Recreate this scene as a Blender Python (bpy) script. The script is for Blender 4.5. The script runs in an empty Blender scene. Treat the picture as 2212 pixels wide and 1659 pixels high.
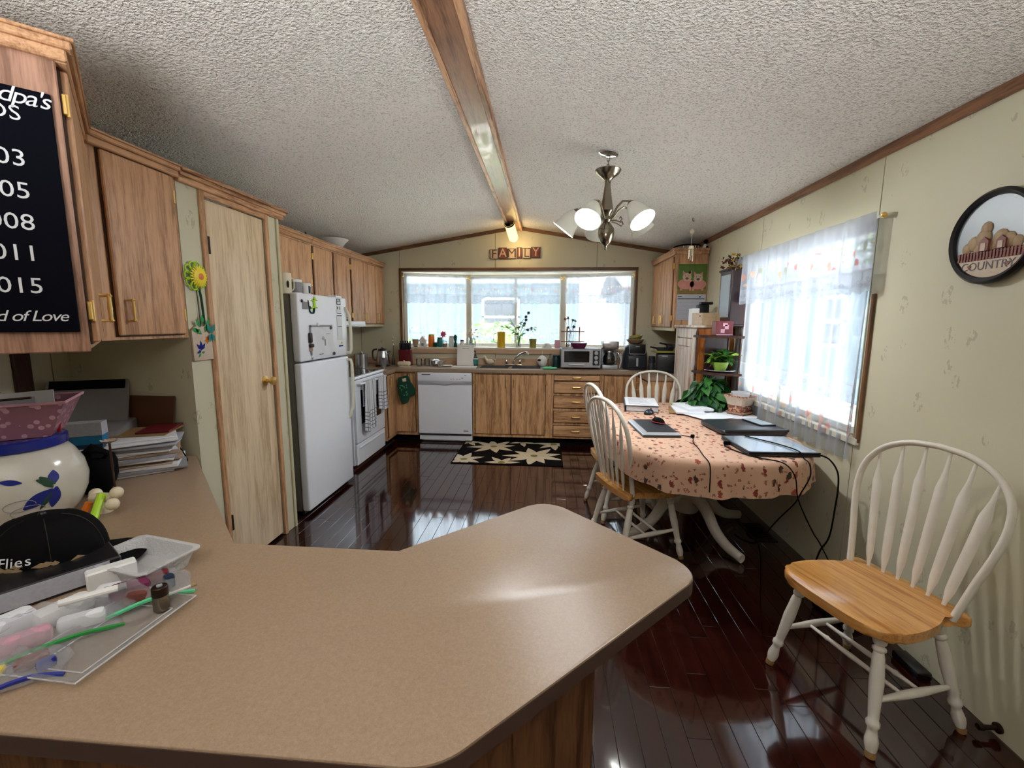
import bpy, bmesh, math, random
from math import sin, cos, pi, radians as rad
from mathutils import Matrix, Vector
random.seed(7)
S = bpy.context.scene
COL = S.collection
# ------------------------------------------------------------------ camera, world, light, exposure
cam = bpy.data.objects.new('camera', bpy.data.cameras.new('camera'))
COL.objects.link(cam)
Rw = ((0.9970, 0.0780, 0.0060), (-0.0163, 0.1380, 0.9903), (-0.0770, 0.9870, -0.1380))   # right, up, forward
rt, up, fw = [Vector(v).normalized() for v in Rw]
up = (up - fw * up.dot(fw)).normalized(); rt = fw.cross(up)
cam.matrix_world = Matrix(((rt.x, up.x, -fw.x, 0), (rt.y, up.y, -fw.y, 0), (rt.z, up.z, -fw.z, 1.45), (0, 0, 0, 1)))
cam.data.sensor_width = 36.0
cam.data.lens = 36.0 * 958 / 2212
cam.data.clip_start = 0.02
S.camera = cam
S.view_settings.view_transform = 'Standard'
S.view_settings.look = 'None'
S.view_settings.gamma = 1.0
S.view_settings.use_curve_mapping = False
S.view_settings.exposure = 1.7
S.cycles.max_bounces = 8
S.cycles.diffuse_bounces = 4
S.cycles.glossy_bounces = 3
S.cycles.transmission_bounces = 4
S.cycles.transparent_max_bounces = 10
S.cycles.caustics_reflective = False
S.cycles.caustics_refractive = False
S.cycles.sample_clamp_indirect = 6.0
S.cycles.use_adaptive_sampling = True
S.cycles.adaptive_threshold = 0.03
S.cycles.use_denoising = True
W = bpy.data.worlds.new('overcast_sky'); S.world = W
W.use_nodes = True
bg = W.node_tree.nodes['Background']
bg.inputs[0].default_value = (0.80, 0.92, 1.0, 1)
bg.inputs[1].default_value = 2.1

def lamp(name, kind, loc, energy, color=(1, 1, 1), rot=(0, 0, 0), size=(1, 1), portal=False, radius=0.05):
    d = bpy.data.lights.new(name, kind)
    o = bpy.data.objects.new(name, d); COL.objects.link(o)
    o.location = loc; o.rotation_euler = rot
    d.energy = energy; d.color = color
    if kind == 'AREA':
        d.shape = 'RECTANGLE'; d.size, d.size_y = size
        if portal: d.cycles.is_portal = True
    else:
        d.shadow_soft_size = radius
    return o
# daylight comes in through the windows of the room (portals only guide the sky light through the openings)
lamp('window_daylight_far', 'AREA', (-0.4, 6.12, 1.6), 1, rot=(-pi/2, 0, 0), size=(2.9, 1.0), portal=True)
lamp('window_daylight_right', 'AREA', (1.70, 3.12, 1.4), 1, rot=(0, pi/2, 0), size=(1.2, 1.6), portal=True)
# the sun stands high over the roof and brightens the yard around the house
sun = lamp('sun', 'SUN', (0, 0, 20), 30, (1.0, 0.96, 0.9), rot=(rad(-3), rad(3), 0))
sun.data.angle = rad(8)
# unseen fill spot added behind the camera to brighten the ceiling
fill_spot = lamp('ceiling_fill_spot', 'SPOT', (-0.3, -1.2, 1.30), 165, (0.95, 0.97, 1.0), rot=(pi - rad(24), 0, 0), radius=0.45)
fill_spot.data.spot_size = rad(118); fill_spot.data.spot_blend = 0.35

# ------------------------------------------------------------------ helpers
def lin(c):
    return tuple(((v/255.0)/12.92 if v <= 10 else (((v/255.0)+0.055)/1.055)**2.4) for v in c) + (1.0,)

class G:
    """small node-graph helper"""
    def __init__(s, name):
        s.m = bpy.data.materials.new(name); s.m.use_nodes = True
        s.t = s.m.node_tree; s.n = s.t.nodes; s.n.clear()
        s.out = s.n.new('ShaderNodeOutputMaterial')
    def a(s, typ, **k):
        nd = s.n.new('ShaderNode' + typ)
        for kk, v in k.items():
            if kk.startswith('i_'):
                key = kk[2:]
                nd.inputs[int(key) if key.isdigit() else key.replace('_', ' ')].default_value = v
            else: setattr(nd, kk, v)
        return nd
    def l(s, a, b): s.t.links.new(a, b)
    def pos(s): return s.a('NewGeometry').outputs['Position']
    def obj(s): return s.a('TexCoord').outputs['Object']
    def uv(s): return s.a('TexCoord').outputs['UV']
    def map(s, vec, sc=(1, 1, 1), rot=(0, 0, 0)):
        m = s.a('Mapping'); m.inputs['Scale'].default_value = sc; m.inputs['Rotation'].default_value = rot
        s.l(vec, m.inputs['Vector']); return m.outputs[0]
    def noise(s, vec, scale, detail=3, rough=0.55, dist=0.0):
        n = s.a('TexNoise'); n.inputs['Scale'].default_value = scale; n.inputs['Detail'].default_value = detail
        n.inputs['Roughness'].default_value = rough; n.inputs['Distortion'].default_value = dist
        s.l(vec, n.inputs['Vector']); return n
    def vor(s, vec, scale, feature='F1', rnd=1.0):
        n = s.a('TexVoronoi', feature=feature); n.inputs['Scale'].default_value = scale; n.inputs['Randomness'].default_value = rnd
        s.l(vec, n.inputs['Vector']); return n
    def ramp(s, fac, stops, interp='LINEAR'):
        r = s.a('ValToRGB'); r.color_ramp.interpolation = interp
        e = r.color_ramp.elements
        e[0].position, e[0].color = stops[0][0], stops[0][1]
        e[1].position, e[1].color = stops[-1][0], stops[-1][1]
        for p, c in stops[1:-1]:
            x = e.new(p); x.color = c
        s.l(fac, r.inputs[0]); return r.outputs[0]
    def mix(s, fac, c1, c2, mode='MIX'):
        m = s.a('MixRGB', blend_type=mode)
        for i, v in ((0, fac), (1, c1), (2, c2)):
            if hasattr(v, 'is_output'): s.l(v, m.inputs[i])
            else: m.inputs[i].default_value = v
        return m.outputs[0]
    def math(s, op, a, b=0.0, c=None):
        m = s.a('Math', operation=op)
        for i, v in ((0, a), (1, b), (2, c)):
            if v is None: continue
            if hasattr(v, 'is_output'): s.l(v, m.inputs[i])
            else: m.inputs[i].default_value = v
        return m.outputs[0]
    def sep(s, vec):
        x = s.a('SeparateXYZ'); s.l(vec, x.inputs[0]); return x.outputs
    def bsdf(s, col, rough=0.5, metal=0.0, bump=None, bstr=0.3, bdist=0.01, **k):
        p = s.a('BsdfPrincipled')
        for i, v in (('Base Color', col), ('Roughness', rough), ('Metallic', metal)):
            if hasattr(v, 'is_output'): s.l(v, p.inputs[i])
            else: p.inputs[i].default_value = v
        for kk, v in k.items(): p.inputs[kk.replace('_', ' ')].default_value = v
        if bump is not None:
            b = s.a('Bump'); b.inputs['Strength'].default_value = bstr; b.inputs['Distance'].default_value = bdist
            s.l(bump, b.inputs['Height']); s.l(b.outputs[0], p.inputs['Normal'])
        s.l(p.outputs[0], s.out.inputs[0]); s.p = p
        return s.m

BW = ((0, 0, 0, 1), (1, 1, 1, 1))
def plain(name, rgb, rough=0.5, metal=0.0, var=0.06, scale=14, bump=0.0, **k):
    g = G(name); v = g.obj(); n = g.noise(v, scale, 4)
    c = lin(rgb); d = tuple(x*(1-var*2.2) for x in c[:3]) + (1,)
    col = g.mix(n.outputs[0], d, tuple(min(1, x*(1+var)) for x in c[:3]) + (1,))
    if bump:
        return g.bsdf(col, rough, metal, g.noise(v, scale*9, 3).outputs[0], bump, 0.004, **k)
    return g.bsdf(col, rough, metal, **k)

def wood(name, light, dark, rough=0.42, axis='z', fine=1.0, coat=0.0, bump=0.12):
    g = G(name); v = g.obj()
    sc = {'z': (14, 14, 1.1), 'x': (1.1, 14, 14), 'y': (14, 1.1, 14)}[axis]
    sc = tuple(s*fine for s in sc)
    m = g.map(v, sc)
    n1 = g.noise(m, 1.6, 5, 0.6, 0.6)
    m2 = g.map(v, tuple(s*5 for s in sc))
    n2 = g.noise(m2, 2.2, 3, 0.6)
    f = g.math('ADD', g.math('MULTIPLY', n1.outputs[0], 0.65), g.math('MULTIPLY', n2.outputs[0], 0.35))
    col = g.ramp(f, [(0.31, lin([a*0.9 for a in dark])), (0.42, lin(dark)), (0.48, lin([(a*0.4+b*0.6) for a, b in zip(dark, light)])), (0.56, lin(light)), (0.75, lin([min(255, a*1.06) for a in light]))])
    return g.bsdf(col, rough, 0.0, n2.outputs[0], bump, 0.002, **({'Coat_Weight': coat} if coat else {}))

MATS = {}
def M(name):
    return MATS[name]
oak_l, oak_d = (204, 158, 118), (158, 114, 78)
MATS['oak'] = wood('oak_cabinet', oak_l, oak_d)
MATS['oak_end'] = wood('oak_end_panel', (178, 136, 112), (134, 96, 76))
MATS['oak_h'] = wood('oak_cabinet_horizontal', oak_l, oak_d, axis='x')
MATS['oak_y'] = wood('oak_trim_along_room', oak_l, (128, 84, 52), axis='y')
MATS['oak_dark'] = wood('oak_base_cabinet', (212, 166, 122), (158, 114, 74))
MATS['oak_dark_h'] = wood('oak_base_drawer', (212, 166, 122), (158, 114, 74), axis='x')
MATS['trim_dark'] = wood('dark_oak_trim', (128, 88, 52), (84, 52, 28), axis='x')
MATS['trim_dark_z'] = wood('dark_oak_trim_upright', (128, 88, 52), (84, 52, 28), axis='z')
MATS['shade_strip'] = wood('door_gap_shade', (70, 42, 24), (40, 22, 12))  # dark strips painting in the shade of the gaps round doors and drawers
MATS['trim_y'] = wood('wall_trim', (134, 90, 58), (92, 58, 34), axis='y')
MATS['beam'] = wood('beam_wood', (152, 110, 80), (112, 76, 52), rough=0.30, axis='y', coat=0.2)
MATS['door_wood'] = wood('door_veneer', (224, 202, 170), (196, 170, 136), rough=0.35, fine=0.7)
MATS['honey'] = wood('honey_oak_seat', (206, 152, 84), (172, 114, 56), rough=0.22, axis='x', fine=0.6, coat=0.4)
MATS['pine'] = wood('amber_pine', (178, 112, 52), (124, 66, 26), rough=0.35)
MATS['dark_maroon'] = wood('dark_maroon_wood', (52, 20, 20), (22, 8, 10), rough=0.3)
MATS['darkwood'] = wood('dark_brown_wood', (66, 40, 28), (36, 20, 14), rough=0.35)
MATS['rackwood'] = wood('small_rack_wood', (150, 100, 66), (104, 62, 38), rough=0.5)
MATS['board_brown'] = plain('brown_hardboard', (92, 54, 30), 0.6)
MATS['white_paint'] = plain('worn_white_paint', (222, 216, 204), 0.38, var=0.05, scale=22)
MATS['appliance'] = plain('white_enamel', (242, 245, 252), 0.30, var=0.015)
MATS['appliance_side_shaded'] = plain('shaded_enamel_side', (120, 116, 104), 0.5, var=0.04)  # fridge side greyed in the colour because little light reaches it
MATS['handle_cream'] = plain('cream_handle_plastic', (226, 222, 200), 0.3)
MATS['black_glass'] = plain('black_glass', (14, 15, 18), 0.08)
MATS['black'] = plain('black_plastic', (20, 20, 23), 0.38)
MATS['matte_black'] = plain('matte_black', (9, 8, 9), 0.85, Specular_IOR_Level=0.12)
MATS['darkgrey'] = plain('dark_grey_plastic', (58, 60, 64), 0.42)
MATS['gunmetal'] = plain('gunmetal_plastic', (42, 46, 54), 0.30)
MATS['silver'] = plain('silver_plastic', (188, 192, 198), 0.28, 0.3)
MATS['steel'] = plain('stainless_steel', (190, 190, 190), 0.22, 0.95)
MATS['chrome'] = plain('chrome', (225, 225, 228), 0.08, 1.0)
MATS['brass'] = plain('brass', (232, 194, 118), 0.34, 0.75)
MATS['antique'] = plain('brushed_nickel', (150, 142, 126), 0.22, 1.0, var=0.12)
MATS['hinge_dark'] = plain('dark_bronze_hinge', (48, 32, 24), 0.4, 0.6)
MATS['white'] = plain('white_plastic', (232, 232, 230), 0.4, var=0.02)
MATS['paper'] = plain('white_paper', (226, 228, 232), 0.7, var=0.03)
MATS['paper_grey'] = plain('printed_grey_paper', (176, 178, 188), 0.7, var=0.12, scale=90)
MATS['cream'] = plain('cream_glaze', (226, 214, 186), 0.3)
MATS['ink'] = plain('black_ink', (34, 34, 38), 0.7)
MATS['chalk'] = plain('white_lettering', (224, 226, 230), 0.6, var=0.02)
MATS['navy'] = plain('navy_board', (4, 5, 17), 0.8, Specular_IOR_Level=0.1)
MATS['red'] = plain('red_plastic', (168, 36, 40), 0.35)
MATS['maroon'] = plain('maroon_plastic', (104, 22, 34), 0.35)
MATS['yellow'] = plain('yellow_glaze', (214, 172, 32), 0.3)
MATS['petal_yellow'] = plain('yellow_petals', (246, 222, 40), 0.5)
MATS['orange'] = plain('orange_plastic', (226, 120, 28), 0.4)
MATS['teal'] = plain('teal_glaze', (36, 128, 122), 0.3)
MATS['dark_teal'] = plain('dark_teal', (22, 52, 56), 0.35)
MATS['mint'] = plain('mint_cloth', (96, 208, 148), 0.8)
MATS['pink'] = plain('pink_plastic', (206, 156, 172), 0.45, var=0.12, scale=60)
MATS['pink_hot'] = plain('pink_flower', (218, 92, 122), 0.5)
MATS['purple'] = plain('plum_glass', (112, 40, 76), 0.2)
MATS['lime'] = plain('lime_plastic', (176, 222, 40), 0.4)
MATS['green'] = plain('green_plastic', (38, 140, 62), 0.4)
MATS['dark_green'] = plain('dark_green_cloth', (12, 70, 50), 0.8, var=0.2, scale=60)
MATS['leaf'] = plain('green_leaf', (58, 116, 46), 0.42, var=0.22, scale=9)
MATS['leaf_dark'] = plain('dark_green_leaf', (30, 78, 40), 0.4, var=0.22, scale=9)
MATS['leaf_lime'] = plain('lime_leaf', (140, 176, 64), 0.45, var=0.2, scale=20)
MATS['olive'] = plain('olive_glaze', (146, 138, 62), 0.4)
MATS['dried'] = plain('dried_petals', (120, 62, 52), 0.8, var=0.25, scale=40)
MATS['dried_gold'] = plain('golden_dried_flower', (206, 164, 72), 0.8, var=0.2, scale=40)
MATS['violet'] = plain('dark_violet_petals', (62, 48, 74), 0.7)
MATS['blue'] = plain('cobalt_glaze', (30, 42, 132), 0.18)
MATS['leafblue'] = plain('painted_green_leaf', (34, 70, 52), 0.25)
MATS['bluebox'] = plain('blue_card', (28, 118, 168), 0.5)
MATS['navybox'] = plain('dark_blue_card', (18, 44, 72), 0.5)
MATS['jar_glaze'] = plain('off_white_glaze', (206, 202, 190), 0.16, var=0.03)
MATS['brown_paper'] = plain('manila_paper', (150, 116, 74), 0.7)
MATS['terracotta'] = plain('speckled_stoneware', (184, 138, 112), 0.6, var=0.3, scale=120)
MATS['stone_light'] = plain('pale_stoneware', (206, 186, 166), 0.6, var=0.1, scale=60)
MATS['rubber'] = plain('worn_bare_wood_foot', (150, 116, 72), 0.7)
MATS['grey_print'] = plain('grey_printer_plastic', (128, 124, 124), 0.5)
MATS['soil'] = plain('dark_soil', (46, 34, 26), 0.9)
MATS['linen_grey'] = plain('grey_card', (146, 146, 150), 0.6)
MATS['bg_green'] = plain('printed_green', (84, 116, 40), 0.5, var=0.2)
MATS['pig'] = plain('printed_pink', (200, 134, 124), 0.5, var=0.12)
MATS['straw'] = plain('printed_straw', (142, 118, 62), 0.5, var=0.2)
MATS['sepia'] = plain('sepia_print', (196, 172, 150), 0.5, var=0.2, scale=50)
MATS['sepia_dark'] = plain('dark_sepia_print', (66, 40, 34), 0.5, var=0.35, scale=60)
MATS['skyprint'] = plain('pale_blue_window_reflection', (150, 162, 170), 0.35, var=0.06, scale=8)
MATS['tan'] = plain('tan_relief', (176, 148, 112), 0.55, var=0.2, scale=60)
MATS['fence_red'] = plain('brick_red_relief', (124, 62, 52), 0.55)

def glassy(name, tint=(0.93, 0.97, 0.97), fac=0.10, rough=0.03):
    g = G(name); t = g.a('BsdfTransparent'); t.inputs[0].default_value = tint + (1,)
    gl = g.a('BsdfGlossy'); gl.inputs['Roughness'].default_value = rough
    mx = g.a('MixShader'); lw = g.a('LayerWeight'); lw.inputs[0].default_value = 0.35
    g.l(g.math('ADD', g.math('MULTIPLY', lw.outputs['Fresnel'], 0.6), fac), mx.inputs[0])
    g.l(t.outputs[0], mx.inputs[1]); g.l(gl.outputs[0], mx.inputs[2]); g.l(mx.outputs[0], g.out.inputs[0])
    return g.m
MATS['pane'] = glassy('window_glass', (0.96, 0.98, 1.0), 0.02)
MATS['glass'] = glassy('clear_glass', (0.88, 0.91, 0.90), 0.10)
MATS['glass_dark'] = glassy('smoky_glass', (0.55, 0.56, 0.58), 0.14)
def film(name, tint, white=0.3, rough=0.15):
    g = G(name); t = g.a('BsdfTransparent'); t.inputs[0].default_value = tint + (1,)
    p = g.a('BsdfPrincipled'); p.inputs['Base Color'].default_value = (0.75, 0.75, 0.76, 1); p.inputs['Roughness'].default_value = rough
    n = g.noise(g.obj(), 60, 3, 0.6, 1.5)
    b = g.a('Bump'); b.inputs['Strength'].default_value = 0.6; b.inputs['Distance'].default_value = 0.01
    g.l(n.outputs[0], b.inputs['Height']); g.l(b.outputs[0], p.inputs['Normal'])
    mx = g.a('MixShader'); mx.inputs[0].default_value = white
    g.l(t.outputs[0], mx.inputs[1]); g.l(p.outputs[0], mx.inputs[2]); g.l(mx.outputs[0], g.out.inputs[0])
    return g.m
MATS['clear_plastic'] = film('clear_plastic', (0.88, 0.88, 0.87), 0.16)
MATS['bag_plastic'] = film('bag_plastic', (0.93, 0.93, 0.95), 0.20)
MATS['milky_plastic'] = film('milky_plastic', (0.9, 0.9, 0.88), 0.72, 0.3)

def m_wall(name='wallpaper'):
    g = G(name); p = g.pos()
    n = g.noise(p, 1.3, 3)
    base = g.mix(n.outputs[0], lin((198, 192, 164)), lin((208, 203, 178)))
    v = g.vor(g.map(p, (1, 1, 0.62)), 8.5)
    blob = g.math('LESS_THAN', v.outputs['Distance'], 0.24)
    fine = g.noise(g.map(p, (1, 1, 0.55)), 55, 3, 0.7)
    spr = g.math('MULTIPLY', blob, g.math('GREATER_THAN', fine.outputs[0], 0.54))
    keep = g.math('GREATER_THAN', g.sep(v.outputs['Color'])[0], 0.28)
    spr = g.math('MULTIPLY', spr, keep)
    col = g.mix(g.math('MULTIPLY', spr, 0.42), base, lin((138, 130, 104)))
    return g.bsdf(col, 0.55, 0.0, fine.outputs[0], 0.05, 0.002)
MATS['wall'] = m_wall()
MATS['sill_tan'] = plain('tan_laminate_strip', (196, 164, 134), 0.5)
MATS['pen_wood_shaded'] = wood('shaded_peninsula_panel', (112, 74, 46), (72, 44, 26))  # panel wood darkened in its colour for the shadow it stands in
MATS['batten'] = plain('cream_batten', (200, 192, 158), 0.5)
MATS['batten_gap'] = plain('seam_shadow_gap', (110, 92, 62), 0.6)
MATS['white_vinyl'] = plain('cream_window_vinyl', (206, 202, 188), 0.4)
def m_ceiling():
    g = G('popcorn_ceiling'); p = g.pos()
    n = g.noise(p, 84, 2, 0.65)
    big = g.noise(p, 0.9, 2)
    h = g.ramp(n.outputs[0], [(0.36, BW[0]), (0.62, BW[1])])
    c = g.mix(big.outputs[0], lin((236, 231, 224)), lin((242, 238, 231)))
    c2 = g.mix(g.ramp(n.outputs[0], [(0.30, BW[0]), (0.47, BW[1])]), lin((190, 184, 174)), c)  # pits darkened in the colour, painting in cavity shade
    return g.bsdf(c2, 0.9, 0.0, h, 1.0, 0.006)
MATS['ceiling'] = m_ceiling()
def m_counter():
    g = G('beige_laminate'); p = g.pos()
    n = g.noise(p, 420, 2, 0.6); n2 = g.noise(p, 150, 3, 0.6)
    f = g.math('ADD', g.math('MULTIPLY', n.outputs[0], 0.5), g.math('MULTIPLY', n2.outputs[0], 0.5))
    col = g.ramp(f, [(0.36, lin((150, 126, 103))), (0.5, lin((160, 136, 112))), (0.64, lin((170, 146, 122)))])
    r = g.math('ADD', 0.30, g.math('MULTIPLY', n2.outputs[0], 0.08))
    return g.bsdf(col, r, 0.0)
MATS['counter'] = m_counter()
MATS['counter_edge_shaded'] = plain('shaded_laminate_edge', (80, 61, 53), 0.4, scale=160)  # edge laminate darkened in its colour to stand for shade
def m_plank():
    g = G('cherry_floor_plank'); v = g.obj(); oi = g.a('ObjectInfo')
    a = g.a('VectorMath', operation='ADD'); g.l(v, a.inputs[0])
    sc = g.a('VectorMath', operation='SCALE'); g.l(oi.outputs['Location'], sc.inputs[0]); sc.inputs['Scale'].default_value = 3.7
    g.l(sc.outputs[0], a.inputs[1])
    n = g.noise(g.map(a.outputs[0], (30, 2.2, 30)), 1.2, 4, 0.6, 0.4)
    col = g.ramp(n.outputs[0], [(0.3, lin((30, 10, 8))), (0.55, lin((47, 17, 13))), (0.75, lin((62, 25, 18)))])
    hsv = g.a('HueSaturation'); g.l(col, hsv.inputs['Color'])
    g.l(g.math('ADD', 0.80, g.math('MULTIPLY', oi.outputs['Random'], 0.4)), hsv.inputs['Value'])
    wob = g.noise(g.pos(), 5.0, 2)
    return g.bsdf(hsv.outputs[0], 0.10, 0.0, wob.outputs[0], 0.04, 0.01, Coat_Weight=0.7, Coat_Roughness=0.05)
MATS['plank'] = m_plank()
MATS['subfloor'] = plain('dark_floor_joint', (96, 62, 50), 0.5)
def m_cloth():
    g = G('birdhouse_print_cloth'); v = g.uv()
    base = g.mix(g.noise(v, 8, 3).outputs[0], lin((192, 152, 128)), lin((206, 170, 144)))
    w = g.noise(v, 46, 3, 0.7)
    ad = g.a('VectorMath', operation='ADD'); g.l(v, ad.inputs[0])
    s2 = g.a('VectorMath', operation='SCALE'); g.l(w.outputs['Color'], s2.inputs[0]); s2.inputs['Scale'].default_value = 0.045
    g.l(s2.outputs[0], ad.inputs[1])
    v1 = g.vor(g.map(ad.outputs[0], (1.7, 1, 1), (0, 0, 0.5)), 13)
    m1 = g.math('MULTIPLY', g.math('LESS_THAN', v1.outputs['Distance'], 0.27), g.math('GREATER_THAN', g.sep(v1.outputs['Color'])[1], 0.22))
    c = g.mix(m1, base, g.ramp(g.sep(v1.outputs['Color'])[0], [(0, lin((122, 42, 34))), (0.4, lin((146, 66, 48))), (0.6, lin((64, 44, 34))), (1, lin((112, 84, 52)))], 'CONSTANT'))
    v2 = g.vor(ad.outputs[0], 30)
    m2 = g.math('MULTIPLY', g.math('LESS_THAN', v2.outputs['Distance'], 0.26), g.math('GREATER_THAN', g.sep(v2.outputs['Color'])[2], 0.35))
    c = g.mix(g.math('MULTIPLY', m2, 0.8), c, lin((120, 66, 46)))
    return g.bsdf(c, 0.8, 0.0, g.noise(v, 300, 2).outputs[0], 0.15, 0.002)
MATS['tablecloth'] = m_cloth()
def m_lace(name, h_band=None, stars=None, body=0.42, scale=1.0, motif=0.8, fr_sc=11):
    """sheer lace: uv in metres, v measured up from the hem"""
    g = G(name); v = g.uv(); sx = g.sep(v)
    def band(lo, hi): return g.math('MULTIPLY', g.math('GREATER_THAN', sx[1], lo), g.math('LESS_THAN', sx[1], hi))
    lw = g.a('LayerWeight'); lw.inputs[0].default_value = 0.5
    opac = g.math('ADD', body, g.math('MULTIPLY', lw.outputs['Facing'], 0.45))
    col = (0.46, 0.50, 0.57, 1)
    vo = g.vor(v, 26 * scale)
    ring = g.math('MULTIPLY', g.math('GREATER_THAN', vo.outputs['Distance'], 0.20), g.math('LESS_THAN', vo.outputs['Distance'], 0.34))
    if stars:
        lo, hi = stars
        inb = band(lo, hi)
        opac = g.math('ADD', opac, g.math('MULTIPLY', inb, 0.18))
        col = g.mix(g.math('MULTIPLY', g.math('MULTIPLY', ring, inb), 0.75), col, (0.35, 0.37, 0.42, 1))
        for e in (lo, hi):
            ln = band(e-0.006, e+0.006)
            opac = g.math('ADD', opac, g.math('MULTIPLY', ln, 0.3))
            col = g.mix(g.math('MULTIPLY', ln, 0.55), col, (0.40, 0.42, 0.46, 1))
    if h_band:
        lo, hi = h_band
        fr = g.vor(g.map(v, (1, 1.0, 1)), fr_sc)
        dab = g.math('MULTIPLY', g.math('LESS_THAN', g.math('ADD', fr.outputs['Distance'], g.math('MULTIPLY', g.noise(v, 60, 2).outputs[0], 0.28)), 0.52), band(lo, hi))
        cc = g.ramp(g.sep(fr.outputs['Color'])[0], [(0, lin((206, 84, 58))), (0.35, lin((222, 140, 92))), (0.6, lin((228, 190, 150))), (0.85, lin((150, 150, 110)))], 'CONSTANT')
        col = g.mix(g.math('MULTIPLY', dab, motif), col, cc)
        opac = g.math('ADD', opac, g.math('MULTIPLY', dab, 0.25))
    big = g.vor(v, 7 * scale)
    star = g.math('MULTIPLY', g.math('LESS_THAN', big.outputs['Distance'], 0.10), g.math('GREATER_THAN', g.sep(big.outputs['Color'])[1], 0.3))
    col = g.mix(g.math('MULTIPLY', star, 0.5), col, (0.45, 0.47, 0.52, 1))
    opac = g.math('MINIMUM', opac, 0.95)
    d = g.a('BsdfDiffuse'); tl = g.a('BsdfTranslucent'); tr = g.a('BsdfTransparent')
    for nd in (d, tl):
        if hasattr(col, 'is_output'): g.l(col, nd.inputs[0])
        else: nd.inputs[0].default_value = col
    m1 = g.a('MixShader'); m1.inputs[0].default_value = 0.42; g.l(d.outputs[0], m1.inputs[1]); g.l(tl.outputs[0], m1.inputs[2])
    m2 = g.a('MixShader'); g.l(opac, m2.inputs[0]); g.l(tr.outputs[0], m2.inputs[1]); g.l(m1.outputs[0], m2.inputs[2])
    g.l(m2.outputs[0], g.out.inputs[0])
    return g.m
MATS['lace_valance'] = m_lace('lace_valance_cloth', (0.13, 0.24), (0.03, 0.10), 0.55, 1.0, 0.62, 15)
MATS['lace_panel'] = m_lace('lace_panel_cloth', (0.10, 0.24), (0.28, 0.40), 0.42, 1.0, 0.6, 13)
MATS['lace_panel_small'] = m_lace('lace_small_panel_cloth', (0.02, 0.13), (0.15, 0.22), 0.36, 1.4, 0.4, 19)
MATS['lace_valance_small'] = m_lace('lace_small_valance_cloth', (0.12, 0.21), (0.02, 0.10), 0.55, 1.5, 0.42, 22)
def m_shade():
    g = G('frosted_lamp_glass')
    d = g.a('BsdfDiffuse'); d.inputs[0].default_value = (0.80, 0.80, 0.72, 1)
    t = g.a('BsdfTranslucent'); t.inputs[0].default_value = (0.9, 0.9, 0.82, 1)
    gl = g.a('BsdfGlossy'); gl.inputs['Roughness'].default_value = 0.15
    m = g.a('MixShader'); m.inputs[0].default_value = 0.012; g.l(d.outputs[0], m.inputs[1]); g.l(t.outputs[0], m.inputs[2])
    m2 = g.a('MixShader'); m2.inputs[0].default_value = 0.08; g.l(m.outputs[0], m2.inputs[1]); g.l(gl.outputs[0], m2.inputs[2])
    tr = g.a('BsdfTransparent'); tr.inputs[0].default_value = (0.95, 0.95, 0.88, 1); m3 = g.a('MixShader'); m3.inputs[0].default_value = 0.012
    g.l(m2.outputs[0], m3.inputs[1]); g.l(tr.outputs[0], m3.inputs[2])
    g.l(m3.outputs[0], g.out.inputs[0]); return g.m
MATS['shade'] = m_shade()
def m_emit(name, rgb, st):
    g = G(name); p = g.bsdf(lin(rgb), 0.5); g.p.inputs['Emission Color'].default_value = lin(rgb); g.p.inputs['Emission Strength'].default_value = st
    return g.m
MATS['bulb_warm'] = m_emit('lit_lamp_glass', (255, 214, 128), 0.9)
MATS['bulb_white'] = m_emit('lit_bulb', (255, 250, 240), 6.0)
def m_towel(name, stripe):
    g = G(name); v = g.uv(); sx = g.sep(v)
    def lines(c, f, w, off): return g.math('LESS_THAN', g.math('FRACT', g.math('ADD', g.math('MULTIPLY', c, f), off)), w)
    a = g.math('MAXIMUM', lines(sx[0], 22, 0.16, 0.2), lines(sx[0], 7, 0.08, 0.6))
    b = g.math('MULTIPLY', lines(sx[1], 26, 0.2, 0.1), g.math('LESS_THAN', sx[1], 0.20))
    c = g.mix(g.math('MULTIPLY', g.math('MAXIMUM', a, b), 0.85), lin((222, 222, 226)), lin(stripe))
    return g.bsdf(c, 0.9)
MATS['towel'] = m_towel('striped_tea_towel', (52, 54, 66))
MATS['towel_b'] = m_towel('checked_tea_towel', (66, 62, 84))
def m_siding(name, c1, c2):
    g = G(name); z = g.sep(g.pos())[2]
    f = g.math('FRACT', g.math('MULTIPLY', z, 8.0))
    return g.bsdf(g.mix(g.math('LESS_THAN', f, 0.1), lin(c1), lin(c2)), 0.6)
MATS['siding'] = m_siding('pale_blue_siding', (66, 88, 102), (50, 70, 84))
MATS['siding_w'] = m_siding('white_siding', (92, 102, 110), (72, 82, 92))
MATS['yard'] = plain('pale_gravel_yard', (222, 220, 214), 0.9, var=0.1, scale=3)
MATS['foliage'] = plain('garden_foliage', (120, 158, 70), 0.8, var=0.3, scale=6)
MATS['roof'] = plain('grey_roof', (40, 46, 54), 0.8)
MATS['car'] = plain('blue_grey_car_paint', (96, 124, 148), 0.25)
MATS['whitewash'] = wood('whitewashed_pine', (214, 206, 196), (150, 116, 92), rough=0.5, fine=0.35)
def m_basket():
    g = G('pink_pierced_plastic'); v = g.obj()
    vo = g.vor(v, 42); r = g.math('LESS_THAN', vo.outputs['Distance'], 0.33)
    c = g.mix(r, lin((150, 104, 122)), lin((206, 162, 178)))
    return g.bsdf(c, 0.4, 0.0, r, 0.5, 0.004)
MATS['basket'] = m_basket()
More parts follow.
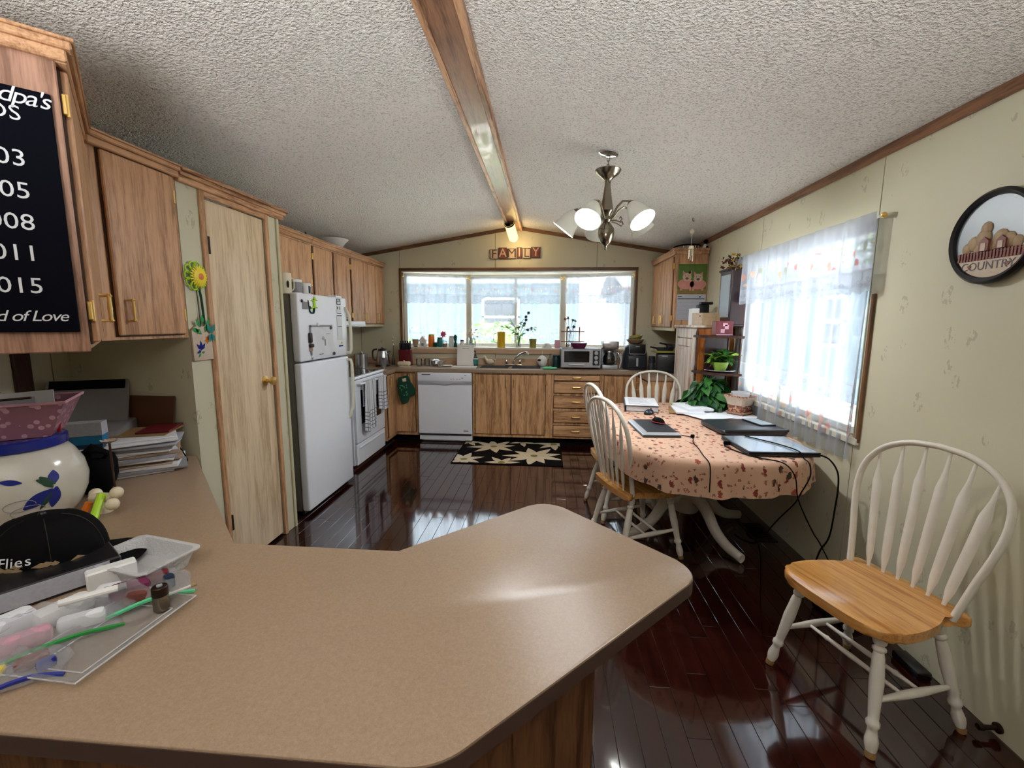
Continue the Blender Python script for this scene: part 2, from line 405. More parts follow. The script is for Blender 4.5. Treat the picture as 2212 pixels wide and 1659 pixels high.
def m_potband():
    g = G('speckled_pot_band'); v = g.obj(); vo = g.vor(v, 90)
    c = g.ramp(g.sep(vo.outputs['Color'])[0], [(0, lin((150, 92, 72))), (0.4, lin((206, 160, 128))), (0.7, lin((120, 74, 62)))], 'CONSTANT')
    return g.bsdf(c, 0.6, 0.0, vo.outputs['Distance'], 0.4, 0.004)
MATS['potband'] = m_potband()

class B:
    def __init__(s):
        s.b = bmesh.new(); s.uvl = None
    def box(s, x0, x1, y0, y1, z0, z1, bev=0.0, seg=1):
        r = bmesh.ops.create_cube(s.b, size=1)
        for v in r['verts']:
            v.co = Vector(((x0+x1)/2 + v.co.x*(x1-x0), (y0+y1)/2 + v.co.y*(y1-y0), (z0+z1)/2 + v.co.z*(z1-z0)))
        if bev:
            es = list({e for v in r['verts'] for e in v.link_edges})
            bmesh.ops.bevel(s.b, geom=es, offset=bev, segments=seg, profile=0.5, affect='EDGES')
        return s
    def xf(s, Mx, start=0):
        s.b.verts.ensure_lookup_table()
        for v in s.b.verts[start:]: v.co = Mx @ v.co
        return s
    def n(s): return len(s.b.verts)
    def lathe(s, prof, n=20, c=(0, 0, 0), Mx=None, cap=True):
        rings = []
        for r, z in prof:
            ring = []
            for i in range(n):
                a = 2*pi*i/n
                co = Vector((r*cos(a), r*sin(a), z))
                if Mx is not None: co = Mx @ co
                ring.append(s.b.verts.new(co + Vector(c)))
            rings.append(ring)
        for k in range(len(rings)-1):
            for i in range(n):
                j = (i+1) % n
                s.b.faces.new((rings[k][i], rings[k][j], rings[k+1][j], rings[k+1][i]))
        if cap:
            if prof[0][0] > 1e-4: s.b.faces.new(rings[0][::-1])
            if prof[-1][0] > 1e-4: s.b.faces.new(rings[-1])
        return s
    def tube(s, pts, r, n=8, flat=1.0, closed=False, ref=None):
        pts = [Vector(p) for p in pts]; m = len(pts)
        rr = r if isinstance(r, (list, tuple)) else [r]*m
        rings = []; prev = None
        for k in range(m):
            if closed: t = (pts[(k+1) % m] - pts[k-1])
            else: t = (pts[min(k+1, m-1)] - pts[max(k-1, 0)])
            t.normalize()
            if prev is None:
                a = Vector(ref) if ref else (Vector((0, 0, 1)) if abs(t.z) < 0.9 else Vector((1, 0, 0)))
            else: a = prev
            u = (a - t*a.dot(t)).normalized(); w = t.cross(u); prev = u
            rings.append([s.b.verts.new(pts[k] + u*(rr[k]*cos(2*pi*i/n)) + w*(rr[k]*flat*sin(2*pi*i/n))) for i in range(n)])
        for k in range(m if closed else m-1):
            A, C = rings[k], rings[(k+1) % m]
            for i in range(n):
                j = (i+1) % n
                s.b.faces.new((A[i], A[j], C[j], C[i]))
        if not closed:
            s.b.faces.new(rings[0][::-1]); s.b.faces.new(rings[-1])
        return s
    def prism(s, poly, z0, z1, bev=0.0, seg=2):
        lo = [s.b.verts.new((x, y, z0)) for x, y in poly]; hi = [s.b.verts.new((x, y, z1)) for x, y in poly]
        n = len(poly); fs = [s.b.faces.new(lo[::-1]), s.b.faces.new(hi)]
        for i in range(n): fs.append(s.b.faces.new((lo[i], lo[(i+1) % n], hi[(i+1) % n], hi[i])))
        if bev:
            es = list({e for f in fs[:2] for e in f.edges})
            bmesh.ops.bevel(s.b, geom=es, offset=bev, segments=seg, profile=0.5, affect='EDGES')
        return s
    def poly(s, pts):
        s.b.faces.new([s.b.verts.new(p) for p in pts]); return s
    def ball(s, c, r, sc=(1, 1, 1), seg=14):
        q = bmesh.ops.create_uvsphere(s.b, u_segments=seg, v_segments=max(6, seg//2), radius=r)
        for v in q['verts']: v.co = Vector((v.co.x*sc[0]+c[0], v.co.y*sc[1]+c[1], v.co.z*sc[2]+c[2]))
        return s
    def grid(s, fn, nu, nv, closed=False):
        """fn(i/nu, j/nv) -> (co, uv)"""
        if s.uvl is None: s.uvl = s.b.loops.layers.uv.new('UVMap')
        V = []; U = []
        for j in range(nv+1):
            row = []; ru = []
            for i in range(nu + (0 if closed else 1)):
                co, uv = fn(i/nu, j/nv); row.append(s.b.verts.new(co)); ru.append(uv)
            V.append(row); U.append(ru)
        k = len(V[0])
        for j in range(nv):
            for i in range(nu):
                i2 = (i+1) % k
                f = s.b.faces.new((V[j][i], V[j][i2], V[j+1][i2], V[j+1][i]))
                for lp, uv in zip(f.loops, (U[j][i], U[j][i2], U[j+1][i2], U[j+1][i])): lp[s.uvl].uv = uv
        return s
    def mesh(s, name, mat=None, smooth=35):
        me = bpy.data.meshes.new(name)
        bmesh.ops.recalc_face_normals(s.b, faces=s.b.faces[:])
        s.b.to_mesh(me); s.b.free()
        if smooth:
            me.polygons.foreach_set('use_smooth', [True]*len(me.polygons))
            try: me.set_sharp_from_angle(angle=rad(smooth))
            except Exception: pass
        if mat: me.materials.append(M(mat) if isinstance(mat, str) else mat)
        return me

def link(name, data, parent=None, loc=None, rot=None):
    o = bpy.data.objects.new(name, data); COL.objects.link(o)
    if parent is not None: o.parent = parent
    if loc is not None: o.location = loc
    if rot is not None: o.rotation_euler = rot
    return o
def ob(name, b, mat, parent=None, loc=None, rot=None, smooth=35):
    return link(name, b.mesh(name, mat, smooth), parent, loc, rot)
def tag(o, label=None, cat=None, group=None, kind=None):
    for k, v in (('label', label), ('category', cat), ('group', group), ('kind', kind)):
        if v: o[k] = v
    return o
def thing(name, label, cat, loc=(0, 0, 0), rz=0.0, group=None):
    o = link(name, None, None, loc, (0, 0, rz)); o.empty_display_size = 0.1
    return tag(o, label, cat, group)
def struct(name, b, mat, parent=None, smooth=35, **k):
    o = ob(name, b, mat, parent, smooth=smooth, **k)
    if parent is None: o['kind'] = 'structure'
    return o
def dup(root, loc, rz, label=None, group=None):
    def cp(o, par):
        c = o.copy(); COL.objects.link(c)
        if par is not None: c.parent = par
        for ch in list(o.children): cp(ch, c)
        return c
    r = cp(root, None); r.location = loc; r.rotation_euler = (0, 0, rz)
    if label: r['label'] = label
    if group: r['group'] = group
    return r
def text(name, body, size, mat, parent, mx, extrude=0.0006, align='CENTER', shear=0.0, space=1.0):
    c = bpy.data.curves.new(name, 'FONT'); c.body = body; c.size = size; c.extrude = extrude
    c.align_x = align; c.align_y = 'CENTER'; c.shear = shear; c.space_character = space; c.resolution_u = 3
    t = bpy.data.objects.new(name + '_tmp', c); COL.objects.link(t)
    dg = bpy.context.evaluated_depsgraph_get()
    me = bpy.data.meshes.new_from_object(t.evaluated_get(dg))
    bpy.data.objects.remove(t)
    me.materials.clear(); me.materials.append(M(mat))
    o = link(name, me, parent); o.matrix_local = mx
    return o
def FR(x, y, z):
    """frame on a facade built with front -y: text x along local x, text up along local z"""
    return Matrix(((1, 0, 0, x), (0, 0, -1, y), (0, 1, 0, z), (0, 0, 0, 1)))
# ------------------------------------------------------------------ the setting
XL, XR, YF, YB, XC = -2.44, 1.62, 5.70, -3.2, -0.41
def zc(x): return 2.63 - 0.163*abs(x - XC)
# floor: dark joints below, every board a piece of its own
fl = struct('floor', B().box(XL, XR, YB, YF, -0.06, -0.009), 'subfloor')
PW = 0.0845
plank_me = {}
for L in (0.36, 0.55, 0.74, 0.93, 1.15):
    plank_me[L] = B().box(0, PW-0.0012, 0, L-0.0015, -0.009, 0, bev=0.0012).mesh('plank', 'plank', 0)
rp = random.Random(11)
rest = B(); npl = 0
for k in range(int((XR-XL)/PW)+1):
    x = XL + k*PW
    y = YB - rp.random()*0.9
    while y < YF:
        L = rp.choice((0.36, 0.55, 0.74, 0.93, 1.15))
        inview = (y+L > 0.95) and (x > -1.87) and not (y > 5.25) and x < XR-0.02
        if inview and npl < 300:
            o = link('plank', plank_me[L], fl, (x, y, 0)); npl += 1
        elif y+L < 0.95 and y > YB and x+PW < XR:
            rest.box(x, x+PW-0.0012, y, y+L-0.0015, -0.009, 0)
        y += L
o = ob('plank_rest', rest, 'plank', fl); o['kind'] = 'stuff'

# ceiling: two slopes meeting at the ridge
c = B()
for sx in (-1, 1):
    xe = XR+0.12 if sx > 0 else XL-0.12
    a = c.n()
    pts = [(XC, zc(XC)), (xe, zc(xe)), (xe, zc(xe)+0.4), (XC, zc(XC)+0.4)]
    lo = [c.b.verts.new((x, YB-0.1, z)) for x, z in pts]; hi = [c.b.verts.new((x, YF+0.1, z)) for x, z in pts]
    c.b.faces.new(lo); c.b.faces.new(hi[::-1])
    for i in range(4): c.b.faces.new((lo[i], lo[(i+1) % 4], hi[(i+1) % 4], hi[i]))
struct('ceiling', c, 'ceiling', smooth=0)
bm_ = B().box(-0.485, -0.335, YB, YF-0.005, 2.572, 2.66)
beam = struct('ridge_beam', bm_, 'beam', smooth=0)
for x0, x1 in ((-0.498, -0.470), (-0.350, -0.322)):
    ob('edge_strip', B().box(x0, x1, YB, YF-0.005, 2.562, 2.625, 0.004), 'oak_y', beam)

def wall_rects(u0, u1, z0, z1, hole):
    """rectangles of a wall piece around an opening"""
    if not hole or hole[0] >= u1 or hole[1] <= u0: return [(u0, u1, z0, z1)]
    a, b_, c0, c1 = max(u0, hole[0]), min(u1, hole[1]), hole[2], hole[3]
    r = [(a, b_, z0, c0), (a, b_, c1, z1)]
    if a > u0: r.append((u0, a, z0, z1))
    if b_ < u1: r.append((b_, u1, z0, z1))
    return [q for q in r if q[1]-q[0] > 1e-4 and q[3]-q[2] > 1e-4]
def wall(name, axis, at, sgn, u0, u1, top, hole, edges, panel_mat='wall'):
    """slab with an opening and, on its room face, the vinyl panels with their dark seams"""
    b = B()
    for a, c_, z0, z1 in wall_rects(u0-0.09, u1+0.09, -0.06, top, hole):
        d0, d1 = sorted((at + sgn*0.008, at + sgn*0.10))
        b.box(*((d0, d1, a, c_) if axis == 'x' else (a, c_, d0, d1)), z0, z1)
    w = struct(name, b, 'batten_gap', smooth=0)
    ed = [u0] + [e for e in edges if u0 < e < u1] + [u1]
    for a, c_ in zip(ed, ed[1:]):
        p = B()
        for q in wall_rects(a+0.003, c_-0.003, 0.0, top, hole):
            d0, d1 = sorted((at, at + sgn*0.008))
            p.box(*((d0, d1, q[0], q[1]) if axis == 'x' else (q[0], q[1], d0, d1)), q[2], q[3])
        ob('panel', p, panel_mat, w, smooth=0)
    return w
HR = (2.42, 3.82, 0.86, 1.96)
wr = wall('wall_right', 'x', XR, 1, YB, YF, 2.45, HR, [2.41 + 1.22*k for k in range(-5, 4)])
HF = (-1.88, 1.08, 1.10, 2.095)
wf = wall('wall_far', 'y', YF, 1, XL, XR, 2.66, HF, [-1.895, -0.664, 0.6])
wl = wall('wall_left', 'x', XL, -1, YB, YF, 2.45, None, [2.0 + 1.22*k for k in range(-5, 4)])
wb = wall('wall_back', 'y', YB, -1, XL, XR, 2.66, None, [-1.2, 0.02, 1.24])
# trims under the ceiling
struct('trim_1', B().box(XR-0.018, XR, YB, YF, 2.252, 2.302, 0.004), 'trim_y')
for nm, xa, xb in (('trim_2', XL, XC), ('trim_3', XC, XR)):
    t = B()
    za, zb = zc(xa), zc(xb)
    lo = [(xa, za-0.042), (xb, zb-0.042), (xb, zb), (xa, za)]
    A = [t.b.verts.new((x, YF-0.018, z)) for x, z in lo]; C_ = [t.b.verts.new((x, YF, z)) for x, z in lo]
    t.b.faces.new(A); t.b.faces.new(C_[::-1])
    for i in range(4): t.b.faces.new((A[i], A[(i+1) % 4], C_[(i+1) % 4], C_[i]))
    struct(nm, t, 'trim_dark', smooth=0)
# casing around the bay opening and the strip under it
cas = struct('trim_4', B().box(-1.905, 1.105, YF-0.016, YF, 2.092, 2.128, 0.003), 'trim_dark')
ob('upright', B().box(-1.905, -1.872, YF-0.016, YF, 0.93, 2.095, 0.003), 'trim_dark_z', cas)
ob('upright', B().box(1.072, 1.105, YF-0.016, YF, 0.93, 2.095, 0.003), 'trim_dark_z', cas)
struct('trim_5', B().box(-1.87, 1.07, YF-0.03, YF, 1.045, 1.105, 0.004), 'sill_tan')
struct('trim_6', B().box(XL, XR, YF-0.022, YF, 0.90, 0.985, 0.004), 'sill_tan')
# the bay itself
BP = [(-1.88, 5.70), (-1.88, 5.78), (-1.065, 6.05), (0.205, 6.05), (1.08, 5.78), (1.08, 5.70)]
struct('sill_1', B().prism([(x, y+0.03 if y > 5.72 else y) for x, y in BP], 1.085, 1.12), 'white_vinyl', smooth=0)
struct('ceiling_bay', B().prism([(x, y+0.03 if y > 5.72 else y) for x, y in BP], 2.078, 2.10), 'white_vinyl', smooth=0)
def window(name, loc, rz, w, z0, z1, mull=0, fr=0.045, dep=0.05, mat='white_vinyl'):
    r = struct(name, B().box(0, w, 0, dep, z0, z0+fr, 0.004).box(0, w, 0, dep, z1-fr, z1, 0.004).box(0, fr, 0, dep, z0+fr, z1-fr, 0.004).box(w-fr, w, 0, dep, z0+fr, z1-fr, 0.004), mat)
    r.location = loc; r.rotation_euler = (0, 0, rz)
    for i in range(mull):
        x = w*(i+1)/(mull+1)
        ob('mullion', B().box(x-0.016, x+0.016, 0.008, dep-0.008, z0+fr, z1-fr, 0.003), mat, r)
    ob('pane', B().box(fr, w-fr, dep*0.5, dep*0.5+0.004, z0+fr, z1-fr), 'pane', r, smooth=0)
    return r
window('window_1', (-1.88, 5.78, 0), math.atan2(0.27, 0.815), math.hypot(0.815, 0.27), 1.12, 2.078)
window('window_2', (-1.065, 6.05, 0), 0, 1.27, 1.12, 2.078, 1)
window('window_3', (0.205, 6.05, 0), -math.atan2(0.27, 0.875), math.hypot(0.875, 0.27), 1.12, 2.078)
for x, y in ((-1.065, 6.035), (0.205, 6.035)):
    struct('trim_7' if x < 0 else 'trim_8', B().box(x-0.035, x+0.035, y-0.012, y+0.03, 1.12, 2.078, 0.004), 'white_vinyl')
window('window_4', (XR+0.03, 3.82, 0), -pi/2, 1.40, 0.86, 1.96, 1)
# brown casing on the near side of the right-hand window
struct('trim_9', B().box(XR-0.014, XR, 2.362, 2.382, 0.84, 1.60, 0.003), 'trim_dark_z')
struct('trim_10', B().box(XR-0.014, XR, 3.82, 3.86, 0.84, 1.60, 0.003), 'trim_dark_z')
struct('trim_11', B().box(XR-0.02, XR, 2.365, 3.86, 0.825, 0.86, 0.003), 'white_vinyl')
# upright of an opening in the left wall, under the hanging cupboards
struct('trim_12', B().box(XL, XL+0.02, 1.83, 1.90, 0.70, 1.40, 0.003), 'darkwood')

# pantry: a boxed-in closet with a flush door
PX, P0, P1, PT = -1.77, 2.08, 2.885, 2.14
p = B().box(XL, PX, P0, P0+0.05, 0, PT).box(XL, PX, P1-0.05, P1, 0, PT)
p.box(PX-0.04, PX, P0+0.05, 2.235, 0, PT).box(PX-0.04, PX, 2.745, P1-0.05, 0, PT).box(PX-0.04, PX, 2.235, 2.745, 2.105, PT)
struct('wall_pantry', p, 'wall', smooth=0)
tr = struct('trim_13', B().box(PX-0.02, PX+0.034, P0, P1+0.05, 2.135, 2.156, 0.004).box(PX-0.02, PX+0.022, P0, P1+0.04, 2.105, 2.137, 0.004).box(PX-0.02, PX+0.046, P0, P1+0.06, 2.154, 2.172, 0.003), 'oak_y')
struct('trim_14', B().box(PX, PX+0.013, P1-0.028, P1-0.004, 0, 2.105, 0.003), 'batten')
cs = struct('trim_15', B().box(PX, PX+0.014, 2.212, 2.243, 0, 2.105, 0.003), 'oak')
ob('jamb', B().box(PX, PX+0.014, 2.737, 2.768, 0, 2.105, 0.003), 'oak', cs)
ob('head', B().box(PX, PX+0.014, 2.243, 2.737, 2.075, 2.105, 0.003), 'oak_y', cs)
d1 = struct('door_1', B().box(0, 0.486, 0.004, 0.036, 0.02, 2.070, 0.002), 'door_wood')
d1.location = (PX, 2.247, 0); d1.rotation_euler = (0, 0, pi/2)
kn = ob('door_knob', B().lathe([(0.032, 0), (0.032, 0.004), (0.012, 0.008), (0.011, 0.03), (0.022, 0.04), (0.028, 0.052), (0.024, 0.064), (0.0, 0.068)], 20, Mx=Matrix.Rotation(pi/2, 4, 'X')), 'brass', d1, (0.405, 0.004, 1.075))
for z in (1.84, 0.31):
    ob('hinge', B().box(-0.002, 0.022, -0.006, 0.006, z-0.045, z+0.045, 0.002), 'hinge_dark', d1)

# ------------------------------------------------------------------ outside
struct('ground', B().box(-22, 26, -18, 30, -0.9, -0.55), 'yard', smooth=0)
def house(label, loc, rz, w, h, dep, mat, wins, eave=0.3):
    t = thing('neighbour_house', label, 'house', loc, rz)
    ob('wall', B().box(0, w, 0, dep, 0, h), mat, t, smooth=0)
    rf = B(); e = eave
    pr = [(-e, h-0.02), (dep/2, h+dep*0.16), (dep+e, h-0.02), (dep/2, h+dep*0.16-0.14)]
    lo = [rf.b.verts.new((-e, y, z)) for y, z in pr]; hi = [rf.b.verts.new((w+e, y, z)) for y, z in pr]
    rf.b.faces.new(lo); rf.b.faces.new(hi[::-1])
    for i in range(4): rf.b.faces.new((lo[i], lo[(i+1) % 4], hi[(i+1) % 4], hi[i]))
    ob('roof', rf, 'roof', t, smooth=0)
    ob('skirting', B().box(-0.02, w+0.02, -0.03, 0, 0, 0.55), 'white', t, smooth=0)
    for x, z, ww, hh in wins:
        f = ob('window', B().box(x, x+ww, -0.04, 0.01, z, z+0.06).box(x, x+ww, -0.04, 0.01, z+hh-0.06, z+hh).box(x, x+0.06, -0.04, 0.01, z, z+hh).box(x+ww-0.06, x+ww, -0.04, 0.01, z, z+hh).box(x, x+ww, -0.04, 0.01, z+hh/2-0.03, z+hh/2+0.03), 'white', t, smooth=0)
        ob('pane', B().box(x+0.06, x+ww-0.06, -0.012, -0.006, z+0.06, z+hh-0.06), 'gunmetal', f, smooth=0)
    return t
house('pale blue sided house seen through the window beside the table', (5.6, 13.0, -0.55), -pi/2, 9.0, 2.75, 5, 'siding', [(3.3, 1.55, 0.8, 1.0), (6.6, 1.5, 0.9, 1.0)])
house('blue sided house behind the bay window over the sink', (-7.5, 13.0, -0.55), 0, 8.4, 3.1, 6, 'siding', [(2.2, 1.6, 1.1, 1.1), (5.6, 1.6, 1.1, 1.1)])
house('white sided house behind the bay window at the coffee maker end', (2.6, 14.5, -0.55), 0, 7.0, 3.1, 6, 'siding_w', [(2.4, 1.6, 1.1, 1.1)])
def shrub(name, label, loc, r, n, mat, stem=0.0, cat='shrub'):
    t = thing(name, label, cat, loc)
    f = B(); q = random.Random(int(abs(loc[0]*31+loc[1]*7)))
    for _ in range(n):
        a, e, d = q.uniform(0, 2*pi), q.uniform(-0.6, 1.3), r*(0.45+0.55*q.random()**0.5)
        cc = Vector((d*cos(a)*cos(e), d*sin(a)*cos(e), stem + r*0.8 + d*sin(e)))
        s_ = r*q.uniform(0.10, 0.2); u = Vector((q.uniform(-1, 1), q.uniform(-1, 1), q.uniform(-0.4, 0.4))).normalized()*s_; w = u.cross(Vector((q.uniform(-1, 1), q.uniform(-1, 1), 1))).normalized()*s_*0.55
        f.poly((cc-u, cc+w, cc+u, cc-w))
    o = ob('foliage', f, mat, t, smooth=0); o['kind'] = 'stuff'
    st = ob('stem', B().lathe([(r*0.09, 0), (r*0.05, stem+r*0.9)], 8), 'darkwood', t)
    return t
shrub('leafy_tree', 'yellow green tree above the roof beside the table window', (13.5, 17.5, -0.55), 2.4, 420, 'foliage', 2.2, 'tree')
shrub('garden_shrub', 'low green garden shrub behind the sink window', (-1.05, 9.0, -0.55), 0.85, 300, 'foliage', 0.5)
shrub('garden_shrub', 'rounded green shrub beyond the bay window near the knife block', (-3.4, 9.6, -0.55), 0.75, 260, 'foliage', 0.4)
# ------------------------------------------------------------------ fitted kitchen
def handle(parent, x, z, y=-0.018, vert=True, L=0.085, mat='brass', grip='brass'):
    b = B(); h = L/2
    P = (lambda s: (x, 0, z+s)) if vert else (lambda s: (x+s, 0, z))
    for s in (-h, h):
        q = P(s)
        b.lathe([(0.006, 0), (0.0045, 0.006), (0.0042, 0.024), (0.007, 0.03), (0.0, 0.035)], 8, (q[0], y, q[2]), Matrix.Rotation(pi/2, 4, 'X'))
    a = P(-h-0.006); e = P(h+0.006)
    pts = [(a[0] + (e[0]-a[0])*t, y-0.026, a[2] + (e[2]-a[2])*t) for t in (0, .08, .2, .5, .8, .92, 1)]
    b.tube(pts, [0.003, 0.0065, 0.0045, 0.0065, 0.0045, 0.0065, 0.003], 8)
    return ob('handle', b, mat, parent)
def hinge(parent, x, z, y=-0.018):
    return ob('hinge', B().box(x-0.011, x+0.011, y-0.004, y+0.006, z-0.026, z+0.026, 0.002).box(x-0.004, x+0.004, y-0.009, y, z-0.03, z+0.03, 0.002), 'brass', parent)
def door(parent, x0, x1, z0, z1, hx=None, hz=None, hg=None, mat='oak', vert=True):
    d = ob('door', B().box(x0, x1, -0.021, -0.004, z0, z1, 0.004), mat, parent)
    ob('shade_strip', B().box(x0-0.006, x1+0.006, -0.006, -0.0005, z0-0.006, z1+0.006), 'shade_strip', d, smooth=0)
    if hx is not None: handle(d, hx, hz, -0.019, vert)
    if hg is not None:
        for z in (z0+0.09, z1-0.09): hinge(d, hg, z, -0.010)
    return d
def carcass(t, w, z0, z1, d, mat='oak', toe=0.0, sink=False):
    b = B().box(0, w, 0.0, d, z0+toe, 0.70 if sink else z1)
    if sink: b.box(0, w, 0.0, 0.05, 0.70, z1).box(0, 0.015, 0.05, d, 0.70, z1).box(w-0.015, w, 0.05, d, 0.70, z1)
    if toe: b.box(0.0, w, 0.065, d, z0, z0+toe)
    return ob('carcass', b, mat, t, smooth=0)
def crown(t, x0, x1, z, d=None, mat='oak_h', side=None):
    b = B().box(x0-0.0, x1, -0.026, 0.01, z-0.055, z-0.025, 0.004).box(x0, x1, -0.038, 0.01, z-0.027, z-0.006, 0.004).box(x0, x1, -0.044, 0.01, z-0.008, z, 0.002)
    if side == 'x0': b.box(x0-0.018, x0, -0.026, d, z-0.055, z-0.025, 0.004).box(x0-0.028, x0, -0.038, d, z-0.027, z-0.006, 0.004).box(x0-0.034, x0, -0.044, d, z-0.008, z, 0.002)
    if side == 'x1': b.box(x1, x1+0.030, -0.030, d, z-0.055, z-0.025, 0.004).box(x1, x1+0.045, -0.045, d, z-0.027, z-0.006, 0.004).box(x1, x1+0.056, -0.056, d, z-0.008, z, 0.002)
    return ob('crown', b, mat, t)

# hanging cupboards above the desk-height counter
t = thing('wall_cabinet', 'single door oak wall cupboard next to the sunflower hanging', 'cabinet', (-1.77, 1.642, 0), pi/2)
carcass(t, 0.434, 1.367, 2.14, 0.66)
door(t, 0.066, 0.400, 1.386, 2.112, 0.110, 1.49, 0.407)
crown(t, 0.012, 0.438, 2.172)
t = thing('wall_cabinet', 'angled oak wall cupboard with two doors, the blue board on its end', 'cabinet', (-1.30, 1.17, 0), rad(135))
carcass(t, 0.66, 1.367, 2.14, 0.42)
ob('end_panel', B().box(-0.012, 0, -0.002, 0.42, 1.36, 2.14, 0.003), 'oak_end', t)
door(t, 0.026, 0.327, 1.386, 2.112, 0.290, 1.49, 0.018)
door(t, 0.335, 0.636, 1.386, 2.112, 0.372, 1.49, 0.644)
crown(t, -0.012, 0.645, 2.172, 0.42, side='x0')
# long row above fridge, stove and kettle
t = thing('wall_cabinet', 'oak wall cupboard directly above the refrigerator', 'cabinet', (-2.12, 2.89, 0), pi/2)
carcass(t, 1.03, 1.68, 2.14, 0.31); crown(t, 0, 1.03, 2.19)
door(t, 0.03, 0.505, 1.70, 2.115, 0.46, 1.76, 0.022); door(t, 0.535, 1.00, 1.70, 2.115, 0.58, 1.76, 1.01)
t = thing('wall_cabinet', 'oak wall cupboard above the range hood', 'cabinet', (-2.12, 3.925, 0), pi/2)
carcass(t, 0.775, 1.475, 2.14, 0.31); crown(t, 0, 0.775, 2.19)
door(t, 0.03, 0.37, 1.49, 2.115, 0.335, 1.56, 0.02); door(t, 0.41, 0.75, 1.49, 2.115, 0.445, 1.56, 0.76)
t = thing('wall_cabinet', 'three door oak wall cupboard in the corner over the kettle', 'cabinet', (-2.12, 4.705, 0), pi/2)
carcass(t, 0.985, 1.41, 2.14, 0.31); crown(t, 0, 0.985, 2.19, 0.31)
ob('light_strip', B().box(0, 0.985, -0.004, 0.02, 1.385, 1.412, 0.004), 'batten', t)
door(t, 0.028, 0.322, 1.425, 2.115, 0.295, 1.50, 0.02); door(t, 0.332, 0.665, 1.425, 2.115, 0.36, 1.50, None); door(t, 0.675, 0.955, 1.425, 2.115, 0.705, 1.50, 0.965)
# beside the window, opposite side
t = thing('wall_cabinet', 'three door oak wall cupboard with the pig calendar on its end', 'cabinet', (1.30, 5.685, 0), -pi/2)
carcass(t, 0.935, 1.395, 2.15, 0.315); crown(t, 0, 0.935, 2.195, 0.31, side='x1')
ob('light_strip', B().box(0, 0.935, -0.004, 0.02, 1.365, 1.397, 0.004), 'batten', t)
door(t, 0.02, 0.275, 1.41, 2.12, 0.245, 1.485, None); door(t, 0.285, 0.555, 1.41, 2.12, 0.53, 1.485, None); door(t, 0.565, 0.86, 1.41, 2.12, 0.59, 1.485, 0.895)

# base units
def base(label, loc, rz, w, d=0.55, mat='oak_dark', sink=False):
    t = thing('base_cabinet', label, 'cabinet', loc, rz)
    carcass(t, w, 0.0, 0.862, d, mat, 0.085, sink)
    ob('toe_board', B().box(0, w, 0.06, 0.064, 0, 0.084), 'matte_black', t, smooth=0)
    return t
t = base('narrow oak base cupboard with a green mitt hung on its door', (-1.83, 5.16, 0), 0, 0.295, 0.5)
door(t, 0.03, 0.262, 0.125, 0.838, 0.225, 0.76, 0.022, 'oak_dark')
t = base('oak base cupboard in the corner beside the stove', (-1.81, 4.835, 0), pi/2, 0.32)
door(t, 0.03, 0.292, 0.125, 0.838, 0.06, 0.76, None, 'oak_dark')
t = base('double door oak base cupboard under the sink', (-0.872, 5.16, 0), 0, 0.93, 0.5, sink=True)
door(t, 0.036, 0.452, 0.125, 0.838, 0.405, 0.745, 0.026, 'oak_dark'); door(t, 0.464, 0.862, 0.125, 0.838, 0.50, 0.745, 0.874, 'oak_dark')
t = base('oak base unit with five drawers under the toaster oven', (0.06, 5.16, 0), 0, 0.58, 0.5)
for z0, z1 in ((0.782, 0.840), (0.634, 0.765), (0.458, 0.596), (0.281, 0.414), (0.113, 0.242)):
    d = ob('drawer', B().box(0.032, 0.555, -0.021, -0.004, z0, z1, 0.004), 'oak_dark_h', t)
    ob('shade_strip', B().box(0.026, 0.561, -0.006, -0.0005, z0-0.006, z1+0.006), 'shade_strip', d, smooth=0)
    handle(d, 0.29, (z0+z1)/2+0.006, -0.019, False, 0.088)
t = base('oak base cupboard under the air fryer, half behind the chair', (0.642, 5.16, 0), 0, 0.41, 0.5)
door(t, 0.026, 0.385, 0.125, 0.838, 0.062, 0.74, None, 'oak_dark')
t = base('oak base cupboard under the black toaster', (1.055, 5.155, 0), -pi/2, 0.53)
door(t, 0.05, 0.49, 0.125, 0.838, 0.09, 0.74, None, 'oak_dark')

ct = B().box(XL, -1.79, 4.835, 5.13, 0.862, 0.90).box(XL, -0.83, 5.13, YF-0.002, 0.862, 0.90).box(-0.05, XR, 5.13, YF-0.002, 0.862, 0.90)
ct.box(-0.83, -0.05, 5.13, 5.225, 0.862, 0.90).box(-0.83, -0.05, 5.60, YF-0.002, 0.862, 0.90).box(1.03, XR-0.002, 4.61, 5.13, 0.862, 0.90)
tag(ob('countertop', ct, 'counter', smooth=0), 'beige laminate worktop running under the bay window', 'countertop')

def fillet(pts):
    out = []
    n = len(pts)
    for i in range(n):
        p = Vector(pts[i][:2]); r = pts[i][2] if len(pts[i]) > 2 else 0
        if not r: out.append(tuple(p)); continue
        a = Vector(pts[i-1][:2]); c_ = Vector(pts[(i+1) % n][:2])
        u = (a-p).normalized(); v = (c_-p).normalized(); th = math.acos(u.dot(v)); L = r/math.tan(th/2)
        cen = p + (u+v).normalized()*(r/sin(th/2)); s, e = p+u*L, p+v*L
        a0 = math.atan2(s.y-cen.y, s.x-cen.x); a1 = math.atan2(e.y-cen.y, e.x-cen.x); da = (a1-a0+pi) % (2*pi) - pi
        out += [(cen.x+r*cos(a0+da*k/8), cen.y+r*sin(a0+da*k/8)) for k in range(9)]
    return out
pen = fillet([(-2.43, 2.075), (-1.79, 2.075), (-0.965, 1.226), (-0.437, 1.224), (0.006, 1.665, 0.09), (0.447, 1.19, 0.09), (-0.162, 0.588, 0.13), (-1.30, 0.588), (-2.43, 1.30)][::-1])
t = thing('countertop', 'beige laminate desk height counter bending out into the room', 'countertop', (0, 0, 0))
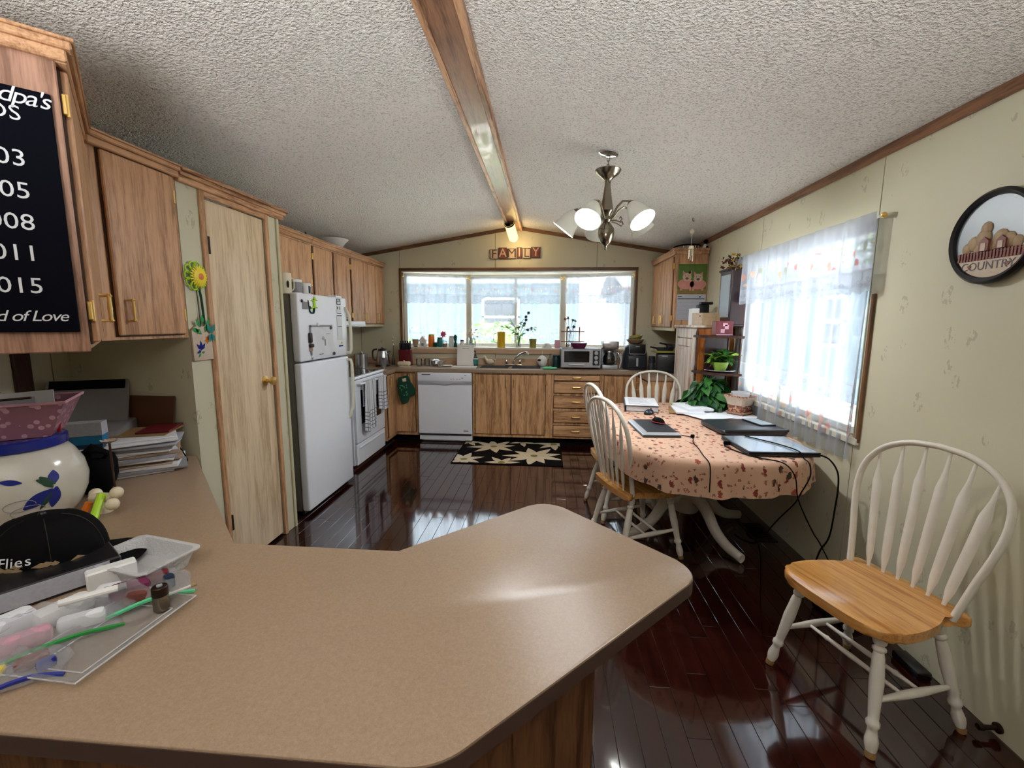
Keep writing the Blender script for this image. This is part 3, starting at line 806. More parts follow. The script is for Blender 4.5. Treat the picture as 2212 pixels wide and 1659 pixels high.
ob('slab', B().prism(pen, 0.724, 0.762, 0.004, 2), 'counter', t)
ob('edge_band', B().prism(fillet([(-2.43, 2.0745), (-1.7905, 2.0745), (-0.966, 1.2275), (-0.436, 1.2255), (0.006, 1.667, 0.09), (0.449, 1.19, 0.09), (-0.1615, 0.5865, 0.13), (-1.3005, 0.5865), (-2.43, 1.2985)][::-1]), 0.7225, 0.7575), 'counter_edge_shaded', t)
t = thing('peninsula_cabinet', 'shade darkened oak panelled cabinet carrying the desk height counter', 'cabinet', (0, 0, 0))
ob('carcass', B().prism([(-2.42, 2.06), (-1.81, 2.06), (-0.975, 1.20), (-0.425, 1.20), (-0.30, 1.32), (0.11, 0.91), (-0.185, 0.615), (-1.28, 0.615), (-2.42, 1.31)][::-1], 0, 0.722), 'pen_wood_shaded', t, smooth=0)
ob('corner_strip', B().box(0.092, 0.118, 0.898, 0.924, 0, 0.722, 0.004), 'pen_wood_shaded', t)

# refrigerator
t = thing('refrigerator', 'white top freezer refrigerator with notes and magnets on its door', 'refrigerator', (-1.745, 3.03, 0), pi/2)
ob('body', B().box(0.004, 0.756, 0.066, 0.66, 0.03, 1.64, 0.008, 2), 'appliance_side_shaded', t)
ob('toe_grille', B().box(0.01, 0.75, 0.05, 0.066, 0.01, 0.06), 'black', t)
fz = ob('freezer_door', B().box(0, 0.76, 0, 0.062, 1.158, 1.648, 0.014, 3), 'appliance', t)
fd = ob('refrigerator_door', B().box(0, 0.76, 0, 0.062, 0.035, 1.146, 0.014, 3), 'appliance', t)
def fhandle(par, z0, z1, up_):
    m = z0 if up_ else z1; e = z1 if up_ else z0; dz = (e-m)
    pts = [(0.722, 0.0, m+dz*0.03), (0.722, -0.034, m+dz*0.035), (0.722, -0.044, m+dz*0.10), (0.722, -0.046, m+dz*0.5), (0.722, -0.038, m+dz*0.82), (0.722, -0.008, m+dz*0.97), (0.722, 0.0, e)]
    ob('handle', B().tube(pts, 0.010, 10, 1.3, ref=(1, 0, 0)), 'handle_cream', par)
fhandle(fz, 1.165, 1.57, True); fhandle(fd, 0.60, 1.135, False)
for z in (1.653,): ob('hinge_cover', B().box(0.60, 0.70, 0.01, 0.09, 1.645, 1.662, 0.004), 'appliance', t)

# stove
t = thing('stove', 'white electric stove with tea towels over its oven door', 'stove', (-1.83, 4.062, 0), pi/2)
ob('body', B().box(0, 0.76, 0.025, 0.58, 0.04, 0.90, 0.003), 'appliance', t)
ob('cooktop', B().box(0, 0.76, -0.012, 0.58, 0.895, 0.918, 0.005), 'appliance', t)
gl = ob('glass_top', B().box(0.03, 0.73, 0.03, 0.52, 0.917, 0.921), 'black_glass', t)
for x, y in ((0.2, 0.15), (0.56, 0.15), (0.2, 0.4), (0.56, 0.4)):
    ob('burner_ring', B().lathe([(0.085, 0), (0.09, 0.0008), (0.085, 0.001)], 24, (x, y, 0.921), cap=False), 'maroon', gl)
bgd = ob('back_guard', B().box(0, 0.76, 0.52, 0.585, 0.918, 1.06, 0.008), 'appliance', t)
for x in (0.08, 0.17, 0.59, 0.68):
    ob('knob', B().lathe([(0.018, 0), (0.016, 0.02), (0, 0.022)], 12, (x, 0.52, 1.0), Matrix.Rotation(pi/2, 4, 'X')), 'black', bgd)
ov = ob('oven_door', B().box(0.01, 0.75, -0.008, 0.024, 0.262, 0.885, 0.006), 'appliance', t)
ob('window', B().box(0.12, 0.64, -0.010, -0.006, 0.44, 0.78), 'black_glass', ov)
ob('handle', B().tube([(0.04, -0.008, 0.852), (0.04, -0.045, 0.852), (0.07, -0.052, 0.852), (0.69, -0.052, 0.852), (0.72, -0.045, 0.852), (0.72, -0.008, 0.852)], 0.012, 8), 'appliance', ov)
ob('drawer', B().box(0.01, 0.75, -0.004, 0.024, 0.045, 0.250, 0.005).box(0.06, 0.70, -0.016, -0.003, 0.205, 0.222, 0.004), 'appliance', t)

# range hood
t = thing('range_hood', 'slim white range hood under the oak cupboard over the stove', 'hood', (-1.96, 4.06, 0), pi/2)
ob('canopy', B().prism([(0, 0), (0.64, 0), (0.64, 0.47), (0, 0.47)], 1.405, 1.45, 0.006), 'appliance', t)
ob('vent_lip', B().box(0.0, 0.64, -0.006, 0.02, 1.398, 1.41, 0.002), 'steel', t)

# dishwasher
t = thing('dishwasher', 'white built-in dishwasher between the oak base cupboards', 'dishwasher', (-1.528, 5.135, 0), 0)
ob('tub', B().box(0.004, 0.646, 0.03, 0.55, 0.03, 0.86), 'appliance', t, smooth=0)
dd = ob('door_panel', B().box(0.0, 0.650, -0.004, 0.03, 0.112, 0.708, 0.006), 'appliance', t)
ob('badge', B().box(0.548, 0.606, -0.0055, -0.003, 0.150, 0.158), 'ink', dd)
cp = ob('control_panel', B().box(0.0, 0.650, -0.010, 0.03, 0.752, 0.855, 0.008, 2), 'appliance', t)
ob('badge', B().box(0.055, 0.155, -0.0118, -0.009, 0.826, 0.834), 'ink', cp)
for x in (0.40, 0.43, 0.47, 0.50): ob('button', B().box(x, x+0.014, -0.0118, -0.009, 0.775, 0.781), 'linen_grey', cp)
for x in (0.53, 0.565): ob('button', B().box(x, x+0.02, -0.0118, -0.009, 0.790 + (x-0.53)*0.9, 0.796 + (x-0.53)*0.9), 'darkgrey', cp)
hb = B()
def hbf(u, v):
    x = 0.65*u; sag = 0.030*math.exp(-((u-0.5)/0.22)**2)
    z = 0.752 - v*0.040; y = -0.006 - 0.018*math.exp(-((u-0.5)/0.25)**2)*sin(pi*min(1, v*1.2))
    return (x, y, z + (0.012 - sag)*(1 if 0 < v < 1 else 0)), (u, v)
hb.grid(hbf, 24, 6); ob('handle_strip', hb, 'silver', t)
ob('kick_plate', B().box(0.02, 0.63, 0.06, 0.07, 0.01, 0.09), 'appliance', t)
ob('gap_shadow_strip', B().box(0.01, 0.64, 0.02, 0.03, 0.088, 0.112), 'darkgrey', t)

# sink and faucet
t = thing('sink', 'stainless steel double bowl sink set into the worktop', 'sink', (-0.44, 5.41, 0.9))
rim = B()
for x0, x1, y0, y1 in ((-0.40, 0.40, -0.20, -0.165), (-0.40, 0.40, 0.15, 0.20), (-0.40, -0.365, -0.165, 0.15), (0.365, 0.40, -0.165, 0.15), (-0.02, 0.02, -0.165, 0.15)): rim.box(x0, x1, y0, y1, 0.0, 0.005)
ob('rim', rim, 'steel', t)
for x0, x1 in ((-0.365, -0.02), (0.02, 0.365)):
    bb = B().box(x0, x1, -0.165, 0.15, -0.17, -0.165).box(x0-0.004, x0, -0.165, 0.15, -0.17, 0.002).box(x1, x1+0.004, -0.165, 0.15, -0.17, 0.002).box(x0, x1, -0.169, -0.165, -0.17, 0.002).box(x0, x1, 0.15, 0.154, -0.17, 0.002)
    ob('bowl', bb, 'steel', t)
fa = thing('faucet', 'chrome swing faucet with two levers behind the sink', 'faucet', (-0.42, 5.585, 0.905))
ob('base', B().box(-0.11, 0.11, -0.022, 0.022, 0, 0.018, 0.008), 'chrome', fa)
ob('spout', B().tube([(0, 0, 0.01), (0, -0.01, 0.05), (0.03, -0.03, 0.10), (0.09, -0.08, 0.155), (0.16, -0.13, 0.18), (0.185, -0.15, 0.175), (0.19, -0.153, 0.15)], [0.011, 0.010, 0.010, 0.010, 0.010, 0.012, 0.012], 10), 'chrome', fa)
for x in (-0.085, 0.085):
    ob('lever', B().lathe([(0.014, 0), (0.012, 0.03), (0.018, 0.04), (0.014, 0.06), (0, 0.065)], 10, (x, 0, 0.016)), 'chrome', fa)

# chandelier
cz = 2.502
ch = thing('chandelier', 'five arm nickel chandelier with frosted glass shades over the table', 'chandelier', (0.366, 2.988, 0))
sl = Matrix.Rotation(math.atan(0.163), 4, 'Y')
ob('canopy', B().lathe([(0.0, -0.024), (0.012, -0.024), (0.018, -0.018), (0.045, -0.016), (0.062, -0.008), (0.063, 0.004)], 28, (0, 0, cz), sl), 'chrome', ch)
for k in range(4):
    z = cz - 0.036 - 0.022*k
    Mx = Matrix.Rotation((k % 2)*pi/2, 4, 'Z')
    pts = [Mx @ Vector((0.008*cos(a), 0, 0.016*sin(a))) + Vector((0, 0, z)) for a in [2*pi*i/12 for i in range(12)]]
    ob('chain_link', B().tube(pts, 0.0022, 6, closed=True), 'antique', ch)
ob('cup', B().lathe([(0.080, 2.402), (0.082, 2.397), (0.068, 2.375), (0.04, 2.355), (0.022, 2.340), (0.018, 2.328), (0.02, 2.322), (0.0, 2.320)], 28), 'antique', ch)
ob('column', B().lathe([(0.0, 2.332), (0.017, 2.332), (0.020, 2.30), (0.028, 2.24), (0.038, 2.18), (0.042, 2.155), (0.030, 2.14), (0.022, 2.12), (0.030, 2.10), (0.022, 2.085), (0.0, 2.08)], 28), 'antique', ch)
ob('bowl', B().lathe([(0.0, 2.095), (0.018, 2.09), (0.036, 2.065), (0.050, 2.045), (0.053, 2.02), (0.046, 1.985), (0.030, 1.955), (0.012, 1.942), (0.007, 1.928), (0.009, 1.922), (0.003, 1.912), (0, 1.910)], 28), 'antique', ch)
bulbs = []
for k, adeg in enumerate((-48, 24, 96, 168, 240)):
    a = rad(adeg); d = Vector((cos(a), sin(a), 0)); zz = Vector((0, 0, 1))
    arm = [d*0.03 + zz*2.10, d*0.055 + zz*2.125, d*0.085 + zz*2.165, d*0.125 + zz*2.190, d*0.165 + zz*2.182, d*0.190 + zz*2.160]
    am = ob('arm', B().tube(arm, 0.0065, 8), 'antique', ch)
    ob('scroll', B().tube([d*0.04 + zz*2.09, d*0.075 + zz*2.085, d*0.11 + zz*2.070, d*0.125 + zz*2.085, d*0.115 + zz*2.10, d*0.105 + zz*2.092], 0.004, 6), 'antique', am)
    ax = (d*0.62 - zz*0.78).normalized(); q = Vector((0, 0, -1)).rotation_difference(ax).to_matrix().to_4x4()
    c0 = d*0.185 + zz*2.168
    ob('socket', B().lathe([(0.012, 0.01), (0.024, -0.005), (0.027, -0.025), (0.024, -0.03), (0, -0.03)], 14, c0, q), 'antique', am)
    pr = [(0.026, -0.012), (0.036, -0.022), (0.050, -0.050), (0.061, -0.085), (0.070, -0.120), (0.081, -0.150)]
    pr2 = pr + [(r-0.003, z) for r, z in pr[::-1]]
    ob('shade', B().lathe(pr2, 26, c0, q, cap=False), 'shade', ch)
    ob('bulb', B().ball(c0 + ax*0.075, 0.022), 'bulb_white', am)
    lamp('chandelier_bulb', 'POINT', Vector((0.366, 2.988, 0)) + c0 + ax*0.098, 9.8, (0.94, 0.97, 1.0), radius=0.024)

# spot lamp at the far end of the ridge beam
sp = thing('spot_lamp', 'brass tube spot lamp with dark mouth at the far end of the ridge beam', 'lamp', (-0.43, 5.30, 2.572))
ob('mount', B().lathe([(0.03, 0), (0.03, -0.012), (0.010, -0.018), (0.008, -0.05)], 14), 'brass', sp)
q = Matrix.Rotation(rad(52), 4, 'X') @ Matrix.Rotation(rad(-10), 4, 'Y')
Tm = Matrix.Translation((0.0, -0.02, -0.075)) @ q
tb = B().lathe([(0.0, -0.15), (0.035, -0.145), (0.054, -0.12), (0.056, 0.10), (0.052, 0.102), (0.050, 0.0)], 22, cap=False); tb.xf(Tm)
ob('tube', tb, 'bulb_warm', sp)
tb = B().lathe([(0.0, 0.03), (0.049, 0.03), (0.050, 0.101), (0.058, 0.103), (0.058, 0.085)], 22, cap=False); tb.xf(Tm)
ob('mouth_ring', tb, 'matte_black', sp)
lamp('ridge_spot_light', 'POINT', (-0.36, 5.48, 2.36), 0.8, (1.0, 0.72, 0.34), radius=0.05)
# ------------------------------------------------------------------ furniture
def catmull(P, n=6):
    P = [Vector(p) for p in P]; out = []
    for i in range(len(P)-1):
        p0, p1, p2, p3 = P[max(i-1, 0)], P[i], P[i+1], P[min(i+2, len(P)-1)]
        for k in range(n):
            t = k/n
            out.append(0.5*((2*p1) + (p2-p0)*t + (2*p0-5*p1+4*p2-p3)*t*t + (3*p1-p0-3*p2+p3)*t**3))
    out.append(P[-1]); return out
HALF = [(0, -0.218), (0.10, -0.216), (0.175, -0.198), (0.214, -0.155), (0.226, -0.10), (0.224, -0.03), (0.210, 0.045), (0.190, 0.095), (0.182, 0.125), (0.196, 0.150), (0.214, 0.172), (0.212, 0.192), (0.180, 0.203), (0.10, 0.212), (0, 0.218)]
HOOP = [(0.185, 0.43), (0.212, 0.57), (0.240, 0.70), (0.249, 0.79), (0.236, 0.87), (0.185, 0.940), (0.10, 0.982), (0, 0.994)]
LP = [(0, .014), (.03, .018), (.08, .0225), (.12, .019), (.135, .013), (.15, .0205), (.17, .0205), (.185, .0145), (.22, .018), (.42, .0215), (.66, .0165), (.70, .0155), (.72, .0205), (.75, .0205), (.77, .0145), (.80, .0155), (.86, .0205), (.90, .0195), (.945, .0150)]
def make_chair(label, group):
    t = thing('windsor_chair', label, 'chair', (0, 0, 0), 0, group)
    h = catmull([(x, y, 0) for x, y in HALF], 3)
    pl_ = [(p.x, p.y) for p in h] + [(-p.x, p.y) for p in h[-2:0:-1]]
    ob('seat', B().prism(pl_, 0.414, 0.45, 0.010, 3), 'honey', t, smooth=50)
    lean = lambda z: 0.150 + (z-0.45)*0.22
    hh = catmull([(x, lean(z), z) for x, z in HOOP], 5)
    full = hh + [Vector((-p.x, p.y, p.z)) for p in hh[-2::-1]]
    ob('bow', B().tube(full, 0.0145, 10, 0.8, ref=(0, 1, 0)), 'white_paint', t, smooth=60)
    for k in range(6):
        x0 = -0.133 + 0.266*k/5; x1 = x0*1.48
        zt = min((abs(p.x)-abs(x1))**2*100 + (0 if p.z > 0.78 else 9) for p in hh)
        zt = min([p for p in hh if p.z > 0.78], key=lambda p: abs(p.x-abs(x1))).z
        b0 = Vector((x0, 0.186 - 0.5*x0*x0, 0.44)); b1 = Vector((x1, lean(zt), zt-0.008))
        prof = [(0, .0065), (.05, .0075), (.14, .0155), (.3, .0175), (.62, .0185), (.74, .0195), (.86, .0085), (1, .0055)]
        ob('spindle', B().tube([b0.lerp(b1, s) for s, _ in prof], [r for _, r in prof], 8, 0.42, ref=(1, 0, 0)), 'white_paint', t, smooth=60)
    tops = {}
    for sx in (-1, 1):
        for sy in (-1, 1):
            a = Vector((sx*0.15, sy*0.125, 0.420)); f = Vector((sx*0.215, -0.195 if sy < 0 else 0.225, 0.0))
            lg = ob('leg', B().tube([a.lerp(f, s) for s, _ in LP], [r for _, r in LP], 12), 'white_paint', t, smooth=50)
            ob('foot_tip', B().tube([a.lerp(f, .943), a.lerp(f, .97), a.lerp(f, 0.995)], [.0152, .0165, .0145], 12), 'rubber', lg)
            tops[(sx, sy)] = (a, f)
    ends = {}
    for sx in (-1, 1):
        p0 = tops[(sx, -1)][0].lerp(tops[(sx, -1)][1], 0.56); p1 = tops[(sx, 1)][0].lerp(tops[(sx, 1)][1], 0.60)
        pf = [(0, .008), (.15, .010), (.4, .0145), (.6, .0145), (.85, .010), (1, .008)]
        ob('stretcher', B().tube([p0.lerp(p1, s) for s, _ in pf], [r for _, r in pf], 10), 'white_paint', t, smooth=50); ends[sx] = (p0, p1)
    for s_ in (0.36, 0.60):
        q0 = ends[-1][0].lerp(ends[-1][1], s_); q1 = ends[1][0].lerp(ends[1][1], s_)
        pf = [(0, .006), (.2, .008), (.23, .011), (.26, .008), (.5, .0105), (.74, .008), (.77, .011), (.8, .008), (1, .006)]
        ob('stretcher', B().tube([q0.lerp(q1, s) for s, _ in pf], [r for _, r in pf], 10), 'white_paint', t, smooth=50)
    return t
chA = make_chair('white bow back chair with a bare honey wood seat alone against the wall', 'white bow back chairs')
chA.location = (1.228, 1.664, 0); chA.rotation_euler = (0, 0, rad(-72))
dup(chA, (0.595, 2.787, 0), rad(110), 'white bow back chair tucked under the near long side of the table')
dup(chA, (0.600, 3.36, 0), rad(102), 'white bow back chair mostly hidden behind the other one on the same table side')
dup(chA, (1.00, 4.02, 0), rad(-3), 'white bow back chair at the far head of the table, its back to the drawers')

# table with pedestal
TX, TY = 0.99, 3.13
t = thing('dining_table', 'oval dining table on a cream pedestal with curved feet', 'table', (TX, TY, 0))
def sup(a, rx, ry, n=3.0):
    c_, s_ = cos(a), sin(a); k = (abs(c_)**n + abs(s_)**n)**(-1/n)
    return Vector((rx*k*c_, ry*k*s_, 0))
ob('tabletop', B().prism([tuple(sup(2*pi*i/64, 0.545, 0.855))[:2] for i in range(64)], 0.718, 0.744, 0.008), 'honey', t)
ob('pedestal', B().lathe([(0.16, 0.718), (0.16, 0.70), (0.10, 0.69), (0.07, 0.66), (0.06, 0.60), (0.075, 0.52), (0.092, 0.42), (0.088, 0.32), (0.07, 0.26), (0.095, 0.245), (0.095, 0.17), (0.075, 0.14), (0.0, 0.135)], 24, (0.01, -0.05, 0)), 'white_paint', t)
for k in range(4):
    a = rad(-66 + 90*k); d = Vector((cos(a), sin(a), 0)); o = Vector((0.01, -0.05, 0))
    pts = catmull([o + d*0.05 + Vector((0, 0, 0.24)), o + d*0.13 + Vector((0, 0, 0.255)), o + d*0.20 + Vector((0, 0, 0.20)), o + d*0.28 + Vector((0, 0, 0.11)), o + d*0.38 + Vector((0, 0, 0.055)), o + d*0.50 + Vector((0, 0, 0.032))], 4)
    ob('foot', B().tube(pts, [0.052 - 0.022*i/(len(pts)-1) for i in range(len(pts))], 10, 0.75, ref=(0, 0, 1)), 'white_paint', t, smooth=60)
def cloth(u, v):
    a = 2*pi*u; e = sup(a, 0.562, 0.872); L = e.length; d = e.normalized()
    top = 0.74
    if v < top:
        s = v/top; z = 0.7475 if s < 0.97 else 0.746
        p = e*s; return (p.x, p.y, z), (p.x, p.y)
    s = (v-top)/(1-top); drop = 0.168 + 0.012*sin(3*a+1)
    fo = (0.014*sin(17*a) + 0.008*sin(29*a+1.3))*s
    rr = 0.010*min(1, s*6) + fo + 0.012*s
    z = 0.746 - drop*s - (0.004 if s > 0 else 0)
    p = e + d*rr; q = e + d*drop*s
    return (p.x, p.y, z), (q.x, q.y)
tag(ob('tablecloth', B().grid(cloth, 120, 34, closed=True), 'tablecloth', None, (TX, TY, 0), smooth=70), 'peach tablecloth printed with dark red birdhouses over the oval table', 'tablecloth')

# ------------------------------------------------------------------ curtains
def curtain(label, loc, rz, w, ztop, zval, zbot, mv, mp, spans, seed=1, group=None, ring=False, deep=0.016, slant=0.0):
    t = thing('lace_curtain', label, 'curtain', loc, rz, group); r = random.Random(seed)
    ph = [r.uniform(0, 6.3) for _ in range(8)]
    rod = ob('rod', B().tube([(-0.01, 0.012, ztop-0.022), (w+0.01, 0.012, ztop-0.022)], 0.007, 8), 'white', t)
    for x in (-0.018, w+0.018):
        if ring: ob('finial', B().tube([(x + 0.016*cos(a), 0.012, ztop-0.022+0.016*sin(a)) for a in [2*pi*i/14 for i in range(14)]], 0.006, 6, closed=True), 'brass', rod)
        else: ob('finial', B().ball((x, 0.012, ztop-0.022), 0.014), 'brass', rod)
    H = ztop-zval
    def wav(x, k): return deep*(0.6*sin(x*46+ph[k]) + 0.5*sin(x*71+ph[k+1]) + 0.35*sin(x*23+ph[k+2]))
    def fv(u, v):
        x = w*u; sc = 0.016*abs(sin(x*pi/0.085))
        z = zval - (1-v)**3*sc + H*v
        return (x, -0.012 + wav(x, 0)*(1-0.75*v*v), z), (x*1.35, H*v)
    nn = int(w*95)
    ob('valance', B().grid(fv, nn, 10), mv, t, smooth=80)
    for i, (x0, x1, b0, b1) in enumerate(spans):
        Hp = ztop-0.03-zbot
        def fp(u, v, x0=x0, x1=x1, b0=b0, b1=b1):
            xb = b0 + (b1-b0)*u; xt = x0 + (x1-x0)*u; x = xb + (xt-xb)*v
            return (x, 0.030 + wav(xt*1.1+0.3, 3)*(1.3-0.9*v), zbot + Hp*v + 0.006*sin(xt*40)), ((xt)*1.5, Hp*v)
        ob('panel', B().grid(fp, int((x1-x0)*95), 14), mp, t, smooth=80)
    return t
curtain('white lace curtain with apple print valance on the window beside the table', (1.57, 3.97, 0), -pi/2, 1.63, 1.985, 1.615, 0.735, 'lace_valance', 'lace_panel', [(0.02, 0.62, -0.02, 0.60), (0.60, 1.60, 0.58, 1.57)], 3, deep=0.017)
a1 = math.atan2(0.27, 0.815)
cg = 'small lace curtains in the bay window'
curtain('small lace curtain on the slanted bay pane nearest the knife block', (-1.845, 5.715, 0), a1, 0.80, 2.055, 1.70, 1.15, 'lace_valance_small', 'lace_panel_small', [(0.02, 0.78, 0.05, 0.74)], 5, cg)
curtain('wide lace curtain on the middle bay pane behind the yellow jug', (-1.02, 5.985, 0), 0, 1.18, 2.045, 1.70, 1.15, 'lace_valance_small', 'lace_panel_small', [(0.01, 0.58, 0.01, 0.56), (0.60, 1.17, 0.62, 1.17)], 9, cg, True, 0.010)
curtain('small lace curtain on the slanted bay pane behind the coffee maker', (0.235, 5.985, 0), -math.atan2(0.27, 0.875), 0.84, 2.055, 1.70, 1.15, 'lace_valance_small', 'lace_panel_small', [(0.02, 0.82, 0.02, 0.80)], 14, cg, True)

# ------------------------------------------------------------------ things on the walls
t = thing('wall_sign', 'navy board with white years on the end of the angled cupboard', 'sign', (-1.4070, 1.0446, 1.722), rad(45))
ob('board', B().box(-0.15, 0.15, -0.012, 0, -0.305, 0.305, 0.002), 'navy', t)
def st(body, x, z, size, align='RIGHT', sh=0.0, sp=1.0): text('lettering', body, size, 'chalk', t, FR(x, -0.0125, z), 0.0004, align, sh, sp)
st("Grandpa's", 0.148, 0.283, 0.056, sh=0.3, sp=0.85); st('KIDS', 0.093, 0.240, 0.050)
for s, z in (('2003', 0.132), ('2005', 0.053), ('2008', -0.025), ('2011', -0.103), ('2015', -0.186)): st(s, 0.092, z, 0.057)
st('Word of Love', 0.130, -0.264, 0.040, sh=0.3, sp=0.88)

t = thing('wall_plate', 'round black rimmed country plate with relief cottages on the wall', 'plate', (1.612, 1.79, 1.765), -pi/2)
RX = Matrix.Rotation(pi/2, 4, 'X')
ob('rim', B().lathe([(0.150, 0.0), (0.166, 0.008), (0.168, 0.02), (0.158, 0.030), (0.147, 0.024), (0.144, 0.012)], 48, Mx=RX, cap=False), 'black', t)
pf = ob('face', B().lathe([(0.0, 0.010), (0.146, 0.012), (0.146, 0.006), (0, 0.004)], 48, Mx=RX, cap=False), 'skyprint', t)
def chord(z0, z1, r=0.143, n=14):
    return [(math.sqrt(max(0, r*r-z*z)), z) for z in [z0+(z1-z0)*i/n for i in range(n+1)]]
def slab2(poly, y0, y1):
    b = B(); b.prism(poly, y0, y1); b.xf(Matrix(((1, 0, 0, 0), (0, 0, 1, 0), (0, 1, 0, 0), (0, 0, 0, 1)))); return b
E_ = chord(-0.142, -0.078)
ob('lettering_band', slab2(E_ + [(-x, z) for x, z in E_[::-1]], -0.016, -0.011), 'stone_light', t)
text('lettering', 'COUNTRY', 0.042, 'darkwood', t, FR(-0.004, -0.0165, -0.101), 0.0006)
fn = B()
for i in range(20):
    x = -0.118 + 0.236*i/19
    if x*x + 0.06**2 < 0.142**2: fn.box(x-0.0035, x+0.0035, -0.019, -0.011, -0.078, -0.046)
fn.box(-0.126, 0.126, -0.017, -0.011, -0.055, -0.050).box(-0.118, 0.118, -0.017, -0.011, -0.076, -0.071)
ob('relief_fence', fn, 'fence_red', t)
rb = random.Random(4); rl = B()
for x, z, r in ((-0.095, -0.03, 0.020), (-0.07, -0.015, 0.026), (-0.035, 0.0, 0.030), (-0.028, 0.035, 0.022), (0.03, -0.01, 0.03), (0.06, -0.02, 0.026), (0.09, -0.03, 0.02), (0.0, -0.03, 0.02), (-0.05, -0.035, 0.02)): rl.ball((x, -0.012, z), r, (1, 0.35, 1.1), 10)
ob('relief_cottages', rl, 'tan', t)
for x, z, w, h in ((-0.018, -0.03, 0.036, 0.034), (0.045, -0.03, 0.034, 0.03)):
    ob('relief_house', slab2([(x-w/2, z-h/2), (x+w/2, z-h/2), (x+w/2, z+h/2), (x, z+h*0.95), (x-w/2, z+h/2)], -0.026, -0.012), 'fence_red', t)
    ob('relief_door', slab2([(x-w/4, z-h/2), (x+w/4, z-h/2), (x+w/4, z+h/3), (x-w/4, z+h/3)], -0.028, -0.024), 'stone_light', t)
for x in (-0.072, 0.072): ob('heart', slab2([(x, -0.108), (x+0.008, -0.098), (x+0.004, -0.094), (x, -0.097), (x-0.004, -0.094), (x-0.008, -0.098)], -0.018, -0.014), 'fence_red', t)

t = thing('letter_sign', 'row of six photo tiles spelling family above the bay window', 'sign', (-0.412, 5.694, 2.30), 0)
xs = -0.318
for chh, w, z0, z1, dark in (('F', 0.105, -0.07, 0.048, True), ('A', 0.10, -0.068, 0.07, 0), ('M', 0.108, -0.066, 0.058, True), ('I', 0.065, -0.06, 0.072, False), ('L', 0.098, -0.064, 0.062, True), ('Y', 0.115, -0.056, 0.076, False)):
    tl = ob('tile', B().box(xs, xs+w, -0.014, 0, z0, z1, 0.002), 'sepia_dark', t)
    ob('print_border', B().box(xs+0.007, xs+w-0.007, -0.0146, -0.0138, z0+0.007, z1-0.007), 'sepia' if dark else 'dried', tl)
    text('lettering', chh, 0.15, 'sepia_dark' if dark else 'sepia', tl, FR(xs+w/2, -0.015, (z0+z1)/2), 0.0006)
    xs += w+0.008

t = thing('flower_hanging', 'yellow cloth sunflower hanging with a painted plaque by the pantry door', 'decoration', (-1.768, 2.152, 0), pi/2)
pl = B()
for ring, n, r0, r1, w in ((0, 22, 0.012, 0.058, 0.0085), (1, 20, 0.010, 0.046, 0.009)):
    for i in range(n):
        a = 2*pi*(i+0.5*ring)/n; d = Vector((cos(a), 0, sin(a))); s = Vector((-sin(a), 0, cos(a))); y = -0.022-0.006*ring
        pl.poly([d*r0 + Vector((0, y-0.004, 1.668)), d*((r0+r1)/2) + s*w + Vector((0, y, 1.668)), d*r1 + Vector((0, y+0.004, 1.668)), d*((r0+r1)/2) - s*w + Vector((0, y, 1.668))])
fl_ = ob('petals', pl, 'petal_yellow', t, smooth=0)
ob('flower_center', B().lathe([(0.018, 0), (0.016, 0.006), (0, 0.009)], 16, (0, -0.026, 1.668), RX), 'orange', t)
lf = B()
for i in range(10):
    a = 2*pi*i/10
    lf.tube([(0.050*cos(a) - 0.012 + 0.020*cos(q), -0.008 - 0.003*(i % 2), 1.670 + 0.052*sin(a) + 0.020*sin(q)) for q in [2*pi*j/10 for j in range(10)]], 0.004, 6, closed=True)
ob('ruffle', lf, 'lime', t)
ob('stem', B().tube(catmull([(0.004, -0.010, 1.61), (0.010, -0.012, 1.56), (0.014, -0.012, 1.50), (0.018, -0.012, 1.43)], 6), 0.0055, 8), 'dark_green', t)
ob('cord', B().tube([(-0.006, -0.004, 1.60), (-0.004, -0.004, 1.50), (0.0, -0.004, 1.42)], 0.0016, 6), 'dark_green', t)
lv = B()
for x, z, a, l in ((-0.015, 1.415, 2.2, 0.05), (0.02, 1.42, 0.9, 0.05), (-0.03, 1.395, 2.8, 0.045), (0.0, 1.43, 1.6, 0.05), (-0.01, 1.38, 2.5, 0.05), (0.012, 1.39, 1.2, 0.045)):
    d = Vector((cos(a), 0, sin(a))); s = Vector((-sin(a), 0, cos(a)))*0.013; o = Vector((x, -0.016, z))
    lv.poly([o, o+d*l*0.5+s, o+d*l, o+d*l*0.5-s])
ob('cloth_leaves', lv, 'green', t, smooth=0)
pq = ob('plaque', B().prism([(-0.07, 0), (0.06, 0), (0.06, 0.15), (0.04, 0.172), (-0.045, 0.172), (-0.07, 0.15)], 0, 0.012, 0.003).xf(Matrix(((1, 0, 0, 0), (0, 0, -1, -0.001), (0, 1, 0, 1.248), (0, 0, 0, 1)))), 'stone_light', t)
def petalset(par, mat, o, items, y):
    b = B()
    for a, l, w in items:
        d = Vector((cos(a), 0, sin(a))); s = Vector((-sin(a), 0, cos(a)))*w; p = Vector((o[0], y, o[1]))
        b.poly([p, p+d*l*0.45+s, p+d*l, p+d*l*0.45-s])
    return ob('painted_flower', b, mat, par, smooth=0)
petalset(pq, 'blue', (-0.02, 1.30), [(0.9, .045, .010), (1.6, .05, .010), (2.3, .045, .010), (3.6, .035, .008)], -0.0145)
petalset(pq, 'green', (-0.025, 1.285), [(0.2, .03, .006), (2.9, .03, .006), (4.0, .03, .006)], -0.0142)
petalset(pq, 'orange', (0.025, 1.35), [(0.9, .022, .007), (2.1, .022, .007), (3.3, .022, .007), (4.6, .022, .007)], -0.0145)
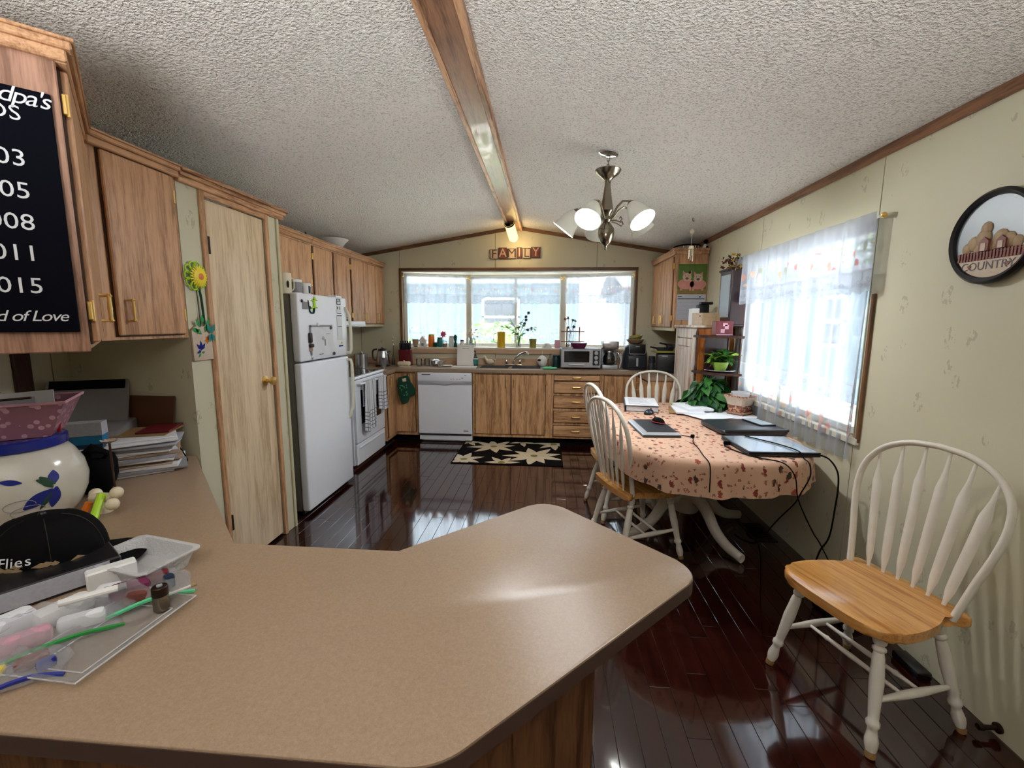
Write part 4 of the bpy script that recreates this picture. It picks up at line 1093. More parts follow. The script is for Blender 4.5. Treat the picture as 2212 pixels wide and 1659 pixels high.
petalset(t, 'teal', (0.045, 1.385), [(1.0, .055, .016), (2.0, .055, .016), (4.4, .05, .014), (5.2, .05, .014)], -0.022)

t = thing('calendar', 'wall calendar with pink pigs on a green field, on the cupboard end', 'calendar', (1.46, 4.748, 0), 0)
ob('picture_page', B().box(-0.138, 0.145, -0.004, 0, 1.745, 2.045), 'bg_green', t)
ob('straw_print', slab2([(-0.138, 1.747), (0.145, 1.747), (0.145, 1.80), (0.05, 1.79), (-0.04, 1.805), (-0.138, 1.79)], -0.0052, -0.004), 'straw', t)
def flat_oval(cx, cz, rx, rz_, n=18): return [(cx+rx*cos(2*pi*i/n), cz+rz_*sin(2*pi*i/n)) for i in range(n)]
for cx, cz, hx, hz in ((0.062, 1.842, 0.060, 1.905), (-0.058, 1.845, -0.050, 1.915)):
    pg = ob('pig_print', slab2(flat_oval(cx, cz, 0.082, 0.052), -0.0058, -0.005), 'pig', t)
    hd = ob('head_print', slab2(flat_oval(hx, hz, 0.044, 0.042), -0.0066, -0.0058), 'sepia', t)
    for s in (-1, 1):
        ob('ear_print', slab2([(hx+s*0.012, hz+0.036), (hx+s*0.042, hz+0.022), (hx+s*0.046, hz+0.066)], -0.0072, -0.006), 'pig', hd)
        ob('eye_print', slab2(flat_oval(hx+s*0.018, hz+0.010, 0.004, 0.005, 8), -0.0074, -0.0064), 'ink', hd)
        ob('leg_print', slab2([(cx+s*0.045-0.010, cz-0.065), (cx+s*0.045+0.010, cz-0.065), (cx+s*0.045+0.010, cz-0.03), (cx+s*0.045-0.010, cz-0.03)], -0.0062, -0.0054), 'pig', pg)
    ob('snout_print', slab2(flat_oval(hx, hz-0.014, 0.017, 0.012, 12), -0.0076, -0.0066), 'dried', hd)
gp = ob('date_page', B().box(-0.138, 0.145, -0.003, 0, 1.48, 1.742), 'paper_grey', t)
ob('month_bar', B().box(-0.13, 0.137, -0.0036, -0.0028, 1.692, 1.700), 'ink', gp)
ob('month_name', B().box(-0.13, -0.09, -0.0036, -0.0028, 1.716, 1.724), 'ink', gp)
ob('moon_mark', slab2(flat_oval(0.09, 1.716, 0.008, 0.008, 12), -0.0036, -0.0028), 'ink', gp)
for i in range(5): ob('grid_line', B().box(-0.13, 0.137, -0.0034, -0.0028, 1.50+0.04*i, 1.502+0.04*i), 'linen_grey', gp)

t = thing('wall_case', 'tall dark maroon hanging case with a glazed front beside the calendar', 'wall case', (1.49, 4.06, 0), -pi/2)
ob('case', B().box(0, 0.25, 0.0, 0.126, 1.44, 1.885, 0.004), 'dark_maroon', t)
ob('glass_front', B().box(0.03, 0.22, -0.004, 0.0, 1.50, 1.85), 'skyprint', t)  # opaque pale blue stands for the window reflected in the glass
ob('top_moulding', B().box(-0.012, 0.262, -0.012, 0.126, 1.883, 1.90, 0.004), 'dark_maroon', t)
ob('base_moulding', B().box(-0.012, 0.262, -0.012, 0.126, 1.425, 1.442, 0.004), 'dark_maroon', t)
t = thing('dried_flowers', 'bunch of dried red and golden flowers on top of the dark case', 'flowers', (1.53, 3.93, 1.90))
q = random.Random(5)
for mat, n, off in (('dried', 26, -0.05), ('dried_gold', 18, 0.05), ('dark_maroon', 20, 0.0)):
    b = B()
    for i in range(n):
        c0 = Vector((q.uniform(-0.05, 0.05), off*-1.3 + q.uniform(-0.07, 0.07), q.uniform(-0.015, 0.11)))
        for j in range(3):
            u = Vector((q.uniform(-1, 1), q.uniform(-1, 1), q.uniform(-1, 1))).normalized()*0.022; w = u.orthogonal().normalized()*0.010
            b.poly((c0-u, c0+w, c0+u, c0-w))
    o = ob('blossoms', b, mat, t, smooth=0)
ob('stems', B().tube([(0, -0.10, 0.005), (0.0, 0.10, 0.02)], 0.008, 6), 'darkwood', t)
t = thing('wind_chime', 'small pale wind chime hanging from a ceiling hook by the cupboard', 'wind chime', (1.25, 4.136, 0))
ob('hook', B().tube([(0, 0, 2.362), (0, 0, 2.335), (0.012, 0, 2.325), (0.010, 0, 2.338)], 0.003, 6), 'hinge_dark', t)
ob('string', B().tube([(0, 0, 2.33), (0, 0, 2.13)], 0.0012, 5), 'white', t)
ob('bell', B().ball((0, 0, 2.245), 0.02, (1, 1, 1.2)), 'cream', t)
ob('crown_disc', B().lathe([(0.0, 2.125), (0.02, 2.12), (0.025, 2.10), (0.022, 2.095), (0, 2.095)], 14), 'cream', t)
for i in range(5):
    a = 2*pi*i/5
    ob('chime_tube', B().tube([(0.018*cos(a), 0.018*sin(a), 2.09), (0.018*cos(a), 0.018*sin(a), 1.99 + 0.012*i)], 0.005, 8), 'cream', t)
ob('pendulum', B().tube([(0, 0, 2.09), (0, 0, 1.90)], 0.0012, 5).ball((0, 0, 1.895), 0.012), 'hinge_dark', t)
# ------------------------------------------------------------------ small things
def cyl(r, h, n=20, bev=0.003): return [(0, 0), (r-bev, 0), (r, bev), (r, h-bev), (r-bev, h), (0, h)]
def one(name, b, mat, label, cat, loc=(0, 0, 0), rz=0.0, group=None, smooth=35, kind=None):
    return tag(ob(name, b, mat, None, loc, (0, 0, rz), smooth), label, cat, group, kind)
def lid_jar(name, label, cat, loc, r, h, body, lid, group=None, lh=0.018, neck=0.9):
    t = thing(name, label, cat, loc, 0, group)
    ob('body', B().lathe([(0, 0), (r*0.92, 0), (r, 0.006), (r, h*0.78), (r*neck, h-lh), (0, h-lh)], 18), body, t)
    ob('lid', B().lathe([(r*neck*0.98, h-lh), (r*neck*1.04, h-lh+0.002), (r*neck*1.04, h-0.003), (r*neck*0.95, h), (0, h)], 18), lid, t)
    return t
def handle_loop(t, r, z, h, mat, a=0.0, th=0.005, out=0.035):
    d = Vector((cos(a), sin(a), 0))
    ob('handle', B().tube(catmull([d*(r-0.004) + Vector((0, 0, z+h/2)), d*(r+out*0.8) + Vector((0, 0, z+h*0.42)), d*(r+out) + Vector((0, 0, z)), d*(r+out*0.7) + Vector((0, 0, z-h*0.40)), d*(r-0.004) + Vector((0, 0, z-h/2))], 4), th, 8), mat, t)
def mug(label, loc, r, h, mat, a, group=None, art=None):
    t = thing('mug', label, 'mug', loc, 0, group)
    ob('body', B().lathe([(0, 0), (r*0.9, 0), (r, 0.006), (r, h), (r-0.004, h), (r-0.004, 0.008), (0, 0.008)], 20), mat, t)
    handle_loop(t, r, h*0.5, h*0.62, mat, a)
    return t
# fridge top
t = mug('cream mug with a black hen picture at the pantry end of the fridge top', (-1.90, 3.13, 1.641), 0.052, 0.15, 'cream', rad(70))
ob('hen_print', B().ball((0.045, -0.022, 0.07), 0.018, (0.35, 0.8, 1.5), 10), 'ink', t)
t = mug('white mug with grey pattern in the middle of the fridge top trio', (-1.88, 3.25, 1.641), 0.042, 0.115, 'white', rad(80))
ob('grey_print', B().lathe([(0.0425, 0.02), (0.0425, 0.095)], 20, cap=False), 'linen_grey', t)
t = mug('white mug with dark lettering blocks nearest the fridge handle', (-1.86, 3.345, 1.641), 0.040, 0.095, 'white', rad(85))
ob('word_print', B().box(0.034, 0.041, -0.018, -0.006, 0.02, 0.075).box(0.037, 0.042, 0.002, 0.010, 0.02, 0.07), 'ink', t)
# papers and magnets on the fridge door (facade x = along the door)
FX, FY = -1.745, 3.03
def on_fridge(name, label, cat): return thing(name, label, cat, (FX, FY, 0), pi/2)
t = on_fridge('gecko_magnet', 'lime green gecko magnet on the freezer door', 'magnet')
b = B().ball((0.21, -0.008, 1.575), 0.020, (0.8, 0.35, 1.7), 12).ball((0.215, -0.009, 1.618), 0.013, (1, 0.5, 1.1), 10)
for x, z in ((0.17, 1.60), (0.252, 1.605), (0.172, 1.545), (0.25, 1.55)): b.tube([(0.21, -0.006, (z+1.575)/2), ((x+0.21)/2, -0.006, z+0.004), (x, -0.006, z)], 0.0055, 6)
ob('body', b, 'lime', t); ob('tail', B().tube(catmull([(0.205, -0.006, 1.545), (0.19, -0.006, 1.51), (0.15, -0.006, 1.515), (0.135, -0.006, 1.545), (0.125, -0.006, 1.60)], 4), [0.008]*5 + [0.006]*6 + [0.004]*6, 6), 'dark_green', t)
t = on_fridge('pinned_drawing', 'large crinkled paper drawing pinned on the freezer door', 'drawing')
def crk(u, v): return (0.13 + 0.35*u + 0.008*sin(9*v), -0.004 - 0.006*abs(sin(7*u+3*v)), 1.180 + 0.245*v), (u, v)
ob('sheet', B().grid(crk, 18, 14), 'paper', t); ob('fold_edge', B().box(0.125, 0.46, -0.010, -0.004, 1.405, 1.418).box(0.127, 0.14, -0.010, -0.004, 1.20, 1.42), 'linen_grey', t)
ob('ink_marks', B().box(0.24, 0.30, -0.0125, -0.010, 1.195, 1.202).box(0.33, 0.345, -0.0125, -0.010, 1.26, 1.31).box(0.36, 0.42, -0.0125, -0.010, 1.35, 1.353), 'linen_grey', t)
t = on_fridge('notepad', 'long white list pad beside the freezer handle', 'notepad')
ob('sheet', B().box(0.565, 0.648, -0.006, -0.001, 1.30, 1.50), 'paper', t); ob('printed_lines', B().box(0.575, 0.640, -0.007, -0.006, 1.405, 1.411).box(0.565, 0.648, -0.0075, -0.006, 1.492, 1.50), 'darkgrey', t)
t = on_fridge('price_card', 'black and white printed card at the top corner of the freezer door', 'card')
ob('card', B().box(0.575, 0.645, -0.003, -0.001, 1.585, 1.635), 'darkgrey', t); ob('print', B().box(0.585, 0.635, -0.004, -0.003, 1.592, 1.61).box(0.585, 0.60, -0.004, -0.003, 1.615, 1.63).box(0.61, 0.622, -0.004, -0.003, 1.612, 1.63), 'paper', t)
t = on_fridge('small_note', 'small white note with black marks under the printed card', 'note')
ob('sheet', B().box(0.573, 0.65, -0.003, -0.001, 1.512, 1.578), 'paper', t); ob('marks', B().box(0.58, 0.592, -0.004, -0.003, 1.55, 1.57).box(0.622, 0.63, -0.004, -0.003, 1.545, 1.572).box(0.575, 0.648, -0.004, -0.003, 1.512, 1.518), 'ink', t)
t = on_fridge('message_slip', 'pale grey slip under a round magnet on the freezer door', 'note')
ob('sheet', B().box(0.05, 0.145, -0.003, -0.001, 1.535, 1.588), 'linen_grey', t)
t = on_fridge('cowboy_magnet', 'brown boot shaped magnet low on the freezer door', 'magnet')
ob('boot', B().box(0.105, 0.15, -0.016, 0, 1.29, 1.365, 0.012, 2).box(0.105, 0.165, -0.018, 0, 1.255, 1.285, 0.010, 2), 'darkwood', t); ob('sole', B().box(0.11, 0.15, -0.012, 0, 1.228, 1.255, 0.005), 'tan', t)
t = on_fridge('blue_magnet', 'blue strip magnet with a yellow tip low beside the freezer handle', 'magnet')
ob('strip', B().box(0.585, 0.655, -0.006, 0, 1.238, 1.25, 0.002), 'blue', t); ob('tip', B().ball((0.63, -0.005, 1.268), 0.007), 'petal_yellow', t)
for i, (x, z, r, mat, lb) in enumerate(((0.045, 1.592, 0.012, 'darkgrey', 'round dark grey magnet at the hinge corner of the freezer door'), (0.148, 1.548, 0.013, 'black', 'black hook shaped magnet below the grey slip'), (0.235, 1.425, 0.013, 'white', 'white round magnet on the top edge of the drawing'), (0.435, 1.398, 0.014, 'darkgrey', 'grey round magnet by the drawing corner nearest the notepad'), (0.305, 1.32, 0.014, 'silver', 'silver round magnet in the middle of the drawing'), (0.15, 1.175, 0.014, 'white', 'white ball magnet at the lower corner of the drawing near the boot'), (0.47, 1.19, 0.014, 'gunmetal', 'dark round magnet at the lower drawing corner by the handle'))):
    one('round_magnet', B().lathe([(0, 0), (r, 0.002), (r, 0.006), (r*0.7, 0.010), (0, 0.011)], 14, Mx=RX), mat, lb, 'magnet', (FX+0.010 if i > 1 else FX, FY+x, z), pi/2)
# cupboard tops
one('bowl', B().lathe([(0, 0), (0.06, 0), (0.065, 0.01), (0.12, 0.085), (0.150, 0.115), (0.146, 0.118), (0.115, 0.09), (0.06, 0.018), (0, 0.015)], 28), 'white', 'white mixing bowl on top of the long cupboard row', 'bowl', (-2.27, 4.70, 2.192))
t = thing('leaf_basket', 'dark dried leaves lying on top of the cupboard above the fridge', 'dried leaves', (-2.28, 4.12, 2.192))
b = B(); q = random.Random(3)
for i in range(26):
    c0 = Vector((q.uniform(-0.06, 0.06), q.uniform(-0.16, 0.16), q.uniform(0.01, 0.05))); u = Vector((q.uniform(-1, 1), q.uniform(-1, 1), q.uniform(-.3, .4))).normalized()*0.05; w = u.cross(Vector((0, 0, 1))).normalized()*0.016
    b.poly((c0-u, c0+w, c0+u, c0-w))
ob('leaves', b, 'darkwood', t, smooth=0); ob('twig', B().tube([(0, -0.18, 0.006), (0, 0.18, 0.012)], 0.006, 6), 'darkwood', t)
t = thing('roasting_basket', 'wire basket with a dark rim on top of the cupboard by the wind chime', 'basket', (1.47, 5.02, 2.152))
ob('rim', B().tube([(0.13*cos(a), 0.18*sin(a), 0.10) for a in [2*pi*i/24 for i in range(24)]], 0.008, 6, closed=True), 'matte_black', t)
w = B()
for i in range(20):
    a = 2*pi*i/20; w.tube([(0.115*cos(a), 0.165*sin(a), 0), (0.13*cos(a), 0.18*sin(a), 0.10)], 0.003, 5)
ob('wires', w, 'steel', t); ob('base', B().lathe([(0, 0), (0.11, 0), (0.11, 0.006), (0, 0.006)], 24), 'darkgrey', t)
t = thing('cow_figurine', 'black and white cow figurine on the cupboard end by the wall', 'figurine', (1.585, 4.79, 2.153))
ob('body', B().ball((0, 0, 0.05), 0.03, (0.9, 0.9, 1.5), 12), 'white', t); ob('head', B().ball((0, -0.012, 0.115), 0.022, (1, 1.1, 1), 12), 'matte_black', t); ob('patch', B().ball((0.012, -0.022, 0.05), 0.018, (0.8, 0.5, 1.3), 10), 'matte_black', t)
for x in (-0.018, 0.018): ob('leg', B().lathe([(0.010, 0), (0.010, 0.02), (0, 0.022)], 8, (x, -0.012, 0)), 'matte_black', t)

# worktop, stove end
one('canister', B().lathe([(0, 0), (0.072, 0), (0.075, 0.004), (0.075, 0.17), (0.07, 0.175), (0.02, 0.18), (0.012, 0.2), (0, 0.2)], 24), 'steel', 'stainless lidded canister between the stove and the kettle', 'canister', (-2.17, 5.05, 0.90))
t = thing('kettle', 'black and steel electric kettle in the corner of the worktop', 'kettle', (-2.03, 5.36, 0.90))
ob('body', B().lathe([(0, 0.02), (0.085, 0.02), (0.088, 0.03), (0.078, 0.12), (0.062, 0.19), (0.05, 0.20), (0, 0.205)], 24), 'steel', t); ob('base', B().lathe(cyl(0.09, 0.02), 24), 'black', t)
ob('lid', B().lathe([(0.058, 0.192), (0.05, 0.212), (0.015, 0.22), (0.012, 0.235), (0, 0.236)], 18), 'black', t)
handle_loop(t, 0.07, 0.14, 0.14, 'black', rad(200), 0.010, 0.05); ob('spout', B().tube([(0.06, 0.0, 0.15), (0.085, 0.0, 0.175), (0.095, 0, 0.19)], [0.016, 0.013, 0.010], 10), 'steel', t)
one('amber_jar', B().lathe(cyl(0.06, 0.15), 20), 'orange', 'amber glass jar behind the steel canister', 'jar', (-2.32, 5.32, 0.90))
one('travel_cup', B().lathe([(0, 0), (0.028, 0), (0.034, 0.11), (0.036, 0.13), (0, 0.13)], 18), 'steel', 'small steel beaker at the worktop edge by the stove', 'cup', (-1.91, 5.06, 0.90))
t = thing('flower_stick', 'tall thin dried stem standing in a small dark bottle', 'dried stem', (-1.965, 5.55, 0.90))
ob('bottle', B().lathe([(0, 0), (0.022, 0), (0.024, 0.05), (0.010, 0.09), (0.009, 0.13), (0, 0.13)], 14), 'glass_dark', t); ob('stem', B().tube([(0, 0, 0.1), (0.006, 0, 0.24), (0, 0, 0.35)], 0.0025, 6), 'darkwood', t)
ob('buds', B().ball((0.004, 0, 0.26), 0.012).ball((-0.004, 0, 0.31), 0.010).ball((0.002, 0, 0.35), 0.008), 'cream', t)
t = thing('knife_block', 'dark red knife block full of black handled knives', 'knife block', (-1.79, 5.52, 0.90), rad(10))
kb = B().prism([(-0.06, 0), (0.09, 0), (0.055, 0.20), (-0.10, 0.20)], -0.075, 0.075, 0.004); kb.xf(Matrix(((0, 0, 1, 0), (1, 0, 0, 0), (0, 1, 0, 0), (0, 0, 0, 1))))
ob('block', kb, 'maroon', t)
for i in range(5):
    for j in range(2):
        x = -0.056+0.028*i; y0 = -0.06+0.07*j
        ob('knife_handle', B().box(x-0.010, x+0.010, y0-0.014, y0+0.014, 0.20, 0.20+0.085+0.025*j, 0.004), 'black', t)
t = thing('butter_dish', 'cream ceramic lidded dish in front of the knife block', 'dish', (-1.755, 5.34, 0.90))
ob('base', B().lathe([(0, 0), (0.085, 0), (0.09, 0.012), (0, 0.012)], 20), 'cream', t).scale = (1, 0.6, 1)
l = ob('lid', B().box(-0.078, 0.078, -0.042, 0.042, 0.012, 0.062, 0.02, 3).ball((0, 0, 0.066), 0.012), 'cream', t)
gm = 'glass mugs beside the knife block'
for i, (x, y, lb) in enumerate(((-1.59, 5.42, 'clear glass mug nearest the knife block'), (-1.50, 5.47, 'clear glass mug behind, nearer the white chopping board'))):
    t = thing('glass_mug', lb, 'mug', (x, y, 0.90), 0, gm)
    ob('body', B().lathe([(0, 0), (0.034, 0), (0.038, 0.09), (0.035, 0.09), (0.031, 0.006), (0, 0.006)], 18), 'glass', t); handle_loop(t, 0.037, 0.05, 0.055, 'glass', 0.2, 0.004, 0.025)
t = thing('steel_teapot', 'small steel teapot on the worktop under the sill jars', 'teapot', (-1.385, 5.47, 0.90))
ob('body', B().lathe([(0, 0), (0.05, 0), (0.066, 0.03), (0.06, 0.065), (0.035, 0.085), (0.01, 0.09), (0.01, 0.10), (0, 0.102)], 20), 'steel', t); handle_loop(t, 0.058, 0.045, 0.06, 'steel', pi, 0.005, 0.03); ob('spout', B().tube([(0.055, 0, 0.03), (0.085, 0, 0.06), (0.095, 0, 0.085)], [0.012, 0.008, 0.006], 8), 'steel', t)
one('saucer', B().lathe([(0, 0), (0.03, 0), (0.07, 0.012), (0.068, 0.015), (0.03, 0.004), (0, 0.004)], 22), 'white', 'white saucer beside the upright chopping board', 'saucer', (-1.235, 5.42, 0.90))
one('strainer', B().ball((0, 0, 0.04), 0.04, (1, 1, 1), 14).tube([(0.03, 0, 0.05), (0.07, 0.02, 0.075), (0.11, 0.02, 0.09)], 0.005, 6), 'glass', 'round glass ornament between teapot and saucer', 'ornament', (-1.30, 5.35, 0.90))
t = thing('cutting_board', 'white plastic chopping board standing upright with a slotted grip', 'cutting board', (-1.02, 5.50, 0.902), 0)
cb = B().box(-0.108, 0.108, 0, 0.012, 0, 0.215, 0.005).box(-0.108, -0.045, 0, 0.012, 0.205, 0.255, 0.005).box(0.045, 0.108, 0, 0.012, 0.205, 0.255, 0.005).box(-0.108, 0.108, 0, 0.012, 0.238, 0.262, 0.005); cb.xf(Matrix.Rotation(rad(-7), 4, 'X'))
ob('board', cb, 'white', t)
one('drain_mat', B().box(-0.15, 0.15, -0.08, 0.08, 0, 0.012, 0.005), 'white', 'flat white draining mat in front of the upright chopping board', 'mat', (-1.0, 5.33, 0.90))
t = thing('soap_bottle', 'teal labelled soap pump bottle beside the sink', 'bottle', (-0.895, 5.53, 0.90))
ob('body', B().lathe([(0, 0), (0.032, 0), (0.034, 0.006), (0.034, 0.10), (0.014, 0.125), (0.012, 0.135), (0, 0.135)], 18), 'glass_dark', t); ob('label_band', B().lathe([(0.0345, 0.02), (0.0345, 0.095)], 18, cap=False), 'teal', t)
ob('label_strip', B().lathe([(0.035, 0.085), (0.035, 0.10)], 18, cap=False), 'paper', t); ob('pump', B().lathe([(0.014, 0.13), (0.014, 0.15), (0.005, 0.155), (0.005, 0.185), (0, 0.185)], 12).box(-0.03, 0.008, -0.006, 0.006, 0.18, 0.192, 0.003), 'black', t)
t = thing('gravy_boat', 'cream swan shaped gravy boat behind the sink', 'gravy boat', (-0.73, 5.60, 0.915))
ob('body', B().ball((0.01, 0, 0.035), 0.038, (1.35, 0.85, 0.9), 16), 'cream', t); ob('neck', B().tube(catmull([(-0.02, 0, 0.045), (-0.045, 0, 0.075), (-0.055, 0, 0.10), (-0.072, 0, 0.098)], 4), [0.02]*4 + [0.014]*5 + [0.011]*4, 8), 'cream', t); handle_loop(t, 0.05, 0.045, 0.05, 'cream', 0.0, 0.006, 0.03)
# bay sill
SZ, SY = 1.1205, 5.83
jg = 'little jars along the bay sill'
t = thing('owl_cup', 'brown and cream cup at the knife block end of the sill', 'cup', (-1.735, 5.775, SZ)); ob('body', B().lathe([(0, 0), (0.022, 0), (0.026, 0.02), (0.040, 0.05), (0.042, 0.10), (0.038, 0.10), (0, 0.03)], 18), 'tan', t); ob('foot', B().lathe(cyl(0.03, 0.008), 16), 'darkwood', t)
t = thing('lantern', 'white house shaped lantern on the sill', 'lantern', (-1.64, 5.80, SZ)); ob('body', B().box(-0.04, 0.04, -0.03, 0.03, 0, 0.075, 0.004), 'white', t)
rf = B().prism([(-0.055, 0), (0.055, 0), (0, 0.07)], -0.036, 0.036); rf.xf(Matrix(((1, 0, 0, 0), (0, 0, 1, 0), (0, 1, 0, 0.075), (0, 0, 0, 1)))); ob('roof', rf, 'white', t, smooth=0); ob('opening', B().box(-0.015, 0.015, -0.032, -0.029, 0.012, 0.05), 'linen_grey', t)
lid_jar('orange_jar', 'orange jar with a pale green lid on the sill', 'jar', (-1.535, SY, SZ), 0.042, 0.165, 'orange', 'leaf_lime', jg)
lid_jar('teal_jar', 'squat teal jar with a plum lid on the sill', 'jar', (-1.425, SY+.02, SZ), 0.038, 0.125, 'teal', 'purple', jg)
one('dark_tin', B().box(-0.022, 0.022, -0.02, 0.02, 0, 0.06, 0.003), 'dark_green', 'small dark green tin in front of the teal jar', 'tin', (-1.47, 5.775, SZ))
t = thing('pink_flower', 'pink fabric flower standing behind the teal jar on the sill', 'flower', (-1.385, 5.875, SZ)); ob('stem', B().tube([(0, 0, 0), (0.0, 0, 0.13)], 0.003, 6), 'green', t); petalset(t, 'pink_hot', (0, 0.165), [(2*pi*i/7, .05, .016) for i in range(7)], 0)
t = thing('porcelain_box', 'white and amber box candle on the sill', 'candle', (-1.345, 5.79, SZ)); ob('jar', B().lathe(cyl(0.03, 0.085), 16), 'glass', t); ob('wax', B().lathe(cyl(0.027, 0.045), 16), 'tan', t)
lid_jar('white_bottle', 'white and silver vitamin bottle on the sill', 'bottle', (-1.265, SY, SZ), 0.033, 0.145, 'white', 'silver', jg)
one('pepper_mill', B().lathe([(0, 0), (0.022, 0), (0.02, 0.05), (0.013, 0.07), (0.022, 0.10), (0.024, 0.14), (0.01, 0.16), (0, 0.165)], 14), 'dark_green', 'slim dark green pepper mill on the sill', 'pepper mill', (-1.205, 5.80, SZ))
lid_jar('pill_bottle', 'small white pill bottle with a red brown cap over the chopping board', 'bottle', (-1.115, 5.80, SZ), 0.026, 0.095, 'white', 'maroon', jg)
t = thing('glass_vase', 'clear glass jar of pinkish dried blooms by the bay post', 'vase', (-1.00, 5.90, SZ)); ob('jar', B().lathe([(0, 0), (0.05, 0), (0.055, 0.05), (0.045, 0.10), (0.05, 0.12), (0.046, 0.12), (0.04, 0.1), (0.05, 0.05), (0, 0.005)], 20), 'glass', t)
q = random.Random(8); b = B()
for i in range(40):
    c0 = Vector((q.uniform(-.075, .075), q.uniform(-.04, .04), q.uniform(0.11, 0.24))); u = Vector((q.uniform(-1, 1), q.uniform(-1, 1), q.uniform(-1, 1))).normalized()*0.018; w = u.orthogonal().normalized()*0.01; b.poly((c0-u, c0+w, c0+u, c0-w))
ob('blooms', b, 'sepia', t, smooth=0); ob('stems', B().tube([(0, 0, .01), (0.02, 0, .14)], .002, 5).tube([(0.01, 0, .01), (-0.03, 0, .14)], .002, 5), 'darkwood', t)
t = thing('pitcher', 'tall yellow pitcher with a thin handle on the sill behind the sink', 'pitcher', (-0.60, SY, SZ)); ob('body', B().lathe([(0, 0), (0.050, 0), (0.053, 0.005), (0.053, 0.205), (0.049, 0.205), (0.049, 0.01), (0, 0.01)], 24), 'yellow', t); handle_loop(t, 0.052, 0.12, 0.13, 'darkgrey', rad(172), 0.004, 0.055)
leafm = {}
def leafmesh(mat, L, w, bend=0.3):
    k = (mat, L, w, bend)
    if k not in leafm:
        b = B(); P = [(0, 0, 0), (w*0.7, L*0.3, 0), (w, L*0.55, 0), (w*0.5, L*0.85, 0), (0, L, 0)]
        f = lambda x, y: (x, y, abs(x)*0.35 - bend*(y*y)/L)
        mid = [b.b.verts.new(f(0, y)) for y in (0, L*.3, L*.55, L*.85)]; tip = b.b.verts.new(f(0, L))
        for s in (-1, 1):
            e = [b.b.verts.new(f(s*P[i][0], P[i][1])) for i in (1, 2, 3)]
            b.b.faces.new((mid[0], mid[1], e[0])); b.b.faces.new((mid[1], mid[2], e[1], e[0])); b.b.faces.new((mid[2], mid[3], e[2], e[1])); b.b.faces.new((mid[3], tip, e[2]))
        leafm[k] = b.mesh('leaf', mat, 80)
    return leafm[k]
def leaves(t, n, fn, seed):
    q = random.Random(seed)
    for i in range(n):
        loc, yaw, pitch, roll, me = fn(q, i)
        o = link('leaf', me, t, loc); o.rotation_euler = (Matrix.Rotation(yaw, 3, 'Z') @ Matrix.Rotation(pitch, 3, 'X') @ Matrix.Rotation(roll, 3, 'Y')).to_euler()
t = thing('flower_vase', 'glass vase of garden stems and dark violet flowers behind the faucet', 'vase', (-0.375, SY, SZ)); ob('vase', B().lathe([(0, 0), (0.030, 0), (0.032, 0.01), (0.026, 0.08), (0.036, 0.15), (0.033, 0.15), (0.023, 0.08), (0.027, 0.01), (0, 0.006)], 18), 'glass', t)
sb = B(); stems = [((0.0, 0, .02), (-0.02, 0, .2), (-0.14, 0.02, .42)), ((0.01, 0, .02), (-0.03, -.02, .18), (-0.17, -.03, .27)), ((0, 0, .02), (0.03, 0, .2), (0.10, 0.0, .36)), ((0, 0.01, .02), (0.05, 0, .2), (0.17, 0.03, .25)), ((0, 0, .02), (0.0, .02, .25), (0.13, .02, .45)), ((0, 0, 0.02), (0.0, -.02, .2), (0.0, -.03, .3))]
for s in stems: sb.tube(catmull(s, 5), 0.003, 6)
ob('stems', sb, 'leaf', t)
def fvl(q, i):
    s = stems[i % 4 if i < 20 else 5]; k = q.uniform(0.45, 1); p = Vector(s[1]).lerp(Vector(s[2]), k)
    if i >= 20: p = Vector((q.uniform(-.06, .06), q.uniform(-.05, .04), q.uniform(.16, .30)))
    return p + Vector((q.uniform(-.02, .02), q.uniform(-.02, .02), 0)), q.uniform(0, 6.3), q.uniform(-.3, .9), q.uniform(-.5, .5), leafmesh('leaf' if i % 3 else 'leaf_lime', 0.075, 0.024)
leaves(t, 42, fvl, 21)
q = random.Random(31)
for i, s in enumerate((stems[2], stems[3], stems[4], stems[4], stems[2], stems[3])):
    p = Vector(s[1]).lerp(Vector(s[2]), (1, 1, 1, .75, .7, .6)[i]); b = B()
    for k in range(7):
        a = 2*pi*k/7; d = Vector((cos(a), q.uniform(-.6, .6), sin(a)))*0.024; w = d.cross(Vector((0, 1, 0.2))).normalized()*0.009; b.poly((p, p+d*.5+w, p+d, p+d*.5-w))
    ob('flower', b, 'violet', t, smooth=0)
one('olive_pot', B().lathe([(0, 0), (0.042, 0), (0.045, 0.01), (0.045, 0.085), (0.05, 0.09), (0.05, 0.115), (0.046, 0.115), (0.04, 0.09), (0, 0.02)], 20), 'olive', 'olive green lipped pot on the sill beside the violet flowers', 'pot', (-0.185, SY, SZ))
t = thing('shell_dish', 'white shell shaped dish on a stem on the sill', 'dish', (0.0, 5.80, SZ)); ob('shell', B().lathe([(0.062, 0.0), (0.06, 0.03), (0.035, 0.058), (0, 0.066), (0, 0.06), (0.03, 0.052), (0.055, 0.028), (0.058, 0)], 22), 'milky_plastic', t); ob('ledge', B().lathe([(0, 0), (0.075, 0), (0.075, 0.004), (0, 0.004)], 22), 'white', t)
one('pink_box', B().box(-0.035, 0.035, -0.03, 0.03, 0, 0.10, 0.004), 'pink', 'pale pink box candle on the sill by the bay post', 'box', (0.135, 5.87, SZ))
t = thing('sponge_egg', 'white egg shaped sponge holder with black bands behind the sink', 'sponge holder', (-0.055, 5.52, 0.90)); ob('shell', B().ball((0, 0, 0.07), 0.066, (0.95, 0.8, 1.1), 18), 'white', t); ob('opening', B().ball((-0.03, -0.030, 0.085), 0.030, (1.0, 0.8, 0.55), 12), 'ink', t); ob('cord', B().tube([(0, 0, .14), (0, 0, .20)], .002, 5), 'white', t)
